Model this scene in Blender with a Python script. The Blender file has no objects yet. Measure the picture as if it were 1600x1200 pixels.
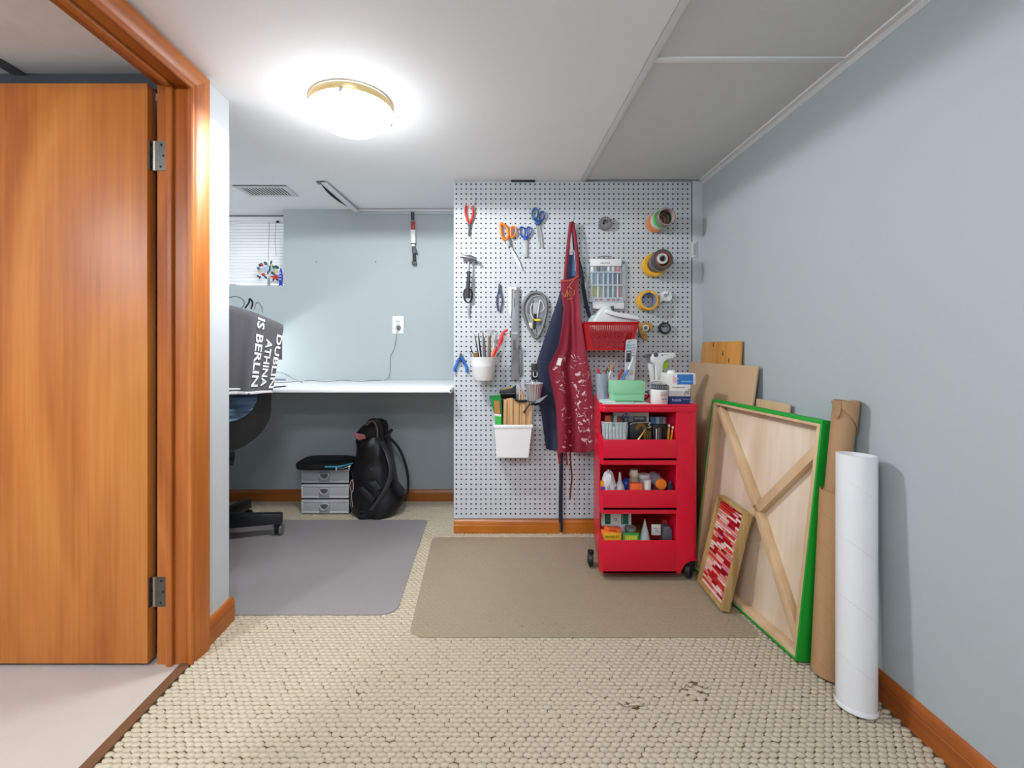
import bpy, bmesh, math, random
import numpy as np
from mathutils import Vector, Matrix
random.seed(7)
scene = bpy.context.scene
COL = scene.collection
# ---------------------------------------------------------------- camera
F, VX, VY, H = 711.0, 765.0, 542.0, 0.9604      # focal length in px, vanishing point, eye height
cam_d = bpy.data.cameras.new('camera'); cam = bpy.data.objects.new('camera', cam_d); COL.objects.link(cam)
cam_d.sensor_width = 36.0; cam_d.sensor_fit = 'HORIZONTAL'; cam_d.lens = F/1600*36.0
cam_d.shift_x = (800-VX)/1600; cam_d.shift_y = -(600-VY)/1600
cam_d.clip_start = 0.02; cam_d.clip_end = 50
cam.location = (0, 0, H); cam.rotation_euler = (math.pi/2, 0, 0)
scene.camera = cam
# ---------------------------------------------------------------- light and exposure
world = bpy.data.worlds.new('world'); scene.world = world; world.use_nodes = True
world.node_tree.nodes['Background'].inputs[0].default_value = (0.75, 0.85, 1.0, 1)
world.node_tree.nodes['Background'].inputs[1].default_value = 1.2      # daylight outside the window
DOME_E = 3.5         # glass dome of the lamp in view
BULB_W = 17.0        # bulbs under the dome in view
DOME_FILL = 25.0        # unseen fill lamps added behind the viewer and in the hall
ASSUMED_LAMP_W = 3.0        # unseen desk lamp, assumed from the glow above the desk
vs = scene.view_settings
vs.view_transform = 'Standard'; vs.look = 'None'; vs.gamma = 1.0; vs.use_curve_mapping = False
vs.exposure = 1.70

def w(px, py, Y):
    s = F/Y
    return Vector(((px-VX)/s, Y, H-(py-VY)/s))
def zat(py, Y): return H-(py-VY)*Y/F
def xat(px, Y): return (px-VX)*Y/F
# ---------------------------------------------------------------- materials
def lin(h):
    h = h.lstrip('#'); o = []
    for i in (0, 2, 4):
        c = int(h[i:i+2], 16)/255
        o.append(c/12.92 if c <= .04045 else ((c+.055)/1.055)**2.4)
    return (*o, 1)
MATS = {}
def M(name, hexc='888888', rough=.5, metal=0, var=.06, scale=25, bump=0, bscale=200, alpha=1, trans=0, emit=0, spec=.5, stretch=None, coat=0, sheen=0):
    if name in MATS: return MATS[name]
    m = bpy.data.materials.new(name); m.use_nodes = True; MATS[name] = m
    nt = m.node_tree; N = nt.nodes; L = nt.links
    b = N['Principled BSDF']; c = lin(hexc)
    b.inputs['Roughness'].default_value = rough; b.inputs['Metallic'].default_value = metal
    b.inputs['Specular IOR Level'].default_value = spec
    b.inputs['Alpha'].default_value = alpha
    b.inputs['Transmission Weight'].default_value = trans
    b.inputs['Coat Weight'].default_value = coat
    b.inputs['Sheen Weight'].default_value = sheen
    tc = N.new('ShaderNodeTexCoord'); mp = N.new('ShaderNodeMapping')
    L.new(tc.outputs['Object'], mp.inputs[0])
    if stretch: mp.inputs['Scale'].default_value = stretch
    nz = N.new('ShaderNodeTexNoise'); nz.inputs['Scale'].default_value = scale; nz.inputs['Detail'].default_value = 3
    L.new(mp.outputs[0], nz.inputs[0])
    mx = N.new('ShaderNodeMix'); mx.data_type = 'RGBA'
    mx.inputs[6].default_value = tuple(x*(1-var) for x in c[:3])+(1,)
    mx.inputs[7].default_value = tuple(min(1, x*(1+var)) for x in c[:3])+(1,)
    L.new(nz.outputs[0], mx.inputs[0]); L.new(mx.outputs[2], b.inputs['Base Color'])
    if emit:
        L.new(mx.outputs[2], b.inputs['Emission Color']); b.inputs['Emission Strength'].default_value = emit
    if bump:
        n2 = N.new('ShaderNodeTexNoise'); n2.inputs['Scale'].default_value = bscale; n2.inputs['Detail'].default_value = 2
        L.new(mp.outputs[0], n2.inputs[0])
        bp = N.new('ShaderNodeBump'); bp.inputs['Strength'].default_value = bump; bp.inputs['Distance'].default_value = .002
        L.new(n2.outputs[0], bp.inputs['Height']); L.new(bp.outputs[0], b.inputs['Normal'])
    return m
def wood(name, dark, mid, light, rough=.35, axis='Z', wave=3.0, scale=1.0, coat=.0, fine=.35):
    """grain along an axis of the object: broad flame bands plus fine fibres"""
    if name in MATS: return MATS[name]
    m = bpy.data.materials.new(name); m.use_nodes = True; MATS[name] = m
    nt = m.node_tree; N = nt.nodes; L = nt.links; b = N['Principled BSDF']
    b.inputs['Roughness'].default_value = rough; b.inputs['Coat Weight'].default_value = coat; b.inputs['Coat Roughness'].default_value = .15
    tc = N.new('ShaderNodeTexCoord')
    k = {'X': 0, 'Y': 1, 'Z': 2}[axis]
    def mp(long, across):
        q = N.new('ShaderNodeMapping'); sc = [across]*3; sc[k] = long
        q.inputs['Scale'].default_value = [x*scale for x in sc]; L.new(tc.outputs['Object'], q.inputs[0]); return q
    a = mp(.55, wave)
    n1 = N.new('ShaderNodeTexNoise'); n1.inputs['Scale'].default_value = 1.6; n1.inputs['Detail'].default_value = 3; n1.inputs['Distortion'].default_value = 1.1
    L.new(a.outputs[0], n1.inputs[0])
    f = mp(2.0, 90)
    n2 = N.new('ShaderNodeTexNoise'); n2.inputs['Scale'].default_value = 1.0; n2.inputs['Detail'].default_value = 4
    L.new(f.outputs[0], n2.inputs[0])
    rp = N.new('ShaderNodeValToRGB'); e = rp.color_ramp.elements
    e[0].position = .3; e[0].color = lin(dark); e[1].position = .72; e[1].color = lin(light)
    x = rp.color_ramp.elements.new(.5); x.color = lin(mid)
    ma = N.new('ShaderNodeMath'); ma.operation = 'MULTIPLY_ADD'; ma.inputs[1].default_value = fine; 
    sb = N.new('ShaderNodeMath'); sb.operation = 'SUBTRACT'; sb.inputs[1].default_value = fine/2
    L.new(n2.outputs[0], ma.inputs[0]); L.new(n1.outputs[0], ma.inputs[2]); L.new(ma.outputs[0], sb.inputs[0])
    L.new(sb.outputs[0], rp.inputs[0]); L.new(rp.outputs[0], b.inputs['Base Color'])
    bp = N.new('ShaderNodeBump'); bp.inputs['Strength'].default_value = .06; bp.inputs['Distance'].default_value = .001
    L.new(n2.outputs[0], bp.inputs['Height']); L.new(bp.outputs[0], b.inputs['Normal'])
    return m
# ---------------------------------------------------------------- mesh builder
def origin(o):
    v = Vector((0, 0, 0))
    while o is not None: v += o.location; o = o.parent
    return v
class MB:
    def __init__(s, mtx=None): s.v = []; s.f = []; s.M = mtx
    def add(s, vs_, fs):
        k = len(s.v)
        s.v += [tuple(s.M @ Vector(p)) if s.M is not None else tuple(p) for p in vs_]
        s.f += [tuple(i+k for i in f) for f in fs]; return s
    def box(s, x0, x1, y0, y1, z0, z1):
        return s.add([(x0,y0,z0),(x1,y0,z0),(x1,y1,z0),(x0,y1,z0),(x0,y0,z1),(x1,y0,z1),(x1,y1,z1),(x0,y1,z1)],
                     [(3,2,1,0),(4,5,6,7),(0,1,5,4),(1,2,6,5),(2,3,7,6),(3,0,4,7)])
    def hexa(s, p):      # eight corners, bottom four then top four
        return s.add(p, [(3,2,1,0),(4,5,6,7),(0,1,5,4),(1,2,6,5),(2,3,7,6),(3,0,4,7)])
    def prism(s, pts, off):
        n = len(pts); off = Vector(off); a = [Vector(p) for p in pts]
        return s.add(a+[p+off for p in a], [tuple(range(n-1, -1, -1)), tuple(range(n, 2*n))]+[(i, (i+1) % n, (i+1) % n+n, i+n) for i in range(n)])
    def tube(s, path, r, n=8, caps=True, flat=None):
        P = [Vector(p) for p in path]; m = len(P); R = r if isinstance(r, (list, tuple)) else [r]*m
        vs_ = []; up = None
        for i in range(m):
            t = (P[min(i+1, m-1)]-P[max(i-1, 0)]).normalized()
            if up is None: up = Vector((0, 0, 1)) if abs(t.z) < .9 else Vector((0, 1, 0))
            x = t.cross(up)
            if x.length < 1e-6: x = t.orthogonal()
            x.normalize(); y = x.cross(t).normalized(); up = y
            for j in range(n):
                a = 2*math.pi*j/n; fl = 1 if flat is None else flat
                vs_.append(P[i]+x*(math.cos(a)*R[i])+y*(math.sin(a)*R[i]*fl))
        fs = [(i*n+j, i*n+(j+1) % n, (i+1)*n+(j+1) % n, (i+1)*n+j) for i in range(m-1) for j in range(n)]
        if caps: fs += [tuple(range(n-1, -1, -1)), tuple((m-1)*n+j for j in range(n))]
        return s.add(vs_, fs)
    def lathe(s, prof, c, axis=(0, 0, 1), n=24, closed=False, sx=1, sy=1, caps=False):
        ax = Vector(axis).normalized(); q = ax.to_track_quat('Z', 'Y').to_matrix() if abs(ax.z) < .999 else Matrix.Identity(3)*(1)
        if ax.z < -.999: q = Matrix.Rotation(math.pi, 3, 'X')
        c = Vector(c); m = len(prof)
        vs_ = [c+q @ Vector((r*math.cos(2*math.pi*j/n)*sx, r*math.sin(2*math.pi*j/n)*sy, z)) for r, z in prof for j in range(n)]
        rows = m if closed else m-1
        fs = [(i*n+j, i*n+(j+1) % n, ((i+1) % m)*n+(j+1) % n, ((i+1) % m)*n+j) for i in range(rows) for j in range(n)]
        if caps: fs += [tuple(range(n-1, -1, -1)), tuple((m-1)*n+j for j in range(n))]
        return s.add(vs_, fs)
    def sheet(s, fn, nu, nv, t=.002):
        """fn(u,v)->point, thickened both ways along the normal"""
        P = [[Vector(fn(i/nu, j/nv)) for j in range(nv+1)] for i in range(nu+1)]
        A = []; B = []
        for i in range(nu+1):
            for j in range(nv+1):
                du = P[min(i+1, nu)][j]-P[max(i-1, 0)][j]; dv = P[i][min(j+1, nv)]-P[i][max(j-1, 0)]
                nn = du.cross(dv); nn = nn.normalized() if nn.length > 1e-12 else Vector((0, -1, 0))
                A.append(P[i][j]+nn*t/2); B.append(P[i][j]-nn*t/2)
        W = nv+1; K = len(A); fs = []
        for i in range(nu):
            for j in range(nv):
                a, b, c, d = i*W+j, (i+1)*W+j, (i+1)*W+j+1, i*W+j+1
                fs += [(a, b, c, d), (d+K, c+K, b+K, a+K)]
        for i in range(nu):
            fs += [(i*W+K, (i+1)*W+K, (i+1)*W, i*W), (i*W+nv, (i+1)*W+nv, (i+1)*W+nv+K, i*W+nv+K)]
        for j in range(nv):
            fs += [(j, j+1, j+1+K, j+K), (nu*W+j+K, nu*W+j+1+K, nu*W+j+1, nu*W+j)]
        return s.add(A+B, fs)
    def mesh(s, name, off=Vector((0, 0, 0)), bevel=0, seg=2, angle=35, subsurf=0):
        me = bpy.data.meshes.new(name)
        me.from_pydata([tuple(Vector(p)-off) for p in s.v], [], s.f)
        bm = bmesh.new(); bm.from_mesh(me)
        bmesh.ops.recalc_face_normals(bm, faces=bm.faces)
        if bevel:
            es = [e for e in bm.edges if len(e.link_faces) == 2 and e.calc_face_angle(0) > math.radians(30)]
            bmesh.ops.bevel(bm, geom=es, offset=bevel, segments=seg, affect='EDGES', profile=.5, clamp_overlap=True)
        bm.to_mesh(me); bm.free()
        me.shade_smooth(); me.set_sharp_from_angle(angle=math.radians(angle))
        return me
    def build(s, name, mat, parent=None, bevel=0, seg=2, angle=35, label=None):
        off = origin(parent) if parent else Vector((0, 0, 0))
        me = s.mesh(name, off, bevel, seg, angle); me.materials.append(mat)
        o = bpy.data.objects.new(name, me); COL.objects.link(o); o.parent = parent
        if label: o['label'] = label
        return o
    def thing(s, name, label, cat, mat, group=None, bevel=0, seg=2, angle=35, kind=None):
        a = np.array([tuple(p) for p in s.v]); lo = a.min(0); hi = a.max(0)
        c = Vector(((lo[0]+hi[0])/2, (lo[1]+hi[1])/2, lo[2]))
        me = s.mesh(name, c, bevel, seg, angle); me.materials.append(mat)
        o = bpy.data.objects.new(name, me); COL.objects.link(o); o.location = c
        o['label'] = label; o['category'] = cat
        if group: o['group'] = group
        if kind: o['kind'] = kind
        return o
    def struct(s, name, mat, bevel=0, parent=None):
        o = s.build(name, mat, parent, bevel)
        if parent is None: o['kind'] = 'structure'
        return o
def T(name, label, cat, loc, group=None):
    o = bpy.data.objects.new(name, None); COL.objects.link(o); o.location = loc
    o.empty_display_size = .05; o['label'] = label; o['category'] = cat
    if group: o['group'] = group
    return o
def text_mesh(body, size, fn, bold=0):
    """text laid out in (x,y) metres, mapped to the surface by fn(x,y)"""
    cu = bpy.data.curves.new('txt', 'FONT'); cu.body = body; cu.size = size; cu.resolution_u = 2; cu.offset = bold
    ob = bpy.data.objects.new('txt', cu); COL.objects.link(ob)
    dg = bpy.context.evaluated_depsgraph_get(); dg.update()
    me = bpy.data.meshes.new_from_object(ob.evaluated_get(dg))
    bm = bmesh.new(); bm.from_mesh(me)
    vs_ = [v.co.copy() for v in bm.verts]; bm.verts.index_update()
    fs = [tuple(v.index for v in f.verts) for f in bm.faces]; bm.free()
    bpy.data.objects.remove(ob); bpy.data.curves.remove(cu); bpy.data.meshes.remove(me)
    mb = MB(); mb.add([fn(p.x, p.y) for p in vs_], fs); return mb
def text_width(mb_pts): return max(p[0] for p in mb_pts)
# ---------------------------------------------------------------- shared materials
WALL = M('wall_paint_blue_grey', 'b0b9bb', rough=.62, var=.02, scale=3, bump=.12, bscale=260)
WHITE = M('white_paint', 'dfdfde', rough=.6, var=.015, scale=4, bump=.08, bscale=220)
LWALL = M('wall_paint_pale', 'c6cacc', rough=.6, var=.015, scale=4, bump=.1, bscale=220)
CEIL = M('ceiling_paint', 'f3f3f3', rough=.75, var=.012, scale=2, bump=.1, bscale=160)
TILE = M('ceiling_tile_board', 'd8d8d7', rough=.8, var=.03, scale=12, bump=.35, bscale=90, stretch=(1, 5, 1))
TBAR = M('grid_bar_white', 'e6e6e6', rough=.4, var=.01)
TRIMW = wood('trim_wood', '964c14', 'b56522', 'cd843c', rough=.45, axis='Z', coat=.0)
TRIMWX = wood('trim_wood_along', '83400f', 'a5571a', 'bd7330', rough=.3, axis='X', coat=.35)
TRIMWY = wood('trim_wood_deep', '914813', 'b06020', 'c67c38', rough=.42, axis='Y', coat=.0)
DOORW = wood('door_veneer', 'a3581c', 'bd722c', 'cd883f', rough=.42, axis='Z', wave=2.2, coat=.0, fine=.3)
BLACK = M('black_plastic', '141415', rough=.45, var=.1)
CHROME = M('steel', 'b4b4b4', rough=.28, metal=1, var=.05)
DARK = M('dark_shade', '0b0b0c', rough=.9)
# ---------------------------------------------------------------- room shell
YP, YB, ZC, XL = 2.3465, 2.844, 1.8185, -.911        # pegboard plane, rear wall, ceiling, left wall
YE = 1.591                                          # end of the left wall; alcove beyond it
XPL = -.185                                         # left end of the pegboard partition
YN = -1.9                                           # wall behind the camera
def xr(y): return 1.099+(y-YP)*.0233                # right wall runs very slightly askew
XA = -2.35                                          # alcove's far left wall
ZF = -.004
b = MB()
b.box(XL, 1.22, YN, YE, -.08, ZF); b.box(XA, 1.22, YE, YB+.1, -.08, ZF)
floor = b.struct('floor', M('carpet_backing_shaded', '574932', rough=.95, var=.15, scale=60))  # brown backing, darkened to stand for shade in the pits between loops
MB().box(-2.6, XL, YN, 1.47, -.08, -.001).struct('floor_hall', M('hall_vinyl', 'b9b0a5', rough=.5, var=.05, scale=9, bump=.1, bscale=60))
MB().box(-.935, XL+.006, .5, 1.378, -.002, .003).struct('trim_1', M('threshold_brown', '6b4a33', rough=.45, var=.12, scale=30))
b = MB(); b.add([(xr(YN), YN, -.08), (xr(YN)+.1, YN, -.08), (xr(YB)+.1, YB+.1, -.08), (xr(YB), YB+.1, -.08),
                 (xr(YN), YN, 1.9), (xr(YN)+.1, YN, 1.9), (xr(YB)+.1, YB+.1, 1.9), (xr(YB), YB+.1, 1.9)],
                [(3,2,1,0),(4,5,6,7),(0,1,5,4),(1,2,6,5),(2,3,7,6),(3,0,4,7)])
b.struct('wall_right', WALL)
MB().box(-2.6, 1.25, YN-.1, YN, -.08, 1.9).struct('wall_front', WALL)
# left wall with the door opening
YJ0, YJ1, ZH = .56, 1.377, 1.752
b = MB(); b.box(XL-.095, XL, YN, YJ0-.015, -.08, 1.9); b.box(XL-.095, XL, YJ1+.015, YE, -.08, 1.9); b.box(XL-.095, XL, YJ0-.015, YJ1+.015, ZH+.015, 1.9)
b.struct('wall_left', LWALL)
MB().box(-2.6, XL-.095, 1.46, YE, -.08, 1.9).struct('wall_hall', M('hall_wall_paint', '9a9fa2', rough=.7))
MB().box(-2.7, -2.6, YN, YE, -.08, 1.9).struct('wall_hall_side', M('hall_wall_paint'))
MB().box(XA-.1, XA, YE, YB+.1, -.08, 1.9).struct('wall_alcove', WALL)
# rear wall with the window recess
WX1, WX0, WZ0 = xat(443, YB), -2.15, zat(447, YB)
YW = YB+.145
b = MB(); b.box(WX1, xr(YB), YB, YB+.25, -.08, 1.9); b.box(XA, WX1, YB, YB+.25, -.08, WZ0); b.box(XA, WX0, YB, YB+.25, WZ0, 1.9)
b.struct('wall_back', WALL)
# partition carrying the pegboard
MB().box(XPL, xr(YP), YP+.012, YP+.05, -.08, ZC+.016).struct('wall_partition', M('partition_board', 'b9bfc1', rough=.7))
# ceiling: plain board, alcove board and the suspended strip along the right wall
XT = xat(911, YP)
MB().box(-.98, XT, YN, YP+.05, ZC, ZC+.05).struct('ceiling', CEIL)
MB().box(XA, XPL, YE, YB, ZC+.003, ZC+.05).struct('ceiling_alcove', CEIL) if False else None
b = MB(); b.box(XA, xat(500, YP), YE, YP, ZC+.002, ZC+.05); b.box(XA, -.84, YP, YB+.25, ZC+.002, ZC+.05); b.box(-.84, XPL+.2, YP+.004, YB+.25, ZC+.001, ZC+.05)
b.struct('ceiling_alcove', CEIL)
MB().box(-2.6, -.98, YN, YE, ZC+.004, ZC+.05).struct('ceiling_hall', M('hall_ceiling', 'e0e0e0', rough=.8))
MB().box(XT-.02, 1.25, YN, YP+.06, ZC+.017, ZC+.06).struct('ceiling_suspended', M('plenum', '8a8a8a', rough=.9))
cs = bpy.data.objects['ceiling_suspended']
YT = F*(ZC-H)/(VY-94)
tees = [YT-2*.985, YT-.985, YT, YP]
for i in range(3):
    y0, y1 = tees[i], tees[i+1]
    MB().add([(XT, y0, ZC+.004), (xr(y0), y0, ZC+.004), (xr(y1), y1, ZC+.004), (XT, y1, ZC+.004), (XT, y0, ZC+.016), (xr(y0), y0, ZC+.016), (xr(y1), y1, ZC+.016), (XT, y1, ZC+.016)],
             [(3,2,1,0),(4,5,6,7),(0,1,5,4),(1,2,6,5),(2,3,7,6),(3,0,4,7)]).build('ceiling_tile', TILE, cs)
    if i: MB().box(XT, xr(y0), y0-.012, y0+.012, ZC-.001, ZC+.004).build('cross_bar', TBAR, cs, bevel=.001)
MB().box(XT-.012, XT+.013, YN, YP, ZC-.0035, ZC+.004).build('main_bar', TBAR, cs, bevel=.001)
MB().box(XT-.0145, XT-.012, YN, YP, ZC-.0045, ZC+.001).build('bar_lip', M('bar_lip', 'bcbcbc', rough=.5), cs)
b = MB(); b.hexa([(xr(YN)-.02, YN, ZC-.002), (xr(YN), YN, ZC-.002), (xr(YP), YP, ZC-.002), (xr(YP)-.02, YP, ZC-.002),
                  (xr(YN)-.02, YN, ZC+.004), (xr(YN), YN, ZC+.004), (xr(YP), YP, ZC+.004), (xr(YP)-.02, YP, ZC+.004)])
b.build('wall_angle', TBAR, cs)
b = MB(); b.hexa([(xr(YN)-.003, YN, ZC-.022), (xr(YN), YN, ZC-.022), (xr(YP), YP, ZC-.022), (xr(YP)-.003, YP, ZC-.022),
                  (xr(YN)-.003, YN, ZC), (xr(YN), YN, ZC), (xr(YP), YP, ZC), (xr(YP)-.003, YP, ZC)])
b.build('wall_angle', M('angle_flange', 'cfcfcf', rough=.5), cs)
# alcove ceiling: sagging joint strip and edge bead over the rear wall
js = T('ceiling_joint_strip', 'white plastic joint strip sagging from the alcove ceiling', 'ceiling strip', (-.84, 2.6, ZC-.03))
p0, p1 = w(503, 288, YP+.005), w(556, 333, YB-.012); p0.z = ZC-.002; p1.z = ZC-.016
d = Vector((.045, 0, 0))
MB().hexa([p0+Vector((-.02,0,-.004)), p0+Vector((.025,0,-.010)), p1+Vector((.03,0,-.012)), p1+Vector((-.012,0,-.004)), p0+Vector((-.02,0,.001)), p0+Vector((.025,0,-.005)), p1+Vector((.03,0,-.007)), p1+Vector((-.012,0,.001))]).build('strip', TBAR, js, bevel=.001)
MB().hexa([p0+Vector((-.03,0,-.006)), p0+Vector((.014,0,-.006)), p0+Vector((.014,.03,-.006)), p0+Vector((-.03,.03,-.006)), p0+Vector((-.03,0,0)), p0+Vector((.014,0,0)), p0+Vector((.014,.03,0)), p0+Vector((-.03,.03,0))]).build('clip', M('clip_grey', '77797b', rough=.5), js)
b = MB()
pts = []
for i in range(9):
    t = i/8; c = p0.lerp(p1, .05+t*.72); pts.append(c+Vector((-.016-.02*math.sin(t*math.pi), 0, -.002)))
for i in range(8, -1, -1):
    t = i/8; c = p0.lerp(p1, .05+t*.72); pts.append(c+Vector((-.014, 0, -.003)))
b.prism(pts, (0, 0, -.003)); b.build('gap_shade', DARK, js, label='dark shade painted along the strip')  # solid dark lens painted for the shade beside the strip
def rail(pts, r): return MB().tube(pts, r, 6)
MB().box(p1.x+.02, XPL, YB-.02, YB, ZC-.014, ZC-.002).struct('trim_2', TBAR, bevel=.003)
MB().box(p1.x+.02, XPL, YB-.009, YB-.001, ZC-.03, ZC-.014).struct('trim_3', M('bead_grey', 'c4c6c6', rough=.5), bevel=.002)
# ---------------------------------------------------------------- baseboards (moulded profile)
def baseboard(name, a, bb, nrm, mat, h=.074):
    a, bb, nrm = Vector(a), Vector(bb), Vector(nrm).normalized()
    prof = [(0, 0), (.014, 0), (.014, h*.60), (.0125, h*.62), (.0125, h*.66), (.0142, h*.68), (.013, h*.80), (.008, h*.94), (.005, h), (0, h)]
    P = [a+nrm*x+Vector((0, 0, z)) for x, z in prof]; n = len(prof); Q = [p+(bb-a) for p in P]
    m = MB(); m.add(P+Q, [(i, (i+1) % n, n+(i+1) % n, n+i) for i in range(n)]+[tuple(range(n)), tuple(range(2*n-1, n-1, -1))])
    return m.struct(name, mat)
baseboard('baseboard_back', (XA, YB, -.003), (XPL, YB, -.003), (0, -1, 0), TRIMWX)
XS = xat(875.5, YP)
baseboard('baseboard_partition', (XPL, YP+.012, -.003), (XS-.005, YP+.012, -.003), (0, -1, 0), M('x') if False else wood('trim_wood_warm', '9a5210', 'bb6c1c', 'cf8430', rough=.3, axis='X', coat=.3))
baseboard('baseboard_partition.001', (XS+.006, YP+.012, -.003), (xr(YP)-.002, YP+.012, -.003), (0, -1, 0), MATS['trim_wood_warm'])
baseboard('baseboard_right', (xr(YN), YN, -.003), (xr(YP), YP, -.003), (-1, 0, 0), TRIMWY, h=.08)
baseboard('baseboard_left', (XL, 1.455, -.003), (XL, YE+.012, -.003), (1, 0, 0), TRIMWY, h=.085)
baseboard('baseboard_left.001', (XL, YN, -.003), (XL, .48, -.003), (1, 0, 0), TRIMWY, h=.085)
# ---------------------------------------------------------------- door frame: moulded casing, jambs, stops
tr = T('trim_4', 'door frame', 'door frame', (XL, 1.4, 0)); del tr['category']; del tr['label']; tr['kind'] = 'structure'
def casing(A, B, ins, nrm, mat, mA, mB, name='casing'):
    """moulding from A to B; ins = direction from inner edge to outer edge; mA/mB mitre shift along AB per unit width"""
    A, B, ins, nrm = Vector(A), Vector(B), Vector(ins), Vector(nrm); t = (B-A).normalized()
    W = .0765
    prof = [(0, 0), (0, .010), (.004, .013), (.010, .013), (.014, .0085), (.018, .0085), (.024, .013), (.040, .018), (.058, .0205), (.0735, .0215), (W, .019), (W, 0)]
    P = [A+ins*x+nrm*y-t*(x*mA) for x, y in prof]; Q = [B+ins*x+nrm*y+t*(x*mB) for x, y in prof]; n = len(prof)
    m = MB(); m.add(P+Q, [(i, (i+1) % n, n+(i+1) % n, n+i) for i in range(n)]+[tuple(range(n)), tuple(range(2*n-1, n-1, -1))])
    return m.build(name, mat, tr, angle=25)
ZI = ZH-.006+.001
ZI = 1.742
casing((XL, YJ1-.004, -.002), (XL, YJ1-.004, ZI), (0, 1, 0), (1, 0, 0), TRIMW, 0, .89)
casing((XL, YJ0+.004, -.002), (XL, YJ0+.004, ZI), (0, -1, 0), (1, 0, 0), TRIMW, 0, .89)
# head casing is ripped a little narrower under the low ceiling
def head():
    W = .0765; k = .89
    prof = [(0, 0), (0, .010), (.004, .013), (.010, .013), (.014, .0085), (.018, .0085), (.024, .013), (.040, .018), (.058, .0205), (.0735, .0215), (W, .019), (W, 0)]
    A = Vector((XL, YJ0+.004, ZI)); B = Vector((XL, YJ1-.004, ZI)); n = len(prof)
    P = [A+Vector((y, -x, x*k)) for x, y in prof]; Q = [B+Vector((y, x, x*k)) for x, y in prof]
    m = MB(); m.add(P+Q, [(i, (i+1) % n, n+(i+1) % n, n+i) for i in range(n)]+[tuple(range(n)), tuple(range(2*n-1, n-1, -1))])
    m.build('casing', TRIMWY, tr, angle=25)
head()
JX0, JX1 = XL-.095, XL+.002
MB().box(JX0, JX1, YJ1, YJ1+.018, -.002, ZH+.018).build('jamb', TRIMW, tr, bevel=.001)
MB().box(JX0, JX1, YJ0-.018, YJ0, -.002, ZH+.018).build('jamb', TRIMW, tr, bevel=.001)
MB().box(JX0, JX1, YJ0, YJ1, ZH, ZH+.018).build('head_jamb', TRIMWY, tr, bevel=.001)
SX0, SX1 = JX0+.032, JX0+.052
def stop(box, mat): b = MB(); b.box(*box); b.build('door_stop', mat, tr, bevel=.004)
stop((SX0, SX1, YJ1-.012, YJ1, -.002, ZH), TRIMW); stop((SX0, SX1, YJ0, YJ0+.012, -.002, ZH), TRIMW); stop((SX0, SX1, YJ0+.012, YJ1-.012, ZH-.012, ZH), TRIMWY)
# ---------------------------------------------------------------- door, standing open into the hall
DY0, DY1, DX1 = 1.362, 1.397, -1.0245
door = T('door_1', 'orange stained flush wooden door standing open into the hall', 'door', ((DX1-.38), (DY0+DY1)/2, .012)); door['kind'] = 'structure'; del door['category']; del door['label']
MB().box(DX1-.775, DX1, DY0, DY1, .012, 1.7497).build('door_leaf', DOORW, door, bevel=.0015)
HM = M('hinge_metal', '5d5a52', rough=.42, metal=.75, var=.2, scale=60)
for zc in (zat(244, 1.378), zat(924, 1.378)):
    h0, h1 = zc-.0445, zc+.0445
    px_, py_ = -1.0145, 1.3775
    hg = MB().tube([(px_, py_, h0), (px_, py_, h1)], .0042, 10).build('hinge', M('hinge_pin', 'a8a59a', rough=.35, metal=.8), door)
    MB().box(DX1, DX1+.0018, DY0+.004, py_, h0, h1).build('hinge_leaf', HM, hg)
    MB().box(px_, JX0+.028, YJ1-.0022, YJ1, h0, h1).build('hinge_leaf', HM, hg)
    for k, (dx, dz) in enumerate(((.016, .033), (.022, 0), (.014, -.033))):
        MB().lathe([(.0001, 0), (.0032, 0), (.0036, -.0006)], (JX0+dx-.002, YJ1-.0026, zc+dz), (0, -1, 0), 10).build('screw', DARK, hg)
        MB().lathe([(.0001, 0), (.0032, 0), (.0036, -.0006)], (DX1+.002, DY0+.008+(.012 if k == 1 else .004), zc+dz), (1, 0, 0), 10).build('screw', DARK, hg)
# dark tile frame in the hall ceiling, then painted shade over the door
MB().box(-1.50, -1.462, YN, 1.435, ZC-.003, ZC+.004).struct('trim_5', M('hall_bar', '55585a', rough=.5))
MB().box(-2.6, XL-.096, 1.435, 1.46, ZC-.045, ZC+.004).struct('hall_shade_band', M('hall_shade_dark', '3c4145', rough=.6))  # dark strip painted where shade falls behind the door top
# ---------------------------------------------------------------- window: frame, pane, blind
win = T('window_1', 'basement window', 'window', ((WX0+WX1)/2, YW+.08, WZ0)); win['kind'] = 'structure'; del win['category']; del win['label']
WF = M('window_vinyl', 'ececec', rough=.35)
for bx in ((WX0, WX1, YW+.05, YW+.09, WZ0, WZ0+.035), (WX0, WX1, YW+.05, YW+.09, ZC-.035, ZC), (WX0, WX0+.035, YW+.05, YW+.09, WZ0+.035, ZC-.035), (WX1-.035, WX1, YW+.05, YW+.09, WZ0+.035, ZC-.035), ((WX0+WX1)/2-.02, (WX0+WX1)/2+.02, YW+.05, YW+.09, WZ0+.035, ZC-.035)):
    MB().box(*bx).build('window_frame', WF, win, bevel=.002)
MB().box(WX0+.035, WX1-.035, YW+.066, YW+.07, WZ0+.035, ZC-.035).build('pane', M('glass', 'ffffff', rough=.02, trans=1, var=0), win)
MB().box(WX0, WX1, YB+.002, YW+.09, WZ0-.004, WZ0+.0015).build('window_sill', WHITE, win)
for zz in (WZ0-.001,): pass
bl = T('window_blind', 'white slatted venetian blind closed over the basement window', 'blind', ((WX0+WX1)/2, YW, WZ0+.02))
SL = M('slat_white', 'f0f0ee', rough=.4, var=.01)
zt = ZC-.006
MB().box(WX0+.004, WX1-.004, YW-.014, YW+.014, zt-.026, zt).build('head_rail', SL, bl, bevel=.002)
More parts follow.
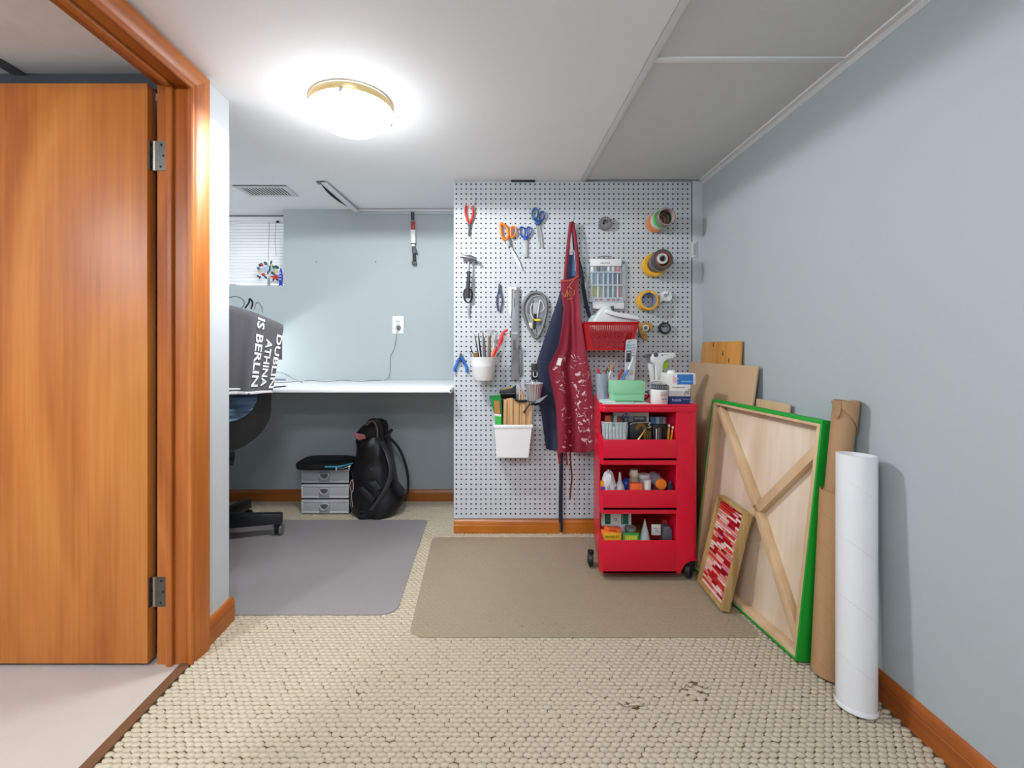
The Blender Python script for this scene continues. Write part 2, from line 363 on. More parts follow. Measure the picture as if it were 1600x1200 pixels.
MB().box(WX0, WX1, YW-.02, YW+.02, zt-.001, ZC+.001).build('bracket', M('bracket_grey', '7c7f80', rough=.5), bl)
pitch = .0196; z = zt-.038; sm = None; n = 0
while z > WZ0+.026:
    if sm is None:
        m = MB(Matrix.Rotation(math.radians(62), 4, 'X'))
        m.sheet(lambda u, v: (WX0+.006+(WX1-WX0-.012)*u, (v-.5)*.025, .0022*(1-(2*v-1)**2)), 1, 4, .0006)
        sm = m.mesh('slat'); sm.materials.append(SL)
    o = bpy.data.objects.new('slat', sm); COL.objects.link(o); o.parent = bl; o.location = Vector((0, YW, z))-origin(bl); z -= pitch
MB().box(WX0+.005, WX1-.005, YW-.011, YW+.011, WZ0+.006, WZ0+.018).build('bottom_rail', SL, bl, bevel=.002)
CORD = M('cord_grey', '8f9192', rough=.7)
for px, y1 in ((421, 408), (431, 400)):
    MB().tube([w(px, 347, YW-.016), w(px-1, 375, YW-.017), w(px-2 if px < 425 else px+.5, y1, YW-.016)], .0014, 5).build('cord', CORD, bl)
MB().box(xat(432, YW-.016), xat(436, YW-.016), YW-.02, YW-.014, zat(349, YW), zat(346, YW)).build('cord_lock', BLACK, bl)
# ---------------------------------------------------------------- ceiling lamps
def dome(loc, label, mat='lit_opal_glass', e=DOME_E):
    r = .143
    t = T('ceiling_lamp', label, 'ceiling light', (loc[0], loc[1], ZC-.1), None)
    MB().lathe([(r*.95, 0), (r*1.0, -.006), (r*1.0, -.02), (r*.96, -.03), (r*.90, -.031)], (loc[0], loc[1], ZC-.0005), n=40).build('pan', M('brass_pan', 'd9c08a', rough=.3, metal=.6), t)
    prof = [(r*.93, -.028), (r*1.0, -.030), (r*1.01, -.036), (r*.97, -.048), (r*.85, -.068), (r*.66, -.085), (r*.42, -.096), (r*.2, -.101), (.0005, -.1025)]
    MB().lathe(prof, (loc[0], loc[1], ZC), n=48).build('glass_dome', M(mat, 'eff5ff', rough=.3, emit=e, var=0), t)
    for a in (90, 210, 330):
        q = math.radians(a+184)
        c = Vector((loc[0]+math.cos(q)*r*1.01, loc[1]+math.sin(q)*r*1.01, ZC-.034))
        m = MB(Matrix.Translation(c) @ Matrix.Rotation(q, 4, 'Z')); m.box(-.005, .004, -.006, .006, -.008, .008); m.build('clip', CHROME, t, bevel=.001)
dome((-.486, 1.60), 'lit round opal glass dome lamp on the white ceiling')
kb = bpy.data.lights.new('dome_bulb', 'SPOT'); kb.energy = BULB_W; kb.spot_size = math.radians(179.5); kb.spot_blend = .05; kb.shadow_soft_size = .07; kb.color = (.94, .975, 1)
ko = bpy.data.objects.new('dome_bulb', kb); COL.objects.link(ko); ko.location = (-.486, 1.60, ZC-.112)
kp = bpy.data.lights.new('dome_glow', 'POINT'); kp.energy = BULB_W*.07; kp.shadow_soft_size = .06; kp.color = (.94, .975, 1)
kq = bpy.data.objects.new('dome_glow', kp); COL.objects.link(kq); kq.location = (-.486, 1.60, ZC-.15)
dome((.3, -1.0), 'unseen dome lamp added for fill far behind the viewer', 'added_fill_glass', DOME_FILL)  # this lamp and the next are added, to even out the room light
dome((-.25, .05), 'unseen dome lamp added for fill just behind the viewer', 'added_fill_glass', DOME_FILL)
# unseen lamp of the same kind, added to brighten the hall beyond the doorway
dome((-1.75, -.35), 'unseen dome lamp added to light the hall', 'added_hall_glass', DOME_FILL*2.6)
dome((-1.98, 2.2), 'unseen dome lamp added to brighten the alcove ceiling', 'added_alcove_glass', 9)  # invented lamp out of view, brightens the alcove ceiling and wall
# unseen desk lamp assumed from the wall glow, in the alcove's hidden left end
dl = T('assumed_desk_lamp', 'unseen adjustable desk lamp assumed at the hidden left end of the white desk', 'lamp', (-1.75, 2.62, .755))
MB().lathe([(.0005, 0), (.08, 0), (.08, .012), (.02, .022), (.0005, .022)], (-1.75, 2.62, .7525)).build('base', BLACK, dl)
MB().tube([(-1.75, 2.62, .775), (-1.80, 2.64, .95), (-1.69, 2.56, .93)], .008).build('arm', BLACK, dl)
hd = Vector((-1.66, 2.55, .91)); ax = Vector((.92, .34, -.06)).normalized()
MB().lathe([(.025, -.03), (.03, 0), (.06, .07), (.058, .07), (.026, 0)], hd, ax, 20).build('shade', BLACK, dl)
sp = bpy.data.lights.new('assumed_desk_bulb', 'SPOT'); sp.energy = ASSUMED_LAMP_W; sp.spot_size = math.radians(70); sp.spot_blend = .4; sp.shadow_soft_size = .03; sp.color = (.93, .97, 1)  # spot of the assumed lamp, added to make the diagonal wall glow
so = bpy.data.objects.new('assumed_desk_bulb', sp); COL.objects.link(so); so.location = hd+ax*.03; so.rotation_euler = ax.to_track_quat('-Z', 'Y').to_euler(); 
# ---------------------------------------------------------------- ceiling register
vt = T('ceiling_vent', 'white slotted air register in the alcove ceiling', 'vent', (*w(408, 297, 2.5).xy, ZC))
def cpt(px, py): Y = F*(ZC-H)/(VY-py); return Vector((xat(px, Y), Y, ZC))
q = [cpt(364, 290), cpt(446, 290.5), cpt(457, 306), cpt(378, 305.5)]
ve = M('vent_enamel', 'd8d8d8', rough=.45)
y0, y1 = q[0].y, q[2].y; x0, x1 = q[0].x, q[1].x
x0, x1 = xat(364, y0), xat(447, y0)
MB().box(x0, x1, y0, y0+.022, ZC-.006, ZC+.001).build('frame', ve, vt, bevel=.002)
MB().box(x0, x1, y1-.022, y1, ZC-.006, ZC+.001).build('frame', ve, vt, bevel=.002)
MB().box(x0, x0+.025, y0+.022, y1-.022, ZC-.006, ZC+.001).build('frame', ve, vt, bevel=.002)
MB().box(x1-.025, x1, y0+.022, y1-.022, ZC-.006, ZC+.001).build('frame', ve, vt, bevel=.002)
MB().box(x0+.02, x1-.02, y0+.02, y1-.02, ZC-.0005, ZC+.0015).build('slot_back', M('slot_grey', '2e3031', rough=.8), vt)
nv = 14
for i in range(nv):
    xc = x0+.03+(x1-x0-.06)*i/(nv-1)
    MB().hexa([(xc-.004, y0+.02, ZC-.004), (xc+.003, y0+.02, ZC-.004), (xc+.003, y1-.02, ZC-.004), (xc-.004, y1-.02, ZC-.004), (xc-.004, y0+.02, ZC-.001), (xc+.003, y0+.02, ZC-.001), (xc+.003, y1-.02, ZC-.001), (xc-.004, y1-.02, ZC-.001)]).build('louver', ve, vt)
MB().box(x0-.001, x1+.001, y0-.004, y0, ZC-.004, ZC).build('edge', M('edge_grey', '7d7f80', rough=.6), vt)
# ---------------------------------------------------------------- carpet: looped pile, one bump per loop
def carpet():
    px_, py_ = .0215, .0142
    rng = np.random.default_rng(3)
    cx = []; cy = []
    row = 0; y = .25
    while y < YB-.004:
        x0_ = XL+.012 if y < YE+.01 else -2.0
        x1_ = xr(y)-.016 if y < YP-.01 else (XPL if y > YP+.02 else xr(y)-.016)
        xs = np.arange(x0_+(px_/2 if row % 2 else 0), x1_, px_)
        cx.append(xs+rng.normal(0, .0009, xs.size)); cy.append(np.full(xs.size, y)+rng.normal(0, .0007, xs.size)); y += py_; row += 1
    cx = np.concatenate(cx); cy = np.concatenate(cy); n = cx.size
    for wx, wy, rad in ((xat(1087, 1.272), 1.272, .045), (xat(990, 1.235), 1.235, .03)):     # two worn, pulled spots
        d_ = np.hypot(cx-wx, (cy-wy)*1.5); k = d_ < rad
        cx[k] += rng.normal(0, .006, k.sum()); cy[k] += rng.normal(0, .005, k.sum())
    a = px_/2*1.07*rng.uniform(.95, 1.06, n); bb = py_/2*.95*rng.uniform(.96, 1.08, n); hh = rng.uniform(-.0007, .0005, n)
    ang = rng.normal(0, .07, n)
    ring0 = np.array([(-1, -.36), (-.30, -1), (.30, -1), (1, -.36), (1, .36), (.30, 1), (-.30, 1), (-1, .36)])
    V = np.zeros((n, 16, 3)); ca, sa = np.cos(ang), np.sin(ang)
    for k in range(8):
        for lay, sc, z0 in ((0, 1.0, -.0042), (8, .88, 0)):
            dx = ring0[k, 0]*a*sc; dy = ring0[k, 1]*bb*sc
            V[:, lay+k, 0] = cx+dx*ca-dy*sa; V[:, lay+k, 1] = cy+dx*sa+dy*ca; V[:, lay+k, 2] = z0+(hh if lay else 0)
    f = []
    quads = np.array([(k, (k+1) % 8, 8+(k+1) % 8, 8+k) for k in range(8)]+[(8, 9, 10, 11), (8, 11, 12, 15), (15, 12, 13, 14)])
    Fq = (quads[None]+(np.arange(n)*16)[:, None, None]).reshape(-1, 4)
    me = bpy.data.meshes.new('carpet_pile'); nv_ = n*16; nf = len(Fq)
    me.vertices.add(nv_); me.vertices.foreach_set('co', V.reshape(-1))
    me.loops.add(nf*4); me.loops.foreach_set('vertex_index', Fq.reshape(-1).astype(np.int32))
    me.polygons.add(nf); me.polygons.foreach_set('loop_start', np.arange(0, nf*4, 4, dtype=np.int32))
    me.update(calc_edges=True); me.validate(); me.shade_smooth()
    me.materials.append(M('carpet_wool', 'c4b79e', rough=.95, var=.10, scale=90, bump=.5, bscale=900, sheen=.1, spec=.1))
    o = bpy.data.objects.new('carpet_pile', me); COL.objects.link(o)
    o['label'] = 'beige looped pile carpet covering the room floor'; o['category'] = 'carpet'; o['kind'] = 'stuff'
carpet()
# pulled carpet threads
for px, py, lab in ((1087, 1074, 'dark pulled thread at the worn carpet spot nearer the right wall'), (988, 1104, 'dark pulled thread at the small worn carpet spot')):
    Y = F*H/(py-VY); c = w(px, py, Y); c.z = .001
    th = MB(); random.seed(px)
    P = [c+Vector((-.035+.07*i/7, random.uniform(-.012, .012), random.uniform(0.0005, .003))) for i in range(8)]
    th.tube(P, .0009, 5); th.thing('carpet_thread', lab, 'thread', M('thread_brown', '6e5a42', rough=.9))
# ---------------------------------------------------------------- chair mats
def rrect(x0, x1, y0, y1, radii, n=6):
    P = []
    for (cx, cy, r, a0) in ((x0+radii[0], y0+radii[0], radii[0], 180), (x1-radii[1], y0+radii[1], radii[1], 270), (x1-radii[2], y1-radii[2], radii[2], 0), (x0+radii[3], y1-radii[3], radii[3], 90)):
        for i in range(n+1):
            a = math.radians(a0+90*i/n); P.append((cx+r*math.cos(a), cy+r*math.sin(a), 0))
    return P
def quadmat(c, radii, z0, z1):
    """rounded four-sided sheet from corners front-left, front-right, back-right, back-left"""
    P = rrect(0, 1, 0, 1, radii); out = []
    c = [Vector(p) for p in c]
    for u, v, _ in P:
        p = c[0]*(1-u)*(1-v)+c[1]*u*(1-v)+c[2]*u*v+c[3]*(1-u)*v; p.z = z0; out.append(p)
    m = MB(); m.prism(out, (0, 0, z1-z0)); return m
yl0, yl1 = F*H/(962-VY), F*H/(813-VY)
quadmat([(-1.5, yl0, 0), (xat(618, yl0), yl0, 0), (xat(668, yl1), yl1, 0), (-1.5, yl1, 0)], (.05, .06, .02, .05), .0006, .0034).thing('chair_mat', 'glossy grey vinyl chair mat under the office chair', 'chair mat', M('mat_grey_vinyl', '8f8988', rough=.5, var=.06, scale=3, bump=.3, bscale=110, spec=1.0))
yr0, yr1 = F*H/(997-VY), F*H/(840-VY)
quadmat([(xat(638, yr0), yr0, 0), (.9, yr0, 0), (.893, yr1, 0), (xat(676, yr1), yr1, 0)], (.055, .03, .03, .035), .0006, .0034).thing('chair_mat', 'translucent tan vinyl mat in front of the pegboard', 'chair mat', M('mat_tan_vinyl', 'b9aa8c', rough=.34, var=.05, scale=3, bump=.1, bscale=130, alpha=.36, spec=.5))
# ---------------------------------------------------------------- white desk along the rear wall
ZD = .752
desk = T('desk', 'long white laminate desk fixed along the alcove rear wall', 'desk', (-1.1, 2.54, 0))
LAM = M('white_laminate', 'f1f1f0', rough=.3, var=.01)
MB().box(-2.3, XPL-.003, 2.243, YB-.003, ZD-.017, ZD).build('desktop', LAM, desk, bevel=.002)
MB().box(-2.3, XPL-.02, YB-.03, YB-.003, ZD-.075, ZD-.017).build('wall_cleat', LAM, desk)
MB().box(-2.3, -2.28, 2.26, YB-.016, 0, ZD-.017).build('side_panel', LAM, desk)
MB().box(XPL-.012, XPL-.003, 2.243, 2.262, ZD-.02, ZD+.012).build('end_cap', LAM, desk, bevel=.002)
def dpt(px, py, lift=.0024):
    Y = min(F*(H-ZD)/(py-VY), YB-.008); p = w(px, py, Y); p.z = ZD+lift; return p
# pens and cable ends on the desk
NAVY = M('pen_navy', '2b3550', rough=.4)
MB().tube([dpt(427, 606.5, .004), dpt(446, 604.5, .004)], [.0035, .0035], 8).thing('pen', 'dark navy pen lying near the front of the white desk', 'pen', NAVY)
MB().tube([dpt(428, 594.4, .006), dpt(446, 594.8, .006)], [.006, .004], 8).thing('marker', 'grey blue marker lying at the back of the white desk', 'marker', M('marker_slate', '55607a', rough=.4))
WIRE = M('wire_grey', '5d6a6c', rough=.5)
plug = w(623, 512, YB-.03)
path = [plug, plug+Vector((-.006, -.005, -.02)), w(619, 525, YB-.03), w(616, 545, YB-.02), w(610.5, 556, YB-.015), w(609.5, 572, YB-.02), w(609, 585, YB-.025)]
path += [dpt(602, 594.6), dpt(590, 594.8), dpt(578, 595.0), dpt(565, 596.4), dpt(548, 595.6), dpt(533, 594.6), dpt(520, 596.2), dpt(505, 596.8), dpt(487, 595.0), dpt(472, 596.0), dpt(455, 597.4), dpt(428, 598.4)]
def smooth(P, k=4):
    out = []
    for i in range(len(P)-1):
        p0, p1, p2, p3 = P[max(i-1, 0)], P[i], P[i+1], P[min(i+2, len(P)-1)]
        for j in range(k):
            t = j/k; out.append(.5*((2*p1)+(p2-p0)*t+(2*p0-5*p1+4*p2-p3)*t*t+(3*p1-p0-3*p2+p3)*t**3))
    out.append(P[-1]); return out
pc = T('power_cord', 'thin grey power cord running from the wall outlet across the desk', 'cord', plug)
MB().tube(smooth(path), .0016, 6).build('cable', WIRE, pc)
MB().lathe([(.0005, .0), (.013, 0), (.014, -.008), (.011, -.022), (.004, -.026), (.0005, -.026)], w(623, 512, YB-.0075), (0, 1, 0), 14).build('plug', M('plug_grey', '6a6c6d', rough=.5), pc)
MB().tube(smooth([dpt(430, 580, .05), w(440, 582, 2.6), w(455, 590, 2.65), dpt(473, 598.6)]), .0016, 6).thing('charger_cable', 'short dark cable rising from the desk behind the chair', 'cable', WIRE)
ot = T('wall_outlet', 'white duplex wall outlet with a grey plug above the desk', 'outlet', w(622, 520, YB))
x0, x1 = xat(613.5, YB), xat(631, YB); z0, z1 = zat(521.5, YB), zat(494, YB)
PLW = M('outlet_white', 'f4f4f3', rough=.35, var=.005)
MB().box(x0, x1, YB-.006, YB-.0005, z0, z1).build('cover_plate', PLW, ot, bevel=.002)
for zc in (z0+.036, z1-.036):
    MB().lathe([(.0005, 0), (.016, 0), (.017, -.002), (.017, -.0025)], ((x0+x1)/2, YB-.0085, zc), (0, 1, 0), 18).build('receptacle', M('outlet_face', 'e2e2e1', rough=.4), ot)
    for dx in (-.006, .006): MB().box((x0+x1)/2+dx-.001, (x0+x1)/2+dx+.001, YB-.0091, YB-.0085, zc-.002, zc+.006).build('slot', DARK, ot)
for px, py, t_ in ((494, 409, 'left'), (587, 409, 'right')):
    MB().lathe([(.0005, 0), (.004, .001), (.004, .003), (.0005, .003)], w(px, py, YB-.0035), (0, 1, 0), 8).thing('wall_nail', f'small nail head in the rear wall, {t_} one of two', 'nail', M('nail', '6d7375', rough=.4, metal=.5))
# ---------------------------------------------------------------- hanging tool under the ceiling edge
ht = T('hanging_tool', 'slim red white and black tool hanging from the ceiling edge', 'tool', w(646, 414, YB-.03))
YH = YB-.03
def hb(name, x0, x1, y0, y1, mat, t=.022, sk=0):
    m = MB(); m.hexa([w(x0+sk, y1, YH)+Vector((0, -t/2, 0)), w(x1+sk, y1, YH)+Vector((0, -t/2, 0)), w(x1+sk, y1, YH)+Vector((0, t/2, 0)), w(x0+sk, y1, YH)+Vector((0, t/2, 0)),
                      w(x0, y0, YH)+Vector((0, -t/2, 0)), w(x1, y0, YH)+Vector((0, -t/2, 0)), w(x1, y0, YH)+Vector((0, t/2, 0)), w(x0, y0, YH)+Vector((0, t/2, 0))])
    m.build(name, mat, ht, bevel=.002)
BLK2 = M('soft_black', '26282b', rough=.6)
hb('strap', 642, 644.3, 331, 344.5, BLK2, .006, .4); hb('strap', 645, 647, 331, 344.5, BLK2, .006, .2)
MB().lathe([(.006, -.002), (.009, -.002), (.009, .002), (.006, .002)], w(645, 345.2, YH), (0, 1, 0), 14, closed=True).build('ring', CHROME, ht)
hb('red_collar', 642, 648, 346.5, 359, M('tool_red', 'b52a26', rough=.4), .02, .3)
hb('body', 642, 649, 359.5, 380.5, M('tool_white', 'e6e6e4', rough=.35), .03, .6)
hb('seam', 642.4, 649.5, 380.5, 381.6, BLK2, .03); hb('neck', 643.5, 648.5, 381.6, 385.5, M('tool_white'), .02)
hb('trigger', 643.5, 649.5, 385.5, 396.5, M('tool_grey', '4a4d50', rough=.5), .024, .8); hb('trigger', 648.5, 651.5, 391, 396.6, M('tool_grey'), .02, .8)
hb('stem', 644.5, 649.5, 397.5, 408, BLK2, .016, .4); hb('foot', 643.5, 650.5, 408.6, 414, M('tool_grey'), .022, .3)
# ---------------------------------------------------------------- ornaments on the window sill
tr_ = T('ornament_tree', 'small tree ornament with many coloured paper leaves on the sill', 'ornament', (xat(419, YB+.03), YB+.03, WZ0+.002))
YO = YB+.03
MB().prism([w(417, 447, YO), w(421.5, 447, YO), w(420.5, 434, YO), w(418.5, 434, YO)], (0, .01, 0)).build('trunk', M('trunk_grey', '9a9d98', rough=.6), tr_)
MB().lathe([(.0005, 0), (.018, 0), (.016, .004), (.0005, .004)], (xat(419.3, YO), YO+.005, WZ0+.002)).build('base', M('trunk_grey'), tr_)
cols = {'g': '1f5a49', 'k': '23282c', 'r': 'b8262b', 'b': '2b5fa8', 'c': 'c9bf98', 'w': 'e6e6ea', 'l': 'b7bfd6', 'o': 'd98f3c', 'd': '33502c', 'n': '1d2a44'}
def leaf(cx, cy, ang, L, W, c):
    m = MB(Matrix.Translation(w(cx, cy, YO+random.uniform(-.004, .008))) @ Matrix.Rotation(math.radians(ang), 4, 'Y'))
    L *= .0042; W *= .0042
    m.prism([(-L/2, 0, 0), (-L/4, 0, W/2), (L/4, 0, W/2), (L/2, 0, 0), (L/4, 0, -W/2), (-L/4, 0, -W/2)], (0, .0016, 0))
    m.build('leaf', M('paper_'+c, cols[c], rough=.5), tr_)
for a in ((403.5, 419, 20, 5, 4, 'b'), (406, 414.5, 60, 6, 3.4, 'n'), (409, 413.5, 60, 7, 3.4, 'r'), (411.5, 413, 50, 4, 3, 'w'), (414.5, 411.5, 55, 6.5, 5, 'g'), (423.5, 410, 105, 6, 2.5, 'k'), (424, 415, 60, 5, 5, 'c'),
          (406, 423, 30, 8, 7.5, 'c'), (414, 421, 50, 11, 8, 'l'), (418, 424, 80, 10, 2.6, 'k'), (421.5, 420, 95, 13, 3, 'g'), (427, 418, 80, 7, 3, 'd'), (432, 417.5, 25, 9, 5, 'g'), (431, 424, 20, 10, 6, 'c'), (426.5, 427, 30, 8, 4, 'd'),
          (411.5, 429, 10, 6.5, 4.6, 'r'), (403, 431.5, 30, 4, 2.6, 'k'), (406, 433.5, 110, 5.5, 2.6, 'n'), (411, 434.5, 10, 4, 2.4, 'w'), (415, 433.5, 40, 6, 3, 'n'), (428, 431.5, -8, 15, 2.2, 'r'), (432, 430, 10, 10, 2, 'b'), (431, 434, -5, 12, 3.6, 'r'), (427.5, 436.5, 120, 6, 2.6, 'k'), (433, 437, 10, 5, 2.6, 'k'), (418, 415, 100, 6, 4, 'l'), (425, 421.5, 60, 7, 5, 'l')):
    leaf(*a)
MB().tube([w(420, 440, YO), w(421, 440.5, YO), w(435, 440.5, YO)], .0012, 6).build('wire', M('wire_teal', '3d6770', rough=.5), tr_)
rk = T('rocket_figure', 'blue rocket shaped figure with white dots at the sill corner', 'ornament', (xat(439.4, YO), YO-.006, WZ0+.002))
cx = xat(439.4, YO); zt_ = zat(418, YO)
BLU = M('figure_blue', '1737b4', rough=.3)
hgt = zt_-WZ0-.012
MB().lathe([(.0005, hgt), (.005, hgt*.9), (.0105, hgt*.72), (.0125, hgt*.5), (.012, hgt*.25), (.009, 0), (.0005, 0)], (cx, YO-.006, WZ0+.010), n=14, sy=.6).build('body', BLU, rk)
for dx in (-1, 1): MB().prism([(cx+dx*.005, YO-.008, WZ0+.03), (cx+dx*.016, YO-.008, WZ0+.002), (cx+dx*.004, YO-.008, WZ0+.008)], (0, .004, 0)).build('fin', BLU, rk)
for k in (.68, .5, .32): MB().lathe([(.0005, -.001), (.0045, 0), (.0045, .001)], (cx, YO-.0145, WZ0+.01+hgt*k), (0, -1, 0), 10).build('dot', M('figure_white', 'e4e8f6', rough=.3), rk)
# ---------------------------------------------------------------- three drawer unit
YD = 2.606
du = T('drawer_unit', 'small grey three drawer plastic storage unit under the desk', 'storage drawers', (-.94, YD+.11, 0))
x0, x1 = xat(470.5, YD), xat(545, YD); zt = zat(732, YD)
SHELL = M('drawer_shell', '25282b', rough=.4); GREY = M('drawer_grey_plastic', 'b0b3b5', rough=.35, var=.04)
MB().box(x0, x1, YD+.012, YD+.2205, .0, .008).build('shell', SHELL, du)
for z in (zt/3*1, zt/3*2, zt-.004): MB().box(x0, x1, YD+.012, YD+.2205, z-.003, z+.003).build('shell', SHELL, du)
MB().box(x0, x0+.005, YD+.012, YD+.2205, .008, zt-.004).build('side', SHELL, du); MB().box(x1-.005, x1, YD+.012, YD+.2205, .008, zt-.004).build('side', SHELL, du)
MB().box(x0+.005, x1-.005, YD+.2165, YD+.2205, .008, zt-.004).build('back', SHELL, du)
for i in range(3):
    a, c = zt/3*i+.006, zt/3*(i+1)-.005
    dr = MB().box(x0+.001, x1-.001, YD+.004, YD+.2, a, c).build('drawer', GREY, du, bevel=.003)
    for bx in ((x0+.001, x1-.001, YD, YD+.004, c-.012, c), (x0+.001, x1-.001, YD, YD+.004, a, a+.012), (x0+.001, x0+.009, YD, YD+.004, a+.012, c-.012), (x1-.009, x1-.001, YD, YD+.004, a+.012, c-.012)):
        MB().box(*bx).build('rim', M('drawer_rim', 'c6c9cb', rough=.3), dr, bevel=.0015)
    xc = x0+(x1-x0)*.485
    MB().box(xc-.03, xc+.03, YD-.001, YD+.005, a+.004, c-.01).build('panel', M('drawer_panel', '989c9e', rough=.45), dr, bevel=.002)
    rr = [Vector((xc+.026*math.cos(t), YD-.005, c-.026+(.006 if math.sin(t) > 0 else .03)*math.sin(t))) for t in [math.pi*2*k/20 for k in range(21)]]
    MB().tube(rr, .0028, 6, caps=False).build('pull', M('drawer_rim'), dr)
    MB().prism([Vector((xc+.021*math.cos(t), YD-.003, c-.026+(.004 if math.sin(t) > 0 else .024)*math.sin(t))) for t in [math.pi*2*k/16 for k in range(16)]], (0, .002, 0)).build('pull_recess', M('drawer_recess', '5b5f61', rough=.5), dr)
# ---------------------------------------------------------------- black carrying case on top
lc = T('laptop_case', 'black zipped soft case with a turquoise strip lying on the drawers', 'case', (-.95, YD+.1, zt))
FAB = M('black_fabric', '131214', rough=.7, var=.15, scale=40, bump=.3, bscale=300)
xa, xb = xat(458, 2.57), xat(547, 2.57)
def loft(secs, n=24, power=2.6):
    """superellipse sections (centre, rx, ry) stacked along z"""
    m = MB(); vs_ = []
    for c, rx, ry in secs:
        for j in range(n):
            a = 2*math.pi*j/n; ca, sa = math.cos(a), math.sin(a)
            vs_.append(Vector(c)+Vector((math.copysign(abs(ca)**(2/power), ca)*rx, math.copysign(abs(sa)**(2/power), sa)*ry, 0)))
    k = len(secs)
    m.add(vs_, [(i*n+j, i*n+(j+1) % n, (i+1)*n+(j+1) % n, (i+1)*n+j) for i in range(k-1) for j in range(n)]+[tuple(range(n-1, -1, -1)), tuple((k-1)*n+j for j in range(n))]); return m
cy = 2.66; rx = (xb-xa)/2; cx = (xa+xb)/2
sec = [((cx, cy, zt+.001), rx*.9, .10), ((cx, cy, zt+.006), rx*.985, .112), ((cx, cy, zt+.022), rx, .115), ((cx, cy, zt+.034), rx*.985, .112), ((cx, cy, zt+.041), rx*.9, .095), ((cx+.02, cy, zt+.043), rx*.6, .06), ((cx+.02, cy, zt+.0435), rx*.2, .02)]
loft(sec, 36, 4).build('body', FAB, lc, angle=60)
yf = cy-.116
arc = [Vector((xat(px, yf), yf+(.0 if px < 530 else (px-530)*.0022)-.001, zt+.026+(0 if px < 530 else (px-530)*.0006))) for px in range(508, 549, 5)]
MB().tube(arc, .008, 8, flat=.6).build('turquoise_strip', M('turquoise', '2ba3bd', rough=.5), lc)
MB().tube([Vector((xat(527, yf), yf-.006, zt+.016)), Vector((xat(538, yf), yf-.006, zt+.02)), Vector((xat(547, yf), yf+.01, zt+.03))], .0018, 6).build('zipper', CHROME, lc)
for px, dz in ((526, .012), (546, .018)): MB().box(xat(px, yf)-.003, xat(px, yf)+.003, yf-.008, yf-.004, zt+dz-.008, zt+dz+.012).build('zip_pull', M('zip_pull', 'd8d8d6', rough=.3), lc, bevel=.001)
MB().tube([Vector((cx-.03, cy-.05, zt+.043)), Vector((cx+.05, cy-.06, zt+.046)), Vector((cx+.11, cy-.03, zt+.046))], .004, 6).build('strap_loop', M('strap_black', '1b1b1d', rough=.6), lc)
# ---------------------------------------------------------------- black backpack
YK = 2.63
bp = T('backpack', 'black leather look backpack slumped against the rear wall', 'backpack', (xat(592, YK), YK, 0))
out = [(803, 561, 612), (797, 552, 622), (785, 548, 631), (772, 548, 629), (758, 549, 622), (744, 550, 617), (728, 552, 614), (712, 554, 612), (698, 556, 610), (688, 558, 607), (680, 560, 604)]
secs = []
for i, (py, a, c) in enumerate(out):
    z = max(zat(py, YK), .002) if i else .002
    secs.append(((xat((a+c)/2, YK), YK+.01+.05*z, z), (c-a)/2*YK/F, .125-.08*max(0, z-.1)))
LEA = M('black_leather', '151517', rough=.36, var=.2, scale=20, bump=.5, bscale=22)
m = loft(secs, 28, 2.7)
rnd = random.Random(4)
for i, p in enumerate(m.v):
    p = Vector(p); q = .009*math.sin(p.z*41+p.x*17)+.007*math.sin(p.x*63-p.z*37)
    m.v[i] = (p.x+q*.5, p.y+q, p.z)
m.build('body', LEA, bp, angle=70)
top = [((xat(578, YK), YK+.03, zat(690, YK)), .085, .085), ((xat(580, YK), YK+.03, zat(676, YK)), .09, .085), ((xat(584, YK), YK+.03, zat(667, YK)), .075, .075), ((xat(588, YK), YK+.035, zat(660, YK)), .05, .055), ((xat(589, YK), YK+.04, zat(656, YK)), .02, .02)]
loft(top, 20, 2.2).build('top_flap', FAB, bp, angle=70)
MB().tube(smooth([w(573, 664, YK-.06), w(580, 658, YK-.07), w(586, 661, YK-.075), w(589.5, 671, YK-.075), w(590, 684, YK-.075)]), .009, 8, flat=.5).build('trim_band', M('tan_trim', '7b675c', rough=.6), bp)
MB().tube(smooth([w(575, 661, YK-.03), w(583, 655.5, YK-.04), w(591, 660, YK-.04), w(596, 674, YK-.03), w(597, 690, YK-.04)]), .010, 8).build('top_handle', M('strap_black'), bp)
MB().prism([w(590, 656, YK), w(594, 657, YK), w(600, 668, YK), w(597, 674, YK)], (0, .03, 0)).build('buckle', BLACK, bp, bevel=.003)
MB().tube([w(600, 683, YK-.02), w(608, 676, YK-.02), w(613, 671, YK-.02)], [.012, .010, .009], 8).build('strap_stub', M('strap_black'), bp)
pk = MB(); pk.sheet(lambda u, v: w(552.5+17*u+2*v, 676+3*u+11*v-9*v*abs(u-.4), YK-.085-.012*math.sin(u*9)*v), 8, 5, .003); pk.build('lining', M('lining_pink', 'c77880', rough=.7), bp, label='pink lining at the open top')
def strap(P, r=.014, mat='strap_black', fl=.35): MB().tube(smooth(P, 5), r, 8, flat=fl).build('shoulder_strap', M(mat, '17171a' if mat == 'strap_black' else '3a3b3f', rough=.5), bp)
strap([w(607, 683, YK-.01), w(620, 696, YK-.03), w(630, 715, YK-.05), w(637, 742, YK-.05), w(637.5, 765, YK-.04), w(634, 782, YK-.02)], .013)
strap([w(597, 690, YK-.095), w(606, 710, YK-.125), w(611, 732, YK-.14), w(608, 752, YK-.145), w(597, 774, YK-.145), w(580, 797, YK-.14)], .016, 'strap_grey')
MATS['strap_grey'].node_tree.nodes['Principled BSDF'].inputs['Roughness'].default_value = .3
MB().prism([w(559, 765, YK-.13), w(566, 761, YK-.13), w(587, 779, YK-.13), w(582, 789, YK-.13)], (0, .02, 0)).build('side_patch', M('patch_black', '1e1e22', rough=.35), bp, bevel=.004)
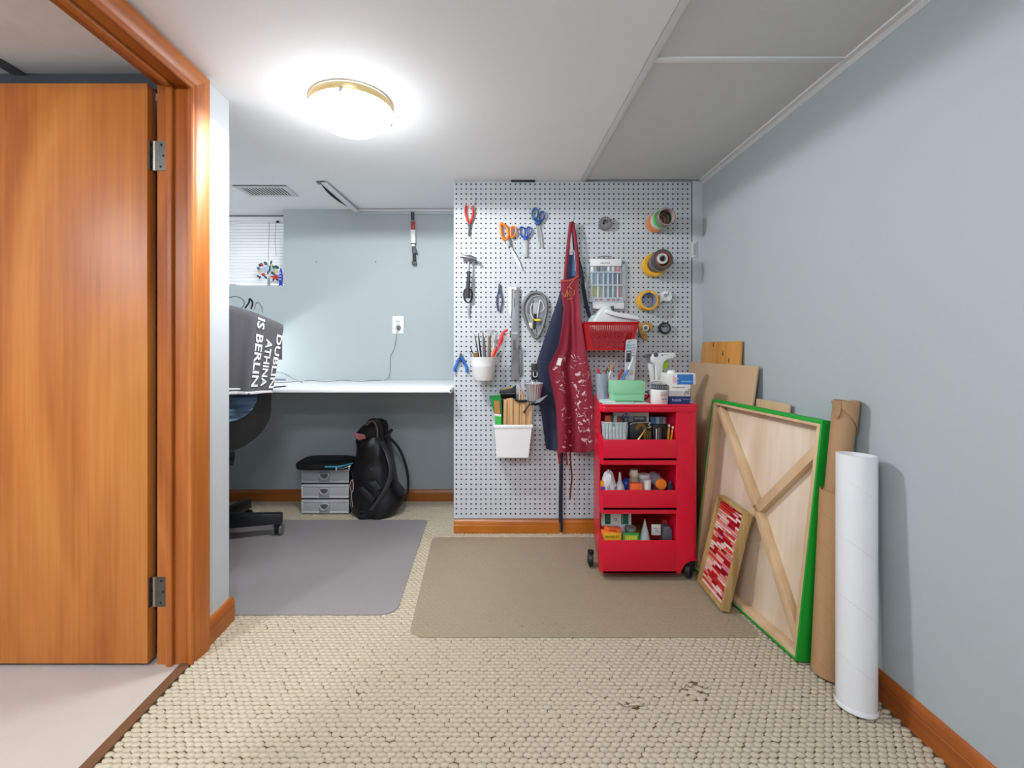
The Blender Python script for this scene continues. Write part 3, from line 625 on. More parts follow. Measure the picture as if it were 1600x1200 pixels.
MB().prism([w(575, 754, YK-.132), w(586, 751, YK-.132), w(596, 763, YK-.132), w(588, 768, YK-.132)], (0, .02, 0)).build('side_patch', M('patch_grey', '2d2e33', rough=.3), bp, bevel=.004)
lp = [w(560+6*math.cos(t)+6, 803+4.0*math.sin(t), YK-.11) for t in [2*math.pi*k/16 for k in range(17)]]
for p in lp: p.z = max(p.z, .006)
MB().tube(lp, .004, 6, caps=False).build('strap_loop', M('strap_black'), bp)
MB().tube(smooth([w(549, 770, YK-.11), w(546.5, 757, YK-.12), w(551, 750, YK-.12), w(552, 765, YK-.13), w(549, 772, YK-.13), w(551, 792, YK-.12)]), .0018, 6).build('cord', M('cord_pink', 'c6a49c', rough=.6), bp)
MB().lathe([(.0005, 0), (.006, 0), (.006, .004), (.0005, .004)], w(580, 733, YK-.125), (0, -1, 0), 10).build('stud', M('stud', '55555a', rough=.3, metal=.6), bp)
# ---------------------------------------------------------------- office chair
C = Vector((-1.357, 2.236, 0))
ch = T('office_chair', 'black swivel office chair turned toward the white desk', 'chair', C)
PL = M('chair_black', '141518', rough=.35, var=.1)
for k in range(5):
    a = math.radians(16.6+72*k); dr = Vector((math.cos(a), math.sin(a), 0)); sd = Vector((-dr.y, dr.x, 0))
    P = []
    for zz in (0, 1):
        for (r, hw, zb, zt2) in ((.03, .03, .075, .135), (.315, .018, .068, .113)):
            pass
    i0, i1 = C+dr*.03, C+dr*.312
    MB().hexa([i0-sd*.03+Vector((0,0,.07)), i1-sd*.018+Vector((0,0,.062)), i1+sd*.018+Vector((0,0,.062)), i0+sd*.03+Vector((0,0,.07)), i0-sd*.026+Vector((0,0,.135)), i1-sd*.015+Vector((0,0,.113)), i1+sd*.015+Vector((0,0,.113)), i0+sd*.026+Vector((0,0,.135))]).build('leg', PL, ch, bevel=.003)
    e = C+dr*.292; e.z = .0295
    fk = MB().tube([e+Vector((0, 0, .012)), e+Vector((0, 0, .04))], .014, 10).build('caster', PL, ch)
    wax = Vector((1, 0, 0)) if k == 0 else sd
    for sgn in (-1, 1):
        MB().lathe([(.0005, -.006), (.020, -.006), (.0258, -.004), (.0258, .004), (.02, .006), (.0005, .006)], e+wax*sgn*.0175+Vector((0, 0, 0)), wax, 18).build('wheel', M('wheel_chrome' if k == 0 else 'wheel_black', '8c8f90' if k == 0 else '1a1a1c', rough=.3, metal=.7 if k == 0 else 0), fk)
    MB().lathe([(.0005, -.011), (.0215, -.011), (.0215, .011), (.0005, .011)], e, wax, 16).build('hood', PL, fk)
MB().tube([C+Vector((0, 0, .12)), C+Vector((0, 0, .26))], .025, 14).build('column', PL, ch)
MB().tube([C+Vector((0, 0, .26)), C+Vector((0, 0, .40))], .015, 14).build('gas_lift', CHROME, ch)
tn, nn = Vector((.89, .456, 0)), Vector((.456, -.89, 0))
BC = Vector((-1.23, 1.99, 0))
SC = C+nn*.03-tn*.11
m = MB(Matrix.Translation(SC) @ Matrix.Rotation(math.atan2(tn.y, tn.x), 4, 'Z'))
P = rrect(-.17, .17, -.18, .22, (.08, .08, .06, .06)); m.prism([(x, y, .415) for x, y, _ in P], (0, 0, .065)); m.build('seat', M('seat_fabric', '1a1b1f', rough=.85), ch, bevel=.02, seg=3)
m = MB(Matrix.Translation(C) @ Matrix.Rotation(math.atan2(tn.y, tn.x), 4, 'Z')); m.box(-.09, .09, -.1, .1, .39, .416); m.build('seat_plate', PL, ch, bevel=.005)
MB().tube([C+nn*.06+Vector((0,0,.40)), BC+nn*-.015+Vector((0, 0, .41)), BC+nn*-.012+Vector((0, 0, .55))], .014, 8, flat=1).build('back_bracket', PL, ch)
def shell(a, z):       # back shell surface: outward bulge
    return BC+tn*a+nn*(.055*(1-(a/.26)**2))+Vector((0, 0, z))
def shf(u, v):
    z = .49+(1.09-.49)*v
    wd = .246*min(1, (1-max(0, 1-v/.34)**2.3)**.5+.0) if v < .34 else .246-.02*max(0, v-.5)
    return shell((2*u-1)*max(wd, .06), z-.02*(1-v)*0)
MB().sheet(shf, 18, 20, .016).build('backrest', PL, ch, angle=60)
for a_, z_ in ((.06, .492),): MB().lathe([(.0005, -.012), (.006, -.012), (.006, .006), (.0005, .006)], shell(a_, z_)+nn*.0, (.4, 0, -.9), 8).build('bolt', PL, ch)
# towel draped over the backrest
def towel(a, v):
    """a along the backrest, v 0 (rear hem) .. 1 (front hem)"""
    edge = 1.137-.6*max(0, a-.08)**1.35*1.0
    topz = edge-.05*max(0, -a-.2)
    fold = .010*math.sin(a*38+.6)*(v if v > .4 else .3)+.006*math.sin(a*71+1)*v
    if v < .3:
        t = v/.3; off = -.03; z = .90+(topz-.025-.90)*t
    elif v < .5:
        t = (v-.3)/.2; ang = math.pi*(1-t); off = .0175+.0475*math.cos(ang); z = topz-.025+.025*math.sin(ang)
    else:
        t = (v-.5)/.5; off = .065+.012*t; z = (topz-.025)+(.757+.03*max(0, .2-a)-(topz-.025))*t
    aa = a-(.045*max(0, (v-.5)/.5)*max(0, a)/.29)
    bul = .055*(1-(min(abs(aa), .3)/.27)**2)
    return BC+tn*aa+nn*(bul+off+fold)+Vector((0, 0, z))
tw = T('towel', 'dark grey printed towel with white city names draped over the chair back', 'towel', BC+Vector((0, 0, .76)))
TWM = M('towel_grey', '5b595d', rough=.9, var=.08, scale=60, bump=.4, bscale=500, sheen=.2)
MB().sheet(lambda u, v: towel(-.30+.595*u, v), 90, 70, .006).build('cloth', TWM, tw, angle=70)
TXW = M('print_white', 'eeeeee', rough=.8)
def tprint(body, v0, v1, a0, a1, name='lettering'):
    cu = text_mesh(body, 1, lambda x, y: (x, y, 0), .022); xs = [p[0] for p in cu.v]; ys = [p[1] for p in cu.v]
    X0, X1, Y0_, Y1_ = min(xs), max(xs), min(ys), max(ys)
    out_ = []
    for x, y, _ in cu.v:
        v = v0+(v1-v0)*(x-X0)/(X1-X0); a = a0+(a1-a0)*(y-Y0_)/(Y1_-Y0_)
        e = 1e-3; p = towel(a, v); n_ = (towel(a+e, v)-p).cross(towel(a, v-e)-p).normalized()
        if n_.dot(nn) < -.2: n_ = -n_
        out_.append(p+n_*.0075)
    mm = MB(); mm.add(out_, cu.f); o = mm.build(name, TXW, tw); o['kind'] = 'stuff'
    return o
tprint('IS BERLIN', .485, .952, .190, .217); tprint('ATHINA', .61, .952, .231, .259); tprint('DUBLIN', .55, .965, .272, .2935)
for k, (v0, v1) in enumerate(((.962, .972), (.982, .992))):
    MB().sheet(lambda u, v: towel(-.298+(.445 if k == 0 else .59)*u, v0+(v1-v0)*v)+nn*.0042, 30, 1, .002).build('hem_stripe', TXW, tw)
MB().sheet(lambda u, v: towel(-.30+.595*u, .993+.007*v), 30, 1, .0095).build('hem', M('hem_pale', 'd9d2d0', rough=.8), tw)
# blue cloth hanging under the towel
def bcl(u, v):
    a = -.25+(.25+.07+.125*max(0, 1-v**3)**.5)*u; z = .80-.05*u*0-(.165*v)
    return shell(a, z+.03*(1-u)*0)+nn*(.023+.006*math.sin(v*22+u*5)+.005*math.sin(v*41-u*9))
MB().sheet(bcl, 24, 26, .004).thing('blue_cloth', 'crumpled denim blue cloth hanging on the chair back below the towel', 'cloth', M('denim_blue', '4d6580', rough=.6, var=.3, scale=14, bump=.4, bscale=60), angle=70)
# wire headset on top of the towel
hs = T('headset', 'thin black wire headset lying on top of the draped chair back', 'headset', towel(.13, .4))
q0 = towel(.13, .4)
lpw = [q0+tn*(.035*math.cos(t)-.025)+Vector((0, 0, .026+.028*math.sin(t))) for t in [math.pi*(1.15-1.45*k/14) for k in range(15)]]
MB().tube(lpw, .0017, 6).build('band', BLACK, hs)
MB().tube(smooth([q0+tn*.012+Vector((0,0,.004)), q0+tn*.028+Vector((0, 0, .03)), q0+tn*.035+Vector((0, -.01, .046)), q0+tn*.042+Vector((0,0,.03)), q0+tn*.036+Vector((0,0,.002))]), .004, 6).build('arm', BLACK, hs)
MB().tube(smooth([q0+tn*.05+Vector((0,0,.0)), q0+tn*.055+Vector((0, 0, .026)), q0+tn*.07+Vector((0, -.01, .03)), q0+tn*.078+Vector((0,0,.012)), q0+tn*.08+Vector((0,0,-.012))]), .002, 6).build('arm', M('wire_steel', '86888a', rough=.4, metal=.6), hs)
# ---------------------------------------------------------------- pegboard
def perforated(m, c00, c10, c11, c01, nx, ny, rx, t, margin=(0, 0, 0, 0), n=8, rnd=True):
    """sheet between four corners with nx*ny real holes; rx = hole radius in cells; t = thickness vector"""
    c00, c10, c11, c01, t = (Vector(q) for q in (c00, c10, c11, c01, t))
    def P(u, v): return c00*(1-u)*(1-v)+c10*u*(1-v)+c11*u*v+c01*(1-u)*v
    ml, mr, mb_, mt = margin
    ux = [0]+[ml+(1-ml-mr)*i/nx for i in range(1, nx)]+[1]; vy = [0]+[mb_+(1-mb_-mt)*j/ny for j in range(1, ny)]+[1]
    du, dv = (1-ml-mr)/nx, (1-mb_-mt)/ny
    ou = [(0, 0), (.5, 0), (1, 0), (1, .5), (1, 1), (.5, 1), (0, 1), (0, .5)]
    for i in range(nx):
        cu = ml+du*(i+.5)
        for j in range(ny):
            cv = mb_+dv*(j+.5); u0, u1, v0, v1 = ux[i], ux[i+1], vy[j], vy[j+1]
            A = []
            for a, b_ in ou:
                uu = u0 if a == 0 else (u1 if a == 1 else cu); vv = v0 if b_ == 0 else (v1 if b_ == 1 else cv)
                A.append(P(uu, vv))
            B = []
            for k in range(8):
                an = math.radians(225+45*k); B.append(P(cu+rx*du*math.cos(an), cv+rx*dv*math.sin(an)))
            Cc = [p+t for p in B]
            m.add(A+B+Cc, [(k, (k+1) % 8, 8+(k+1) % 8, 8+k) for k in range(8)]+[(8+k, 8+(k+1) % 8, 16+(k+1) % 8, 16+k) for k in range(8)])
    return m
pb = T('pegboard', 'pale grey perforated pegboard covering the partition wall', 'pegboard', (.43, YP, .076))
PEG = M('pegboard_speckle', 'c2c7ca', rough=.55, var=.10, scale=420)
s303 = F/YP
X0, X1 = xat(709, YP), xat(1080.3, YP); Zt, Zb = zat(284.5, YP), zat(810, YP)
p_ = .025365; hx0 = xat(713.1, YP); hz0 = zat(287.8, YP)
nx = 48; ny = int((hz0-Zb-.008)/p_)+1
L_ = hx0-p_/2; R_ = hx0+p_*(nx-.5); Bt = hz0-p_*(ny-.5); Tp = hz0+p_/2
Wd, Ht = X1-X0, Zt-Zb
m = MB(); perforated(m, (X0, YP, Zb), (X1, YP, Zb), (X1, YP, Zt), (X0, YP, Zt), nx, ny, .17, (0, .005, 0), ((L_-X0)/Wd, (X1-R_)/Wd, (Bt-Zb)/Ht, (Zt-Tp)/Ht))
me = bpy.data.meshes.new('board'); me.from_pydata([(p[0]-.43, p[1]-YP, p[2]-.076) for p in m.v], [], m.f); me.materials.append(PEG); me.materials.append(M('hardboard_core_shaded', '2c2621', rough=.9))  # hole walls: brown hardboard, darkened to stand for shade inside the holes
me.polygons.foreach_set('material_index', [1 if (i % 16) >= 8 else 0 for i in range(len(me.polygons))])
o = bpy.data.objects.new('board', me); COL.objects.link(o); o.parent = pb
MB().box(X0+.004, X1-.001, YP+.006, YP+.0115, Zb, Zt).build('backing', DARK, pb)  # dark sheet added so the holes look shaded
MB().box(X0-.0, X0+.002, YP+.0003, YP+.0115, Zb, Zt).build('edge', PEG, pb)
MB().box(X0, XT, YP-.001, YP+.004, Zt+.0003, ZC-.0005).build('top_strip', M('strip_grey', 'b6b9ba', rough=.5), pb)
MB().box(XT, X1, YP-.002, YP+.004, Zt+.0003, ZC-.004).build('top_strip', M('strip_dark', '8d9091', rough=.5), pb)
MB().box(X1+.0002, X1+.005, YP+.003, YP+.011, Zb, Zt).build('gap_shade', DARK, pb)  # dark strip painted for the shade in the right seam
MB().box(xat(798.5, YP), xat(836, YP), YP-.008, YP-.0012, zat(285, YP), zat(281.9, YP)).build('top_clip', BLACK, pb, bevel=.001)
MB().box(X1+.005, xr(YP)-.001, YP-.001, YP+.0115, Zb, ZC-.004).struct('trim_7', M('edge_panel', 'c3c8ca', rough=.6))
lt = T('latch_bracket', 'white metal latch bracket at the right edge of the pegboard', 'bracket', w(1083, 402, YP))
MB().box(xat(1080, YP), xat(1088, YP), YP-.006, YP-.0015, zat(403, YP), zat(378, YP)).build('plate', M('latch_white', 'cdd1d2', rough=.4), lt, bevel=.001)
MB().box(xat(1082.3, YP), xat(1085.5, YP), YP-.009, YP-.006, zat(399, YP), zat(381, YP)).build('slide', M('latch_grey', 'a7abad', rough=.4), lt, bevel=.001)
# ---------------------------------------------------------------- helpers for things hung on the board
def pp(pts, off, th, m=None):
    """outline given at the board, built off the board by `off`, th thick"""
    m = m or MB(); m.prism([w(x, y, YP-off) for x, y in pts], (0, -th, 0)); return m
def pt(pts, off, r, n=8, flat=None, k=4, closed=False):
    P = [w(x, y, YP-off) for x, y in pts]
    if closed: P = P+[P[0]]
    m = MB(); m.tube(smooth(P, k) if k else P, r, n, caps=not closed, flat=flat); return m
def ell(cx, cy, rx, ry, rot=0, n=16):
    c, s_ = math.cos(math.radians(rot)), math.sin(math.radians(rot))
    return [(cx+rx*math.cos(t)*c-ry*math.sin(t)*s_, cy+rx*math.cos(t)*s_+ry*math.sin(t)*c) for t in [2*math.pi*i/n for i in range(n)]]
def loop(pts, off, r, flat=None, k=3):
    P = [w(x, y, YP-off) for x, y in pts]; n_ = len(P)
    ext = P[-2:]+P+P[:3]; S = smooth(ext, k); S = S[2*k:2*k+n_*k+1]
    m = MB(); m.tube(S, r, 8, caps=False, flat=flat); return m
def hook(px, py, L, name_label):
    """steel peg hook leaving a hole of the board"""
    c = w(px, py, YP); m = MB()
    m.tube([c+Vector((0, .008, 0)), c+Vector((0, -L, 0)), c+Vector((0, -L-.006, .004)), c+Vector((0, -L-.007, .012))], .0022, 6)
    return m.thing('peg_hook', name_label, 'hook', CHROME)
TS = M('tool_steel', '8f9294', rough=.35, metal=.7, var=.1)
TSD = M('tool_steel_dark', '55585b', rough=.4, metal=.6, var=.1)
# red pliers
t = T('pliers', 'red handled needle nose pliers hanging at the upper left of the pegboard', 'pliers', w(733, 369, YP))
RED = M('grip_red', 'cf2a1c', rough=.35)
pt([(728.7, 321), (727.2, 329), (729, 340), (732.6, 350)], .014, .0062).build('handle', RED, t)
pt([(737.5, 322), (739.6, 330), (737.5, 341), (733.8, 350)], .016, .0062).build('handle', RED, t)
pp([(730.2, 347.5), (736, 347.5), (734.6, 358), (733, 369.5), (731.3, 369), (730.8, 358)], .008, .012).build('jaw', TSD, t, bevel=.0015)
pt([(736, 325), (738, 324), (742, 318), (743.5, 311)], .012, .0012, 5).build('spring', TS, t)
# orange scissors
t = T('scissors', 'large orange handled scissors with long steel blade on the pegboard', 'scissors', w(800, 424, YP))
ORG = M('grip_orange', 'ee7a1a', rough=.35)
loop([(782.5, 349.5), (787, 351), (792, 356), (793.8, 364), (793, 372), (788.5, 374.5), (784, 369), (782.5, 359)], .014, .0085, .8).build('handle', ORG, t)
loop([(798.5, 356), (803.5, 354.5), (806.5, 359), (805, 366), (799.5, 371.5), (798, 364)], .018, .0068, .8).build('handle', ORG, t)
pp([(790, 374), (797.5, 373), (798.5, 386), (796.3, 388.5), (793, 383)], .009, .008).build('shank', TS, t, bevel=.001)
pp([(795, 386), (798.6, 385), (813, 411), (817.3, 424), (808, 412)], .008, .003).build('blade', TS, t)
pp([(796, 386), (799, 385.5), (811, 408), (815, 421), (806, 410)], .012, .003).build('blade', M('blade_bright', 'c9ccce', rough=.2, metal=.8), t)
MB().lathe([(.0005, .003), (.005, .002), (.005, 0)], w(795.6, 386.5, YP-.018), (0, -1, 0), 10).build('screw', TSD, t)
# small blue pinking scissors
t = T('scissors', 'small blue scissors with pale wide blade hanging between the other scissors', 'scissors', w(821, 401, YP))
B1 = M('grip_royal_blue', '1f3f96', rough=.3)
loop([(815.5, 354.5), (811.5, 359), (813, 366), (818, 371), (819.3, 365), (818.5, 358)], .012, .0042).build('handle', B1, t)
loop([(826, 354.5), (830.3, 359), (828.6, 366), (823.2, 371), (822.5, 365), (823.3, 358)], .014, .0042).build('handle', B1, t)
pp([(817.6, 369), (824.6, 369), (824.6, 375.5), (817.8, 375)], .008, .010).build('pivot', B1, t, bevel=.002)
pp([(818.2, 375), (824.4, 375), (824, 402), (819, 402)], .008, .004).build('blade', M('blade_pale', 'b5b8ba', rough=.4, metal=.3), t, bevel=.0008)
# large blue scissors
t = T('scissors', 'blue handled scissors with round finger loops, topmost of the three scissors', 'scissors', w(842, 389, YP))
B2 = M('grip_blue', '1c4c86', rough=.32)
loop(ell(836, 334.3, 4.6, 9, 4), .014, .0048).build('handle', B2, t)
loop(ell(846.3, 338, 4.2, 7.6, 18), .016, .0048).build('handle', B2, t)
pp([(834.2, 343.5), (838, 345), (841.5, 344), (845.8, 345), (842.5, 352.5), (837.4, 352.5)], .009, .012).build('pivot', B2, t, bevel=.003)
pp([(837.8, 352), (841.6, 352), (843.4, 364), (844.4, 386), (842.2, 384), (840, 368)], .010, .003).build('blade', M('blade_bright'), t)
pp([(839.4, 352), (842.6, 352), (846.2, 366), (848.3, 389), (846, 386), (842.5, 370)], .007, .003).build('blade', M('blade_pale'), t)
hook(844.5, 356.3, .012, 'short steel hook beneath the topmost blue scissors')
# hammer
t = T('hammer', 'claw hammer with black grip hanging on the pegboard', 'hammer', w(732, 466, YP))
pp([(719, 403.5), (723.5, 404.6), (729.3, 405), (732.6, 410), (735.5, 407), (739, 406.3), (744, 410), (748.6, 413), (745.5, 408), (741.5, 402), (735.5, 399.4), (727, 399.6), (722.5, 398.4), (719, 399)], .03, .022).build('head', M('hammer_steel', '6b6c6d', rough=.32, metal=.75, var=.15), t, bevel=.004)
MB().lathe([(.0005, -.008), (.0095, -.008), (.0105, 0), (.0095, .006), (.0005, .007)], w(720.3, 401.3, YP-.041), (-1, 0, -.1), 14).build('striking_face', M('blade_bright'), t)
pt([(733, 408), (732.8, 417), (732.3, 426)], .041, .0055).build('shaft', TS, t)
pt([(732.4, 424), (732, 438), (731, 452), (731.4, 466)], .041, [.0088]*4+[.0105]*4+[.0115]*4+[.010], 10).build('grip', M('grip_black', '26272a', rough=.55), t)
# black shears behind the hammer grip
t = T('shears', 'black handled shears with grey blade hanging below the hammer', 'scissors', w(732, 500, YP))
loop([(724.6, 460), (726.3, 453), (731, 450.5), (736, 453.5), (737.7, 461), (736, 469), (731.5, 473), (726.5, 469)], .012, .0042).build('handle', BLACK, t)
pp([(728.5, 471.5), (734.2, 471.5), (735, 478), (733.6, 490), (732.6, 499), (731, 489), (729.4, 478)], .008, .006).build('blade', M('shear_grey', '9fa2a4', rough=.4, metal=.5), t, bevel=.001)
# blue spring nippers
t = T('tweezers', 'slim dark blue spring tweezers hanging on the pegboard', 'tweezers', w(780, 487, YP))
NB = M('grip_slate_blue', '2e3d63', rough=.4)
pt([(780, 453), (777.3, 462), (776.3, 472), (778.6, 486.5)], .011, .0042, flat=.7).build('arm', NB, t)
pt([(781, 453), (783.8, 462), (784.6, 472), (781.8, 487)], .011, .0042, flat=.7).build('arm', NB, t)
pp([(778.2, 455), (778.6, 445), (780, 442.3), (781.7, 445), (782.6, 455), (780.5, 458)], .007, .009).build('tip', TSD, t, bevel=.0015)
# long grey straightedge
t = T('level', 'long grey metal straightedge with a bright white edge on the pegboard', 'straightedge', w(803, 594, YP))
LG = M('anodised_grey', '8a8c8e', rough=.45, metal=.25, var=.04, stretch=(1, 1, .05), scale=120)
pp([(799.2, 449), (810.2, 449), (811, 452), (810.2, 594), (798.4, 594), (798.8, 500)], .004, .014).build('blade', LG, t, bevel=.001)
pp([(794, 450), (796.5, 448.2), (799.4, 448.6), (799, 488), (798, 497), (795.5, 486)], .006, .018).build('edge_strip', M('level_white', 'e9eaea', rough=.35), t, bevel=.001)
pp([(799.5, 448.3), (806.5, 448.3), (807.3, 453), (799.5, 452)], .0182, .003).build('end_cap', M('level_white'), t)
pp([(800, 519), (808.5, 519), (808.5, 522), (800, 522)], .018, .002).build('clamp', M('blade_bright'), t)
pp([(802, 531), (806, 531), (806, 547), (802, 547)], .018, .001).build('slot', M('slot_dark', '5c5f61', rough=.6), t)
for y in (457, 592): MB().lathe([(.0005, .0012), (.0025, .001), (.0025, 0)], w(805, y, YP-.0185), (0, -1, 0), 8).build('hole', DARK, t)
pp([(803.4, 466), (804.8, 466), (804.8, 480), (803.4, 480)], .018, .0006).build('print', M('slot_dark'), t)
t = T('feeler_gauge', 'narrow dark grey metal strip hanging beside the straightedge', 'gauge', w(812, 587, YP))
pp([(811.5, 545), (814, 545), (815.4, 587), (811.5, 587)], .008, .006).build('strip', M('gauge_grey', '7a7c7f', rough=.4, metal=.5), t, bevel=.0008)
pp([(811.2, 540.5), (813, 540.5), (813, 546), (811.2, 546)], .009, .003).build('tab', M('slot_dark'), t)
# teardrop tool case
t = T('tool_case', 'grey teardrop shaped open tool case hanging on the pegboard', 'case', w(836, 528, YP))
outl = [(838, 457), (846, 459), (852, 467), (854, 479), (852.5, 492), (848, 510), (842.5, 523), (837, 528), (831.5, 522), (823, 505), (818, 491), (817, 480), (820.5, 469), (829, 459)]
G5 = M('case_grey', '77797b', rough=.5)
big = [w(x, y, YP-.004) for x, y in outl]
pp(outl, .003, .012).build('tray', M('case_inner_grey', '8d9092', rough=.5), t, bevel=.003)
loop(outl, .020, .0075, None, 4).build('rim', G5, t, angle=60)
loop([(838+(x-836)*.8, 491+(y-491)*.84) for x, y in outl], .02, .0025, None, 4).build('inner_rim', M('case_rim_pale', 'a5a8aa', rough=.4), t)
pp([(822, 470), (830, 466), (834, 470), (834, 478), (828, 490), (821, 488)], .016, .004).build('pocket', M('case_pocket', '6a6d70', rough=.6), t, bevel=.002)
pp([(833, 474), (843, 472), (842, 490), (833, 491)], .016, .006).build('pocket', M('case_pocket_pale', 'a8abad', rough=.5), t, bevel=.002)
pp([(833.5, 488), (838, 492), (836.5, 516), (833.5, 514)], .016, .006).build('divider', BLACK, t, bevel=.002)
pp([(839, 495), (845, 496), (845, 507), (838.5, 508)], .016, .005).build('pocket', M('case_blue_grey', '5b6478', rough=.5), t, bevel=.002)
pp([(825.5, 504.5), (831.5, 504), (831.8, 514), (828.5, 513)], .016, .010).build('eraser', M('cream_block', 'ddd2bd', rough=.6), t, bevel=.001)
pp([(833.8, 500), (836, 498), (844, 498.5), (845.6, 501), (838, 502.4)], .022, .006).build('clip', M('clip_yellow', 'ecc417', rough=.4), t, bevel=.001)
pt([(836.5, 514), (836.8, 525)], .022, .002, k=0).build('pin', M('blade_bright'), t)
pt([(832, 474), (829.5, 480), (830, 492), (834, 498)], .024, .0022).build('wire', M('wire_white', 'e6e6e6', rough=.4), t)
pt([(843.5, 468.5), (842, 480), (839.5, 496)], .024, .0022).build('wire', M('wire_white'), t)
pt([(843.5, 468.5), (848, 473), (850, 482), (845, 487)], .024, .0018).build('wire', M('wire_white'), t)
pt([(828, 459), (830, 455.2), (837, 455.6), (838, 452.5)], .02, .0025).build('hanger', BLACK, t)
# blue diagonal cutters at the left edge
t = T('wire_cutters', 'blue handled wire cutters hanging open at the left edge', 'pliers', w(719, 583, YP))
BL3 = M('grip_bright_blue', '1d62b8', rough=.35)
pt([(717.3, 560), (714.5, 567), (711.3, 574), (710.2, 580.5)], .014, .0075, flat=.8).build('handle', BL3, t)
pt([(721.5, 557), (725.5, 567), (729.2, 574), (729, 582)], .016, .0075, flat=.8).build('handle', BL3, t)
pp([(717, 561), (718.4, 553), (720, 550.5), (722, 553), (723, 560), (720.5, 564)], .010, .010).build('jaw', TSD, t, bevel=.0015)
pt([(717.6, 562), (719.5, 566), (721.5, 569.5), (724, 567)], .013, .001, 5).build('spring', M('spring_tan', 'a48f6a', rough=.4, metal=.4), t)
# ---------------------------------------------------------------- white bucket with hand tools
YBk = YP-.082; sB = F/YBk
bkc = Vector((xat(755.3, YBk), YBk, 0)); zr, zb_ = zat(558, YBk-.03), zat(595.5, YBk-.05)
WP = M('white_plastic', 'ebebea', rough=.35, var=.01)
t = T('bucket', 'round white plastic bucket of brushes hung on the pegboard', 'bucket', (bkc.x, bkc.y, zb_))
r1, r0 = 21.3/sB, 15.2/sB
hB = zr-zb_
prof = [(.0005, 0), (r0*.93, 0), (r0, .004), (r0+(r1-r0)*.55, hB*.60), (r0+(r1-r0)*.62, hB*.62), (r0+(r1-r0)*.62, hB*.66), (r0+(r1-r0)*.68, hB*.70), (r0+(r1-r0)*.72, hB*.82), (r1*.955, hB*.86), (r1*.965, hB*.95), (r1*1.0, hB*.955), (r1*1.01, hB), (r1*.94, hB), (r1*.90, hB*.9), (r0*.94, .01), (.0005, .008)]
MB().lathe(prof, (bkc.x, bkc.y, zb_), n=32).build('pail', WP, t, angle=50)
MB().box(bkc.x-.012, bkc.x+.012, YP-.022, YP-.0005, zr-.03, zr-.006).build('hanger', WP, t, bevel=.002)
def stick(name, label, cat, a, b_, r, mat, tip=None, yo=0, n=8, group='hand tools standing in the white bucket'):
    """a = base pixel inside container, b_ = tip pixel"""
    A, B = w(a[0], a[1], YBk+yo), w(b_[0], b_[1], YBk+yo*1.3-.0)
    t_ = T(name, label, cat, A, group)
    tp = tip[0] if tip else 0
    MB().tube([A, A.lerp(B, .5), A.lerp(B, 1-tp)], r if isinstance(r, list) else [r*.9, r, r*.8], n).build('handle', mat, t_)
    if tip: MB().tube([A.lerp(B, 1-tp), A.lerp(B, 1-tp*.5), B], tip[1], n, flat=tip[3] if len(tip) > 3 else None).build('tip', tip[2], t_)
    return t_
GB = M('brush_dark', '3b3c40', rough=.45); BRS = M('brass', 'b58a48', rough=.3, metal=.7); BRN = M('wood_brown', '80583a', rough=.5); TAN = M('stick_tan', 'b98f60', rough=.55)
stick('paintbrush', 'slim dark brush with bent tip at the left of the bucket', 'paintbrush', (751, 572), (741.3, 522), .0032, GB, (.1, [.002, .0016, .001], TS), -.01)
stick('paintbrush', 'black handled modelling tool leaning left in the bucket', 'tool', (753.5, 572), (747.3, 521), .0042, BLACK, (.08, [.003, .0025, .002], TS), .008)
stick('paintbrush', 'grey pen with brass tip standing upright in the bucket', 'tool', (756, 572), (754.3, 516), .0042, M('pewter', '7d7c78', rough=.4, metal=.4), (.14, [.0035, .003, .001], BRS), -.02)
stick('paintbrush', 'dark scribing tool beside the grey pen in the bucket', 'tool', (759, 572), (757, 527), .0036, GB, None, .015)
stick('spatula', 'steel clay tool with round flat blade rising from the bucket', 'tool', (765.5, 572), (767, 515), .003, BRN, (.14, [.003, .016, .021], M('blade_pale'), .15), .02)
stick('paint_stirrer', 'flat brown wooden stick standing in the bucket', 'stick', (764, 572), (765, 525), [.008]*3, M('stick_brown', '7e6a55', rough=.6), None, .0, 4)
stick('paintbrush', 'fan brush with brass ferrule low in the bucket', 'paintbrush', (748, 572), (742.7, 551.5), .004, BRN, (.5, [.006, .011, .013], BRS, .5), -.028)
stick('palette_knife', 'white handled palette knife standing in the bucket', 'tool', (766, 572), (774.5, 521), .0028, M('white_handle', 'e4e2dc', rough=.4), (.3, [.003, .004, .001], CHROME), .0)
stick('craft_knife', 'orange handled craft knife leaning right in the bucket', 'knife', (764, 572), (775.5, 540), [.006, .0075, .006], M('knife_orange', 'd9593a', rough=.4), (.12, [.005, .004, .002], TSD), -.02)
stick('screwdriver', 'slim pointed steel awl leaning right in the bucket', 'awl', (768, 572), (777.5, 518), .0022, M('pewter'), None, .025)
stick('paintbrush', 'curved blue brush leaning over the left rim of the bucket', 'paintbrush', (744, 572), (733.5, 548), .004, M('handle_blue_pale', '5b7ea8', rough=.4), (.25, [.004, .003, .001], TS), .0)
stick('paintbrush', 'thin black brush leaning over the left rim of the bucket', 'paintbrush', (747, 572), (735, 542), .0026, BLACK, None, -.015)
stick('marker', 'dark blue cap leaning over the right rim of the bucket', 'marker', (768, 566), (780.5, 551), .005, M('handle_dark_blue', '2a3a58', rough=.4), None, .012)
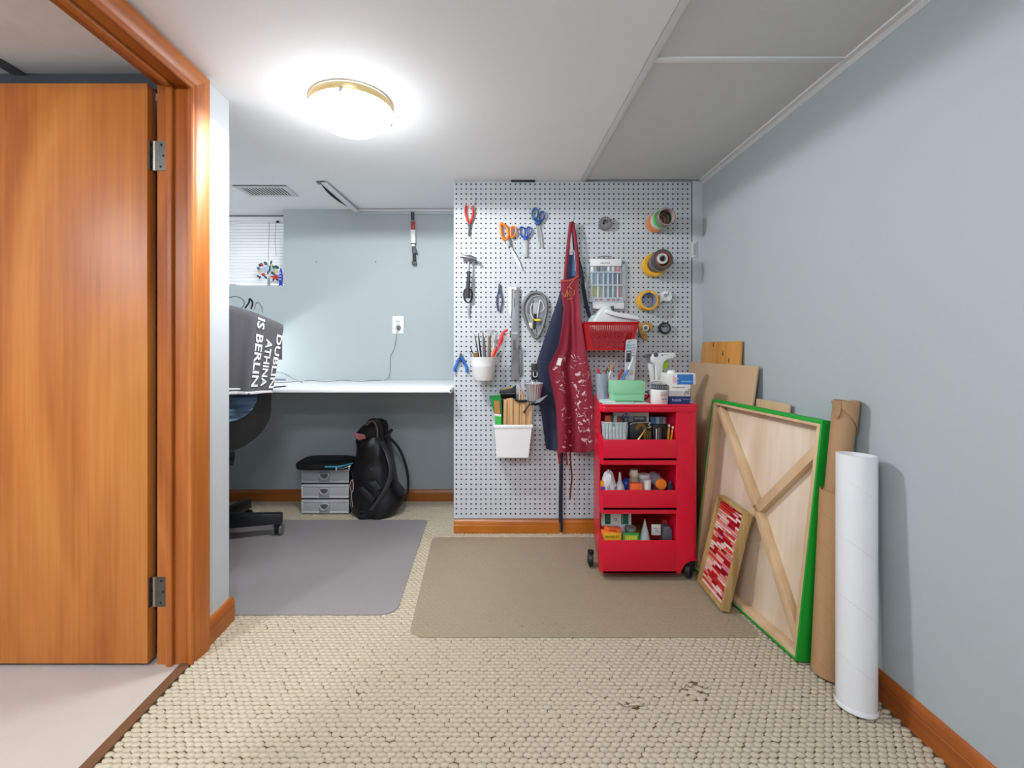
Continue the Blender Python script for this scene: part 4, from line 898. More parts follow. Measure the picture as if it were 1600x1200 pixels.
# red handled bottle opener / pipe cutter
Yq = YBk-.015
def bq(pts, off, th): return MB().prism([w(x, y, Yq-off) for x, y in pts], (0, -th, 0))
t = T('tape_gun', 'red handled cutter with white blade holder leaning out of the bucket', 'cutter', w(770, 560, Yq), 'hand tools standing in the white bucket')
bq([(767.5, 560), (777.5, 540), (781, 523.5), (786, 516.5), (793, 513.6), (793.8, 517), (789.5, 519.5), (787, 524), (785.5, 533), (779.5, 543), (771, 560)], 0, .012).build('handle', M('cutter_red', 'd3202b', rough=.35), t, bevel=.003)
bq([(770.5, 560), (779.8, 543.5), (787.2, 528), (787.5, 522.5), (790, 520.5), (795.5, 520), (797, 524), (791, 529), (773, 560)], -.011, .010).build('blade_holder', M('white_handle'), t, bevel=.002)
MB().lathe([(.0005, .001), (.004, .001), (.004, 0)], w(789, 522, Yq-.0125), (0, -1, 0), 10).build('pivot', M('handle_dark_blue'), t)
bq([(795.5, 521), (797.8, 520), (799, 524), (796.5, 526)], -.01, .008).build('tip', BRN, t, bevel=.002)
# ---------------------------------------------------------------- white rectangular bin with sticks
YF = YP-.125                       # bin front
t = T('bin', 'white rectangular plastic bin of wooden sticks hung on the pegboard', 'bin', w(801, 715, YF+.05))
def z_(py): return zat(py, YF)
tx0, tx1, bx0, bx1 = xat(771, YF), xat(833, YF), xat(775.5, YF), xat(826, YF)
zt1, zb1 = z_(664), z_(715)
def taperbox(x0, x1, y0, y1, z0, X0_, X1_, Y0_, Y1_, z1): return MB().hexa([(x0, y0, z0), (x1, y0, z0), (x1, y1, z0), (x0, y1, z0), (X0_, Y0_, z1), (X1_, Y0_, z1), (X1_, Y1_, z1), (X0_, Y1_, z1)])
yb0 = YP-.02
wt = .0025
taperbox(bx0, bx1, YF+.012, YF+.015, zb1, tx0+.006, tx1-.006, YF+.004, YF+.007, zt1-.012).build('front_wall', WP, t)
taperbox(bx0, bx1, yb0-.003, yb0, zb1, tx0+.006, tx1-.006, yb0-.003, yb0, zt1-.012).build('back_wall', WP, t)
taperbox(bx0, bx0+wt, YF+.015, yb0-.003, zb1, tx0+.006, tx0+.006+wt, YF+.007, yb0-.003, zt1-.012).build('side_wall', WP, t)
taperbox(bx1-wt, bx1, YF+.015, yb0-.003, zb1, tx1-.006-wt, tx1-.006, YF+.007, yb0-.003, zt1-.012).build('side_wall', WP, t)
MB().box(bx0, bx1, YF+.012, yb0, zb1-.003, zb1).build('base', WP, t)
for q in ((tx0, tx1, YF, YF+.007), (tx0, tx1, yb0-.004, yb0+.002), (tx0, tx0+.009, YF+.007, yb0-.004), (tx1-.009, tx1, YF+.007, yb0-.004)):
    MB().box(q[0], q[1], q[2], q[3], zt1-.016, zt1).build('rim', WP, t, bevel=.003)
for xx in (tx0+.05, tx1-.05): MB().box(xx-.008, xx+.008, yb0, YP-.0005, zt1-.03, zt1-.008).build('hanger', WP, t)
def binpt(px, py, d): return w(px, py, YF+d)
GRP = 'flat wooden sticks standing in the white bin'
slats = [(788, 789.5, 624, 'C79A66'), (793, 794, 622.5, 'B98A58'), (798.5, 799, 622, 'C9A172'), (803.5, 804, 624, 'BE905C'), (808, 808.5, 627, 'CBA678'), (812.5, 813.5, 627.5, 'C0955F'), (817.5, 819, 628, 'CCA873'), (818.5, 824.5, 628.5, 'B78754'), (821, 831, 627, 'C79A66')]
ords = ['first', 'second', 'third', 'fourth', 'fifth', 'sixth', 'seventh', 'eighth', 'ninth']
for i, (xb, xt_, yt, col) in enumerate(slats):
    A = binpt(xb, 712, .026+.006*(i % 2)); B = binpt(xt_, yt, .022+.006*(i % 2)); hw = .0078
    mm = MB().hexa([A+Vector((-hw, 0, 0)), A+Vector((hw, 0, 0)), A+Vector((hw, .003, 0)), A+Vector((-hw, .003, 0)), B+Vector((-hw, 0, 0)), B+Vector((hw, 0, 0)), B+Vector((hw, .003, 0)), B+Vector((-hw, .003, 0))])
    mm.thing('wooden_stick', f'flat pale wooden stick in the white bin, {ords[i]} from the left', 'stick', wood('slat_'+col, col, 'c39a68', 'd8b486', rough=.6, axis='Z', wave=30), GRP, bevel=.0006)
t = T('folder', 'green plastic folder sticking out of the left of the white bin', 'folder', binpt(772, 700, .06))
A = [binpt(764, 618, .06), binpt(782, 617, .06), binpt(790, 700, .06), binpt(784, 700, .06), binpt(777.5, 664, .06)]
MB().prism(A, (0, .006, 0)).build('cover', M('folder_green', '1f8a3c', rough=.4), t)
MB().tube([binpt(764, 618, .058), binpt(782, 616.5, .058)], .0015, 5).build('edge', M('folder_edge', 'a5d8b0', rough=.4), t)
t = T('paint_scraper', 'brown card with white and green band at the front of the white bin', 'card', binpt(777, 665, .014))
MB().prism([binpt(771.5, 626, .014), binpt(780.5, 627, .014), binpt(781.5, 647, .014), binpt(773, 646, .014)], (0, .004, 0)).build('card', M('card_brown', 'b0763c', rough=.6), t)
MB().prism([binpt(772.5, 646.5, .0135), binpt(783, 647.5, .0135), binpt(783, 651, .0135), binpt(772.8, 650, .0135)], (0, .005, 0)).build('band', M('white_handle'), t)
MB().prism([binpt(772.8, 649.8, .013), binpt(783.2, 650.8, .013), binpt(783.4, 700, .013), binpt(776, 700, .013)], (0, .005, 0)).build('lower_band', M('card_green', '3db34c', rough=.5), t)
t = T('blade_packet', 'black packet with gold print standing at the back of the bin', 'packet', binpt(794, 640, .085))
MB().prism([binpt(780.5, 609, .085), binpt(806.5, 603, .085), binpt(806, 660, .085), binpt(781.5, 660, .085)], (0, .010, 0)).build('packet', BLACK, t, bevel=.002)
MB().prism([binpt(782, 607.5, .0835), binpt(801, 604, .0835), binpt(801, 606, .0835), binpt(782.5, 609.5, .0835)], (0, .001, 0)).build('print', M('gold_print', 'b59a66', rough=.5), t)
MB().sheet(lambda u, v: binpt(781+24*u, 612+14*v, .078-.006*math.sin(v*6)), 8, 10, .002).build('wrapper', M('wrap_black', '1d1d1f', rough=.2), t, angle=60)
t = T('clip_strap', 'black plastic clip lying across the wooden sticks in the bin', 'clip', binpt(814, 628, .02))
MB().prism([binpt(803, 622, .018), binpt(811, 624.5, .018), binpt(824, 624.5, .018), binpt(824, 628.5, .018), binpt(811, 629, .018), binpt(804, 626, .018)], (0, -.006, 0)).build('clip', BLACK, t, bevel=.002)
for i, (x, yt) in enumerate(((812, 610), (816, 611), (819, 612))):
    A, B = binpt(x-.5, 690, .05+.004*i), binpt(x, yt, .05+.004*i)
    MB().tube([A, B], .0042, 6).thing('wooden_stick', f'thin round wooden stick behind the clip, {ords[i]} from the left', 'stick', M('stick_pale', 'd6b58e', rough=.6), 'thin round sticks in the white bin')
t = T('foil_cup', 'fluted clear plastic cup nested in the white bin', 'cup', binpt(834, 640, .06))
c = binpt(834, 626, .045); hc = .085
pr = []
m = MB(); n = 40; rows = [(0.0, .030), (.5, .036), (1.0, .0445), (1.04, .046)]
vs_ = []
for tt, r in rows:
    for j in range(n):
        rr = r*(1+.035*(1 if j % 2 else -1)); a = 2*math.pi*j/n
        vs_.append(c+Vector((rr*math.cos(a), rr*math.sin(a), hc*tt)))
m.add(vs_, [(i*n+j, i*n+(j+1) % n, (i+1)*n+(j+1) % n, (i+1)*n+j) for i in range(3) for j in range(n)]+[tuple(range(n))])
m.build('wall', M('cup_silver', 'b9b7b8', rough=.25, metal=.55), t)
MB().lathe([(.045, 0), (.0475, 0), (.0475, .003), (.045, .003)], c+Vector((0, 0, hc)), n=32, closed=True).build('rim', M('cup_rim', 'd5d2d2', rough=.2), t)
MB().lathe([(.0005, 0), (.03, 0), (.028, -.02), (.0005, -.02)], c, n=20).build('foot', BLACK, t)
MB().tube([binpt(815, 600, .03)+Vector((-.01, 0, 0)), binpt(818, 620, .03)], .003, 6).build('side_rib', M('cup_pink', 'b08a88', rough=.4), t)
t = T('knife', 'steel bladed knife leaning out of the right of the bin', 'knife', binpt(832, 632, .03))
MB().prism([binpt(835, 630, .012), binpt(839, 624.5, .012), binpt(857, 616.5, .012), binpt(843, 629, .012)], (0, .002, 0)).build('blade', M('knife_blade', 'b6b9bd', rough=.25, metal=.6), t)
MB().tube([binpt(818, 645, .017), binpt(827, 632, .013), binpt(837, 626.5, .013)], .004, 6).build('handle', BLACK, t)
# black box with white U, half hidden by the navy apron
t = T('black_box', 'black pack with a white letter U behind the navy apron', 'box', w(835, 592, YP))
pp([(830, 568), (842, 568), (842, 593), (830, 593)], .002, .012).build('pack', BLACK, t, bevel=.001)
pp([(831, 578.5), (841, 578.5), (841, 580), (831, 580)], .0145, .0005).build('line', M('slot_dark'), t)
um = text_mesh('U', .040, lambda x, y: w(832, 589.5, YP-.0146)+Vector((x, 0, y))); um.build('letter', TXW, t)
# ---------------------------------------------------------------- aprons
def interp(tab, y):
    for (y0, a), (y1, b_) in zip(tab, tab[1:]):
        if y <= y1: k = (y-y0)/(y1-y0); k = min(max(k, 0), 1); return a+(b_-a)*k
    return tab[-1][1]
NV = M('apron_navy', '2a3049', rough=.75, var=.12, scale=18, bump=.15, bscale=300)
RD = M('apron_red', '8a1a31', rough=.7, var=.08, scale=14, bump=.15, bscale=300)
nl = [(418, 884), (440, 880), (470, 871), (510, 857), (553, 842.5), (566, 838.5), (585, 840), (640, 845), (702, 853.5)]
nr = [(418, 904), (470, 905), (520, 903), (600, 893), (702, 880)]
def navy(u, v):
    y = 418+(701.5-418)*v; x = interp(nl, y)*(1-u)+interp(nr, y)*u
    return w(x, y+2*math.sin(u*3), YP-(.020+.008*math.sin(u*7+v*2)*(.3+v)))
t = T('apron', 'plain dark navy cloth apron hanging behind the red one', 'apron', w(870, 702, YP))
MB().sheet(navy, 20, 40, .003).build('cloth', NV, t, angle=70)
MB().sheet(lambda u, v: navy(.02+.5*u, .515+.004*v)+Vector((0, -.0022, 0)), 8, 1, .002).build('pocket_hem', M('apron_navy_hem', '3a4266', rough=.7), t)
pt([(892.5, 348), (889, 380), (886, 425)], .03, .006, flat=.3).build('neck_strap', NV, t)
pt([(894, 348), (897, 372), (899, 400), (899, 430)], .028, .010, flat=.3).build('neck_strap', NV, t)
MB().sheet(lambda u, v: w(888+14*u, 398+34*v, YP-.034+.006*math.sin(u*5)), 6, 8, .003).build('bib', M('apron_navy_light', '3a4a72', rough=.7), t)
pt([(889.5, 396), (896.5, 391), (898.5, 408), (899, 424)], .042, .0018).build('bib_trim', M('trim_pale', 'b9c1d6', rough=.6), t)
pt([(900, 398), (907, 420), (912, 455), (916, 476), (921, 494)], .04, .010, flat=.35).build('waist_strap', M('strap_navy_dark', '16202e', rough=.7), t)
pt([(876.8, 706), (876.6, 740), (876, 790), (876.2, 816)], .022, .010, flat=.3).build('waist_strap', M('strap_navy_dark'), t)
pt([(877.2, 812), (877.4, 822), (877.2, 831)], .02, .006, flat=.4).build('strap_end', M('strap_black'), t)
rl = [(437, 876), (460, 877), (482, 880.5), (510, 878), (543, 872.5), (563, 862), (575, 857), (585, 858.5), (610, 864), (640, 869), (700, 872), (712, 873)]
rr_ = [(437, 904), (455, 905), (500, 908), (545, 915), (580, 922), (620, 926), (660, 928), (712, 928)]
def redap(u, v):
    y0_, y1_ = 437+(-8)*u+3*math.sin(u*3.1), 709-12*max(0, u-.35)-3*math.sin(u*6)
    y = y0_+(y1_-y0_)*v; x = interp(rl, y)*(1-u)+interp(rr_, y)*u
    k = min(1, v*1.6)
    val = -math.exp(-((u-.44-.04*math.sin(v*5))/.10)**2)*.030*k-math.exp(-((u-.72)/.16)**2)*.012*k
    return w(x, y, YP-(.084+val+.010*math.sin(u*4.5+1+v*1.5)*k+.006*math.sin(u*13+v*6)*k))
t = T('apron', 'dark red cloth apron spattered with white paint, hanging on the pegboard', 'apron', w(898, 712, YP))
MB().sheet(redap, 44, 60, .003).build('cloth', RD, t, angle=70)
pt([(892, 347), (888, 380), (885, 410), (882.5, 440)], .052, .0085, flat=.3).build('neck_strap', RD, t)
pt([(894.5, 347), (899, 372), (902, 402), (903, 432)], .046, .0085, flat=.3).build('neck_strap', RD, t)
pt([(891, 704), (891.5, 722), (893.5, 745), (891.5, 766), (890.5, 781)], .03, .0045, flat=.5).build('waist_tie', M('tie_red', '6e1d2c', rough=.7), t)
pt([(873.5, 700), (874, 716), (875, 726)], .05, [.009]*4+[.006]*4+[.004], flat=.4).build('waist_tie', RD, t)
pt([(884, 704), (885.5, 717), (886, 727)], .05, .004, flat=.4).build('waist_tie', RD, t)
CRM = M('piping_cream', 'd9b9a0', rough=.7)
MB().sheet(lambda u, v: redap(u, .004+.008*v)+Vector((0, -.003, 0)), 24, 1, .002).build('top_hem', M('hem_orange', 'b5493a', rough=.7), t)
def onred(u, v, d=.003): return redap(u, v)+Vector((0, -d, 0))
GLD = M('logo_gold', 'd99a55', rough=.6)
def scr(L): MB().tube([onred(a, b_) for a, b_ in L], .0012, 5).build('logo', GLD, t)
scr([(.06, .075), (.12, .095), (.18, .10), (.22, .085)]); scr([(.22, .10), (.30, .07), (.34, .055), (.33, .10)]); scr([(.40, .075), (.42, .098), (.46, .07), (.50, .098), (.55, .072), (.60, .098)]); scr([(.66, .07), (.72, .072), (.70, .098), (.64, .10)]); scr([(.30, .112), (.45, .114), (.62, .112)])
scr([(.35, .05), (.55, .03), (.75, .012)]); scr([(.45, .045), (.62, .062)])
MB().sheet(lambda u, v: onred(.16+.115*u, .452+.042*v+.006*u, .004), 3, 3, .0015).build('tag', M('white_handle'), t)
rg = random.Random(11); m = MB()
for i in range(120):
    u = rg.uniform(.12, .97); v = rg.uniform(.38, .97)**(.85)
    if rg.random() < .35: u = .5+(u-.5)*.8
    if abs(u-.45) < .07: continue
    L = rg.uniform(.006, .028); W = rg.uniform(.0014, .0040) if rg.random() < .75 else rg.uniform(.006, .012); a = rg.uniform(-.9, 1.9)
    if W > .005: L = W*1.8
    du, dv = math.cos(a)*L/.17, math.sin(a)*L/.88; eu, ev = -math.sin(a)*W/.17, math.cos(a)*W/.88
    q = [(u-du/2-eu/2, v-dv/2-ev/2), (u+du/2-eu*.2, v+dv/2-ev*.2), (u+du*.6+eu*.3, v+dv*.6+ev*.3), (u+eu/2, v+ev*.8), (u-du/2+eu/2, v-dv/2+ev/2)]
    if any(a_ < .02 or a_ > .98 or b_ > .985 for a_, b_ in q): continue
    m.add([onred(a_, b_, .0028) for a_, b_ in q], [(0, 1, 2, 3, 4)])
sp_ = m.build('paint_spatter', M('dried_paint', 'd3b9bd', rough=.6, var=.2), t); sp_['kind'] = 'stuff'
pt([(893.2, 352), (893.2, 346)], .035, .003, k=0).build('hanging_loop', M('strap_black'), t)
hook(893.2, 349.0, .075, 'steel hook that carries the two aprons')
# ---------------------------------------------------------------- marker set
t = T('marker_case', 'clear case of blue and yellow markers with white card hanging on the pegboard', 'marker case', w(948, 484, YP))
CARD = M('card_white', 'e9e9e8', rough=.5, var=.01)
pp([(921.5, 405.5), (969.5, 405.5), (970.2, 472), (973.5, 472), (974, 483), (925.5, 483), (924.6, 472), (921.7, 472)], .004, .002).build('card', CARD, t)
pp([(921.5, 405.5), (969.5, 405.5), (969.8, 416.5), (921.5, 416.5)], .007, .016).build('header', CARD, t, bevel=.001)
pp([(924.8, 471.8), (973.5, 471.8), (974, 483), (925.5, 483)], .006, .016).build('footer', CARD, t, bevel=.001)
for k in range(7): pp([(938.5+k*2.2, 410), (940+k*2.2, 410), (940+k*2.2, 412), (938.5+k*2.2, 412)], .0232, .0003).build('print', M('print_grey', '9a9a98', rough=.6), t)
pp([(927, 474.5), (966, 474.5), (966, 475.1), (927, 475.1)], .0223, .0003).build('print', M('print_grey'), t)
CLR = M('clear_plastic', 'dfe8ee', rough=.08, alpha=.06, spec=.5)
pp([(921, 424.5), (971, 424.5), (971.5, 426.8), (921, 426.8)], .02, .008).build('strip', M('strip_haze', 'c6d2da', rough=.2, alpha=.75), t)
pp([(921, 444.5), (972, 444.5), (972, 447), (921, 447)], .02, .008).build('strip', M('strip_haze'), t)
pp([(920, 464.5), (973, 464.5), (973, 472), (920, 472)], .02, .006).build('strip', M('strip_haze'), t)
pp([(919.5, 417), (974, 417), (975, 471.5), (919.5, 471.5)], .029, .001).build('window', CLR, t)
for k, x in enumerate((929, 936.5, 948, 956, 963.5)): pp([(x, 467.2), (x+5, 467.2), (x+5, 469.6), (x, 469.6)], .0262, .0004).build('print', M('print_red', 'a84a50', rough=.6), t)
for x0_, x1_, nm in ((914.8, 919.3, 'left'), (971.5, 976.2, 'right')):
    pp([(x0_, 413.5), (x1_, 413.5), (x1_, 471.5), (x0_, 471.5)], .006, .012).build('side_tube', M('tube_clear', 'cfd4d7', rough=.2, alpha=.55), t)
pp([(915.3, 455), (918.8, 455), (918.8, 464), (915.3, 464)], .008, .008).build('side_label', M('label_tan', 'c98d63', rough=.5), t)
pp([(972, 417), (976, 417), (976, 422), (972, 422)], .008, .012).build('side_label', M('label_teal', '9fb9b8', rough=.5), t)
loop([(934, 402.5), (937, 400.5), (952, 400.2), (955, 402.2), (952, 403.6), (937, 403.8)], .006, .0016).build('hanger', M('clear_grip', '8d9092', rough=.3), t)
mk = [('e4e4e2', '5f93ad', 'a9ad57', 'white'), ('2f3a52', '5686aa', 'a3a753', 'navy'), ('56657a', '4f86a4', '6f95a0', 'slate'), ('c9cbca', '3f6fa8', '527d98', 'pale grey'), ('bcbcb9', '3850a0', '6b929a', 'warm grey'), ('c46a6e', '3c3f63', 'b45a72', 'pink')]
for (x, (c1, c2, c3, nm)) in zip((925.8, 935.3, 943.8, 951.2, 958.6, 966.0), mk):
    q = T('marker', f'slim art marker with {nm} cap inside the clear case', 'marker', w(x, 466, YP-.014), 'markers in the clear case')
    Yk = YP-.0165
    MB().tube([w(x, 417, Yk), w(x, 425, Yk)], .0082, 12).build('cap', M('cap_'+c1, c1, rough=.35), q)
    MB().tube([w(x, 425.2, Yk), w(x, 445.5, Yk)], .0086, 12).build('barrel', M('ink_'+c2, c2, rough=.25), q)
    MB().tube([w(x, 445.7, Yk), w(x, 466, Yk)], .0084, 12).build('lower_barrel', M('ink_'+c3, c3, rough=.25), q)
    MB().box(xat(x-2.6, Yk), xat(x-1.2, Yk), Yk-.0088, Yk-.0075, zat(465, Yk), zat(427.5, Yk)).build('stripe', M('stripe_white', 'f2f0e4', rough=.3), q)
# ---------------------------------------------------------------- red basket
t = T('basket', 'red perforated plastic basket hung on the pegboard above the trolley', 'basket', w(952, 547, YP-.06))
BR = M('basket_red', 'bb0f1c', rough=.35, var=.03)
Yf1, Yf0 = YP-.155, YP-.135
tl, tr2 = w(914.5, 504, Yf1), w(998.5, 504, Yf1); bl_, br_ = w(919.5, 546.5, Yf0), w(986, 546.5, Yf0)
btl, btr = w(908.5, 492.5, YP-.012), w(997, 494, YP-.012); btl.z = btr.z = tl.z; btl.x = tl.x+.008; btr.x = tr2.x-.008
bbl, bbr = w(914, 540, YP-.015), w(985, 540, YP-.015); bbl.z = bbr.z = bl_.z; bbl.x = bl_.x+.004; bbr.x = br_.x-.004
m = MB(); perforated(m, bl_, br_, tr2, tl, 21, 13, .36, (0, .003, 0), (.07, .07, .06, .10)); m.build('front', BR, t, angle=20)
MB().hexa([bl_+Vector((0,.003,0)), bbl+Vector((0,0,0)), bbl+Vector((.003,0,0)), bl_+Vector((.003,.003,0)), tl+Vector((0,.003,0)), btl, btl+Vector((.003,0,0)), tl+Vector((.003,.003,0))]).build('side', BR, t)
MB().hexa([br_+Vector((-.003,.003,0)), bbr+Vector((-.003,0,0)), bbr, br_+Vector((0,.003,0)), tr2+Vector((-.003,.003,0)), btr+Vector((-.003,0,0)), btr, tr2+Vector((0,.003,0))]).build('side', BR, t)
MB().hexa([bl_+Vector((0,0,-.003)), br_+Vector((0,0,-.003)), bbr+Vector((0,0,-.003)), bbl+Vector((0,0,-.003)), bl_, br_, bbr, bbl]).build('base', BR, t)
for a, b_ in ((tl, tr2), (btl, btr)): MB().tube([a, b_], .0045, 8).build('rim', BR, t)
for a, b_ in ((tl, btl), (tr2, btr)): MB().tube([a, b_], .0045, 8).build('rim', BR, t)
# white appliance lying in the basket
Yi = YP-.085
def iq(pts, off, th, m=None): return MB().prism([w(x, y, Yi-off) for x, y in pts], (0, -th, 0))
t = T('steam_iron', 'white plastic handheld appliance lying in the red basket', 'appliance', w(955, 520, Yi))
WG = M('appliance_white', 'd9dcdb', rough=.4, var=.03)
iq([(922, 520), (925, 500), (932, 488), (940, 479.5), (945, 478), (949, 480.5), (953, 488), (961, 490), (975, 496), (990, 502), (992, 520)], -.03, .06).build('body', WG, t, bevel=.012, seg=3)
iq([(944, 489), (946, 483), (951, 485), (958, 487.5), (980, 491.5), (995, 494.5), (998, 498), (996, 501), (985, 499.5), (965, 496), (950, 492)], .025, .022).build('handle', M('appliance_pale', 'e6e8e7', rough=.35), t, bevel=.006, seg=3)
iq([(950, 480), (957.5, 477.5), (959, 485.5), (955, 484.5)], -.01, .02).build('vent', M('appliance_slate', '5d6478', rough=.5), t, bevel=.003)
iq([(917, 520), (918, 502), (924, 493), (930, 492), (926, 505), (926, 520)], -.035, .03).build('base_plate', M('appliance_mint', 'b9cfc6', rough=.4), t, bevel=.005)
# ---------------------------------------------------------------- tapes
def ring(name, label, cx, cy, ro, ri, d0, d1, mat, core=None, group=None, tilt=(0, 0), cat='tape roll', corelen=.0025, n=32):
    """tape roll, axis towards the viewer; px centre and radii at the board, from d0 to d1 off the board"""
    c = w(cx, cy, YP); ro /= s303; ri /= s303
    ax = Vector((tilt[0], -1, tilt[1])).normalized(); c0 = c+ax*d0; L = d1-d0
    t = T(name, label, cat, c0, group); rc = ri+corelen
    e = .0012
    MB().lathe([(rc, 0), (ro-e, 0), (ro, e), (ro, L-e), (ro-e, L), (rc, L)], c0, ax, n, closed=True).build('tape', mat, t, angle=40)
    MB().lathe([(ri, 0), (rc, 0), (rc, L+.0006), (ri, L+.0006)], c0, ax, n, closed=True).build('core', core or M('core_card', 'a08a74', rough=.7), t, angle=40)
    return t
ring('tape_roll', 'single small grey tape roll hanging near the top of the pegboard', 944, 351, 10, 5.6, .006, .032, M('tape_grey', '6c6d6e', rough=.45), M('core_grey', '8b8c8d', rough=.5), n=32)
hook(944, 347.5, .04, 'steel hook of the single grey tape roll')
G1 = 'tape rolls stacked on the upper right hook'
ring('tape_roll', 'orange tape roll at the rear of the upper stack', 1022, 350.5, 14.3, 11.2, .016, .046, M('tape_orange', 'e67c2c', rough=.35), group=G1)
ring('tape_roll', 'wide pale grey tape roll in the middle of the upper stack', 1024, 349.5, 13.6, 11, .047, .078, M('tape_pale_grey', 'bfc2c4', rough=.3), M('core_card'), group=G1)
ring('tape_roll', 'bright green tape roll in the upper stack', 1025, 349.5, 13.4, 11, .079, .10, M('tape_green', '2fb53a', rough=.35), M('core_dark', '5a4a44', rough=.7), group=G1)
ring('tape_roll', 'thin clear brown tape roll at the front of the upper stack', 1026, 350, 13.2, 11.6, .101, .135, M('tape_clear_brown', '8d7c76', rough=.2, alpha=.8), M('core_pink', 'b79f9c', rough=.5), group=G1)
hook(1026, 341.0, .145, 'long steel hook carrying the upper tape stack')
G2 = 'tape rolls stacked on the middle right hook'
ring('tape_roll', 'large yellow tape roll at the rear of the middle stack', 1018.5, 416, 17.6, 12, .010, .052, M('tape_yellow', 'f0b012', rough=.35), group=G2)
ring('tape_roll', 'purple grey tape roll in the middle stack', 1021, 414, 14.2, 11.5, .053, .085, M('tape_purple_grey', '6f6872', rough=.4), group=G2)
ring('tape_roll', 'charcoal tape roll at the front of the middle stack', 1023, 411.5, 15.2, 10.2, .086, .112, M('tape_charcoal', '4b4a4c', rough=.45), M('core_orange', 'c8552f', rough=.5), group=G2)
ring('tape_roll', 'small white tape roll nested in the charcoal roll', 1021.9, 410.8, 8.0, 4.2, .09, .118, M('tape_white', 'cfcfcf', rough=.4), M('core_grey'), group=G2)
hook(1019.5, 409.0, .13, 'long steel hook carrying the middle tape stack')
ring('tape_roll', 'single wide yellow tape roll hanging open on the pegboard', 1007.5, 471.5, 15.2, 11.2, .006, .058, M('tape_yellow'), M('core_violet', '9a93a8', rough=.5), tilt=(.02, .05))
hook(1007.5, 459.8, .07, 'steel hook of the single yellow tape roll')
ring('tape_roll', 'small black tape roll hanging at the lower right', 1036.5, 513, 9, 5.4, .006, .026, M('tape_black', '19191a', rough=.4), M('core_grey'))
hook(1036.5, 510.0, .034, 'steel hook of the small black tape roll')
t = T('correction_tape', 'white teardrop shaped correction tape beside the yellow tape', 'correction tape', w(1039, 473, YP))
pp([(1029.3, 474.5), (1029.5, 466), (1032, 458), (1038, 454.6), (1044.5, 456), (1048.8, 461), (1048.5, 467), (1045, 471.3), (1039, 471.5), (1034, 470.5)], .008, .018).build('shell', M('correction_white', 'ecedee', rough=.35), t, bevel=.004, seg=3)
MB().lathe([(.003, 0), (.0085, 0), (.0085, .003), (.003, .003)], w(1039.7, 461.5, YP-.0265), (0, -1, 0), 18, closed=True).build('hub', M('hub_grey', '8e9193', rough=.4), t)
hook(1039.7, 461.5, .034, 'steel hook of the white correction tape')
t = T('tape_dispenser', 'wooden C shaped tape dispenser hanging below the yellow tape', 'tape dispenser', w(1005, 531, YP))
DW = wood('dispenser_wood', '9a6f3c', 'c1924f', 'd3ab6d', rough=.5, axis='X', wave=60)
pp([(996.3, 507), (1000, 504.3), (1014.5, 504), (1018, 509), (1017.6, 516), (1014, 517), (1012.8, 511), (1010, 509), (1006, 508.5), (1003.5, 512), (1003.5, 516), (1008, 521.5), (1010.8, 527.5), (1010, 531), (1005, 530.5), (999, 525), (996, 516)], .006, .02).build('frame', DW, t, bevel=.002)
MB().lathe([(.010, 0), (.0165, 0), (.0165, .014), (.010, .014)], w(1007.5, 512.5, YP-.014), (0, -1, 0), 20, closed=True).build('tape', M('tape_clear', 'dfdcd0', rough=.25), t)
MB().lathe([(.0005, 0), (.010, 0), (.010, .013), (.0005, .013)], w(1007.5, 512.5, YP-.014), (0, -1, 0), 16).build('hub', M('hub_dark', '5d6063', rough=.5), t)
hook(1007.0, 504.2, .018, 'steel hook of the wooden tape dispenser')
pt([(1055, 394), (1067, 394.5), (1079, 395.3)], .001, .0006, 4, k=0).thing('fine_wire', 'fine wire stretched to the latch bracket on the pegboard', 'wire', M('wire_steel'))
# ---------------------------------------------------------------- red storage trolley
YTf, YTb = 1.862, 2.245
ZT = .722
xl0, xlb, xc0, xr1 = xat(938.5, YTf), xat(925.5, F/312), xat(1057, YTf), .858
def zt_(py): return zat(py, YTf)
RP = M('trolley_red', 'dc0b31', rough=.32, var=.03, scale=6, coat=.1)
RP2 = RP
t = T('trolley', 'bright red plastic storage trolley with three open trays beside the pegboard', 'trolley', ((xl0+xr1)/2, 2.07, 0))
def lx(y): return xl0+(xlb-xl0)*(y-YTf)/(YTb-YTf)        # left side runs inward to the rear
# column with rounded corners
m = MB(); P = rrect(xc0, xr1, YTf+.002, YTb, (.004, .03, .02, .004)); m.prism([(x, y, .086) for x, y, _ in P], (0, 0, ZT-.02-.086)); m.build('column', RP, t, angle=30)
MB().prism([(xc0, YTf+.002, .087), (xc0, YTf+.002, .032), (xat(1063, YTf), YTf+.002, .032), (xat(1066, YTf), YTf+.002, .050), (xat(1071, YTf), YTf+.002, .070), (xat(1079, YTf), YTf+.002, .082), (xr1-.004, YTf+.002, .087)], (0, .05, 0)).build('column_foot', RP, t, angle=50)
MB().box(xc0, xr1, YTf+.12, YTb, .034, .0865).build('column_foot', RP, t, bevel=.004)
m = MB(); m.prism([(lx(YTb), YTb-.006, .1), (xc0, YTb-.006, .1), (xc0, YTb, .1), (lx(YTb), YTb, .1)], (0, 0, ZT-.12)); m.build('back_panel', RP, t)
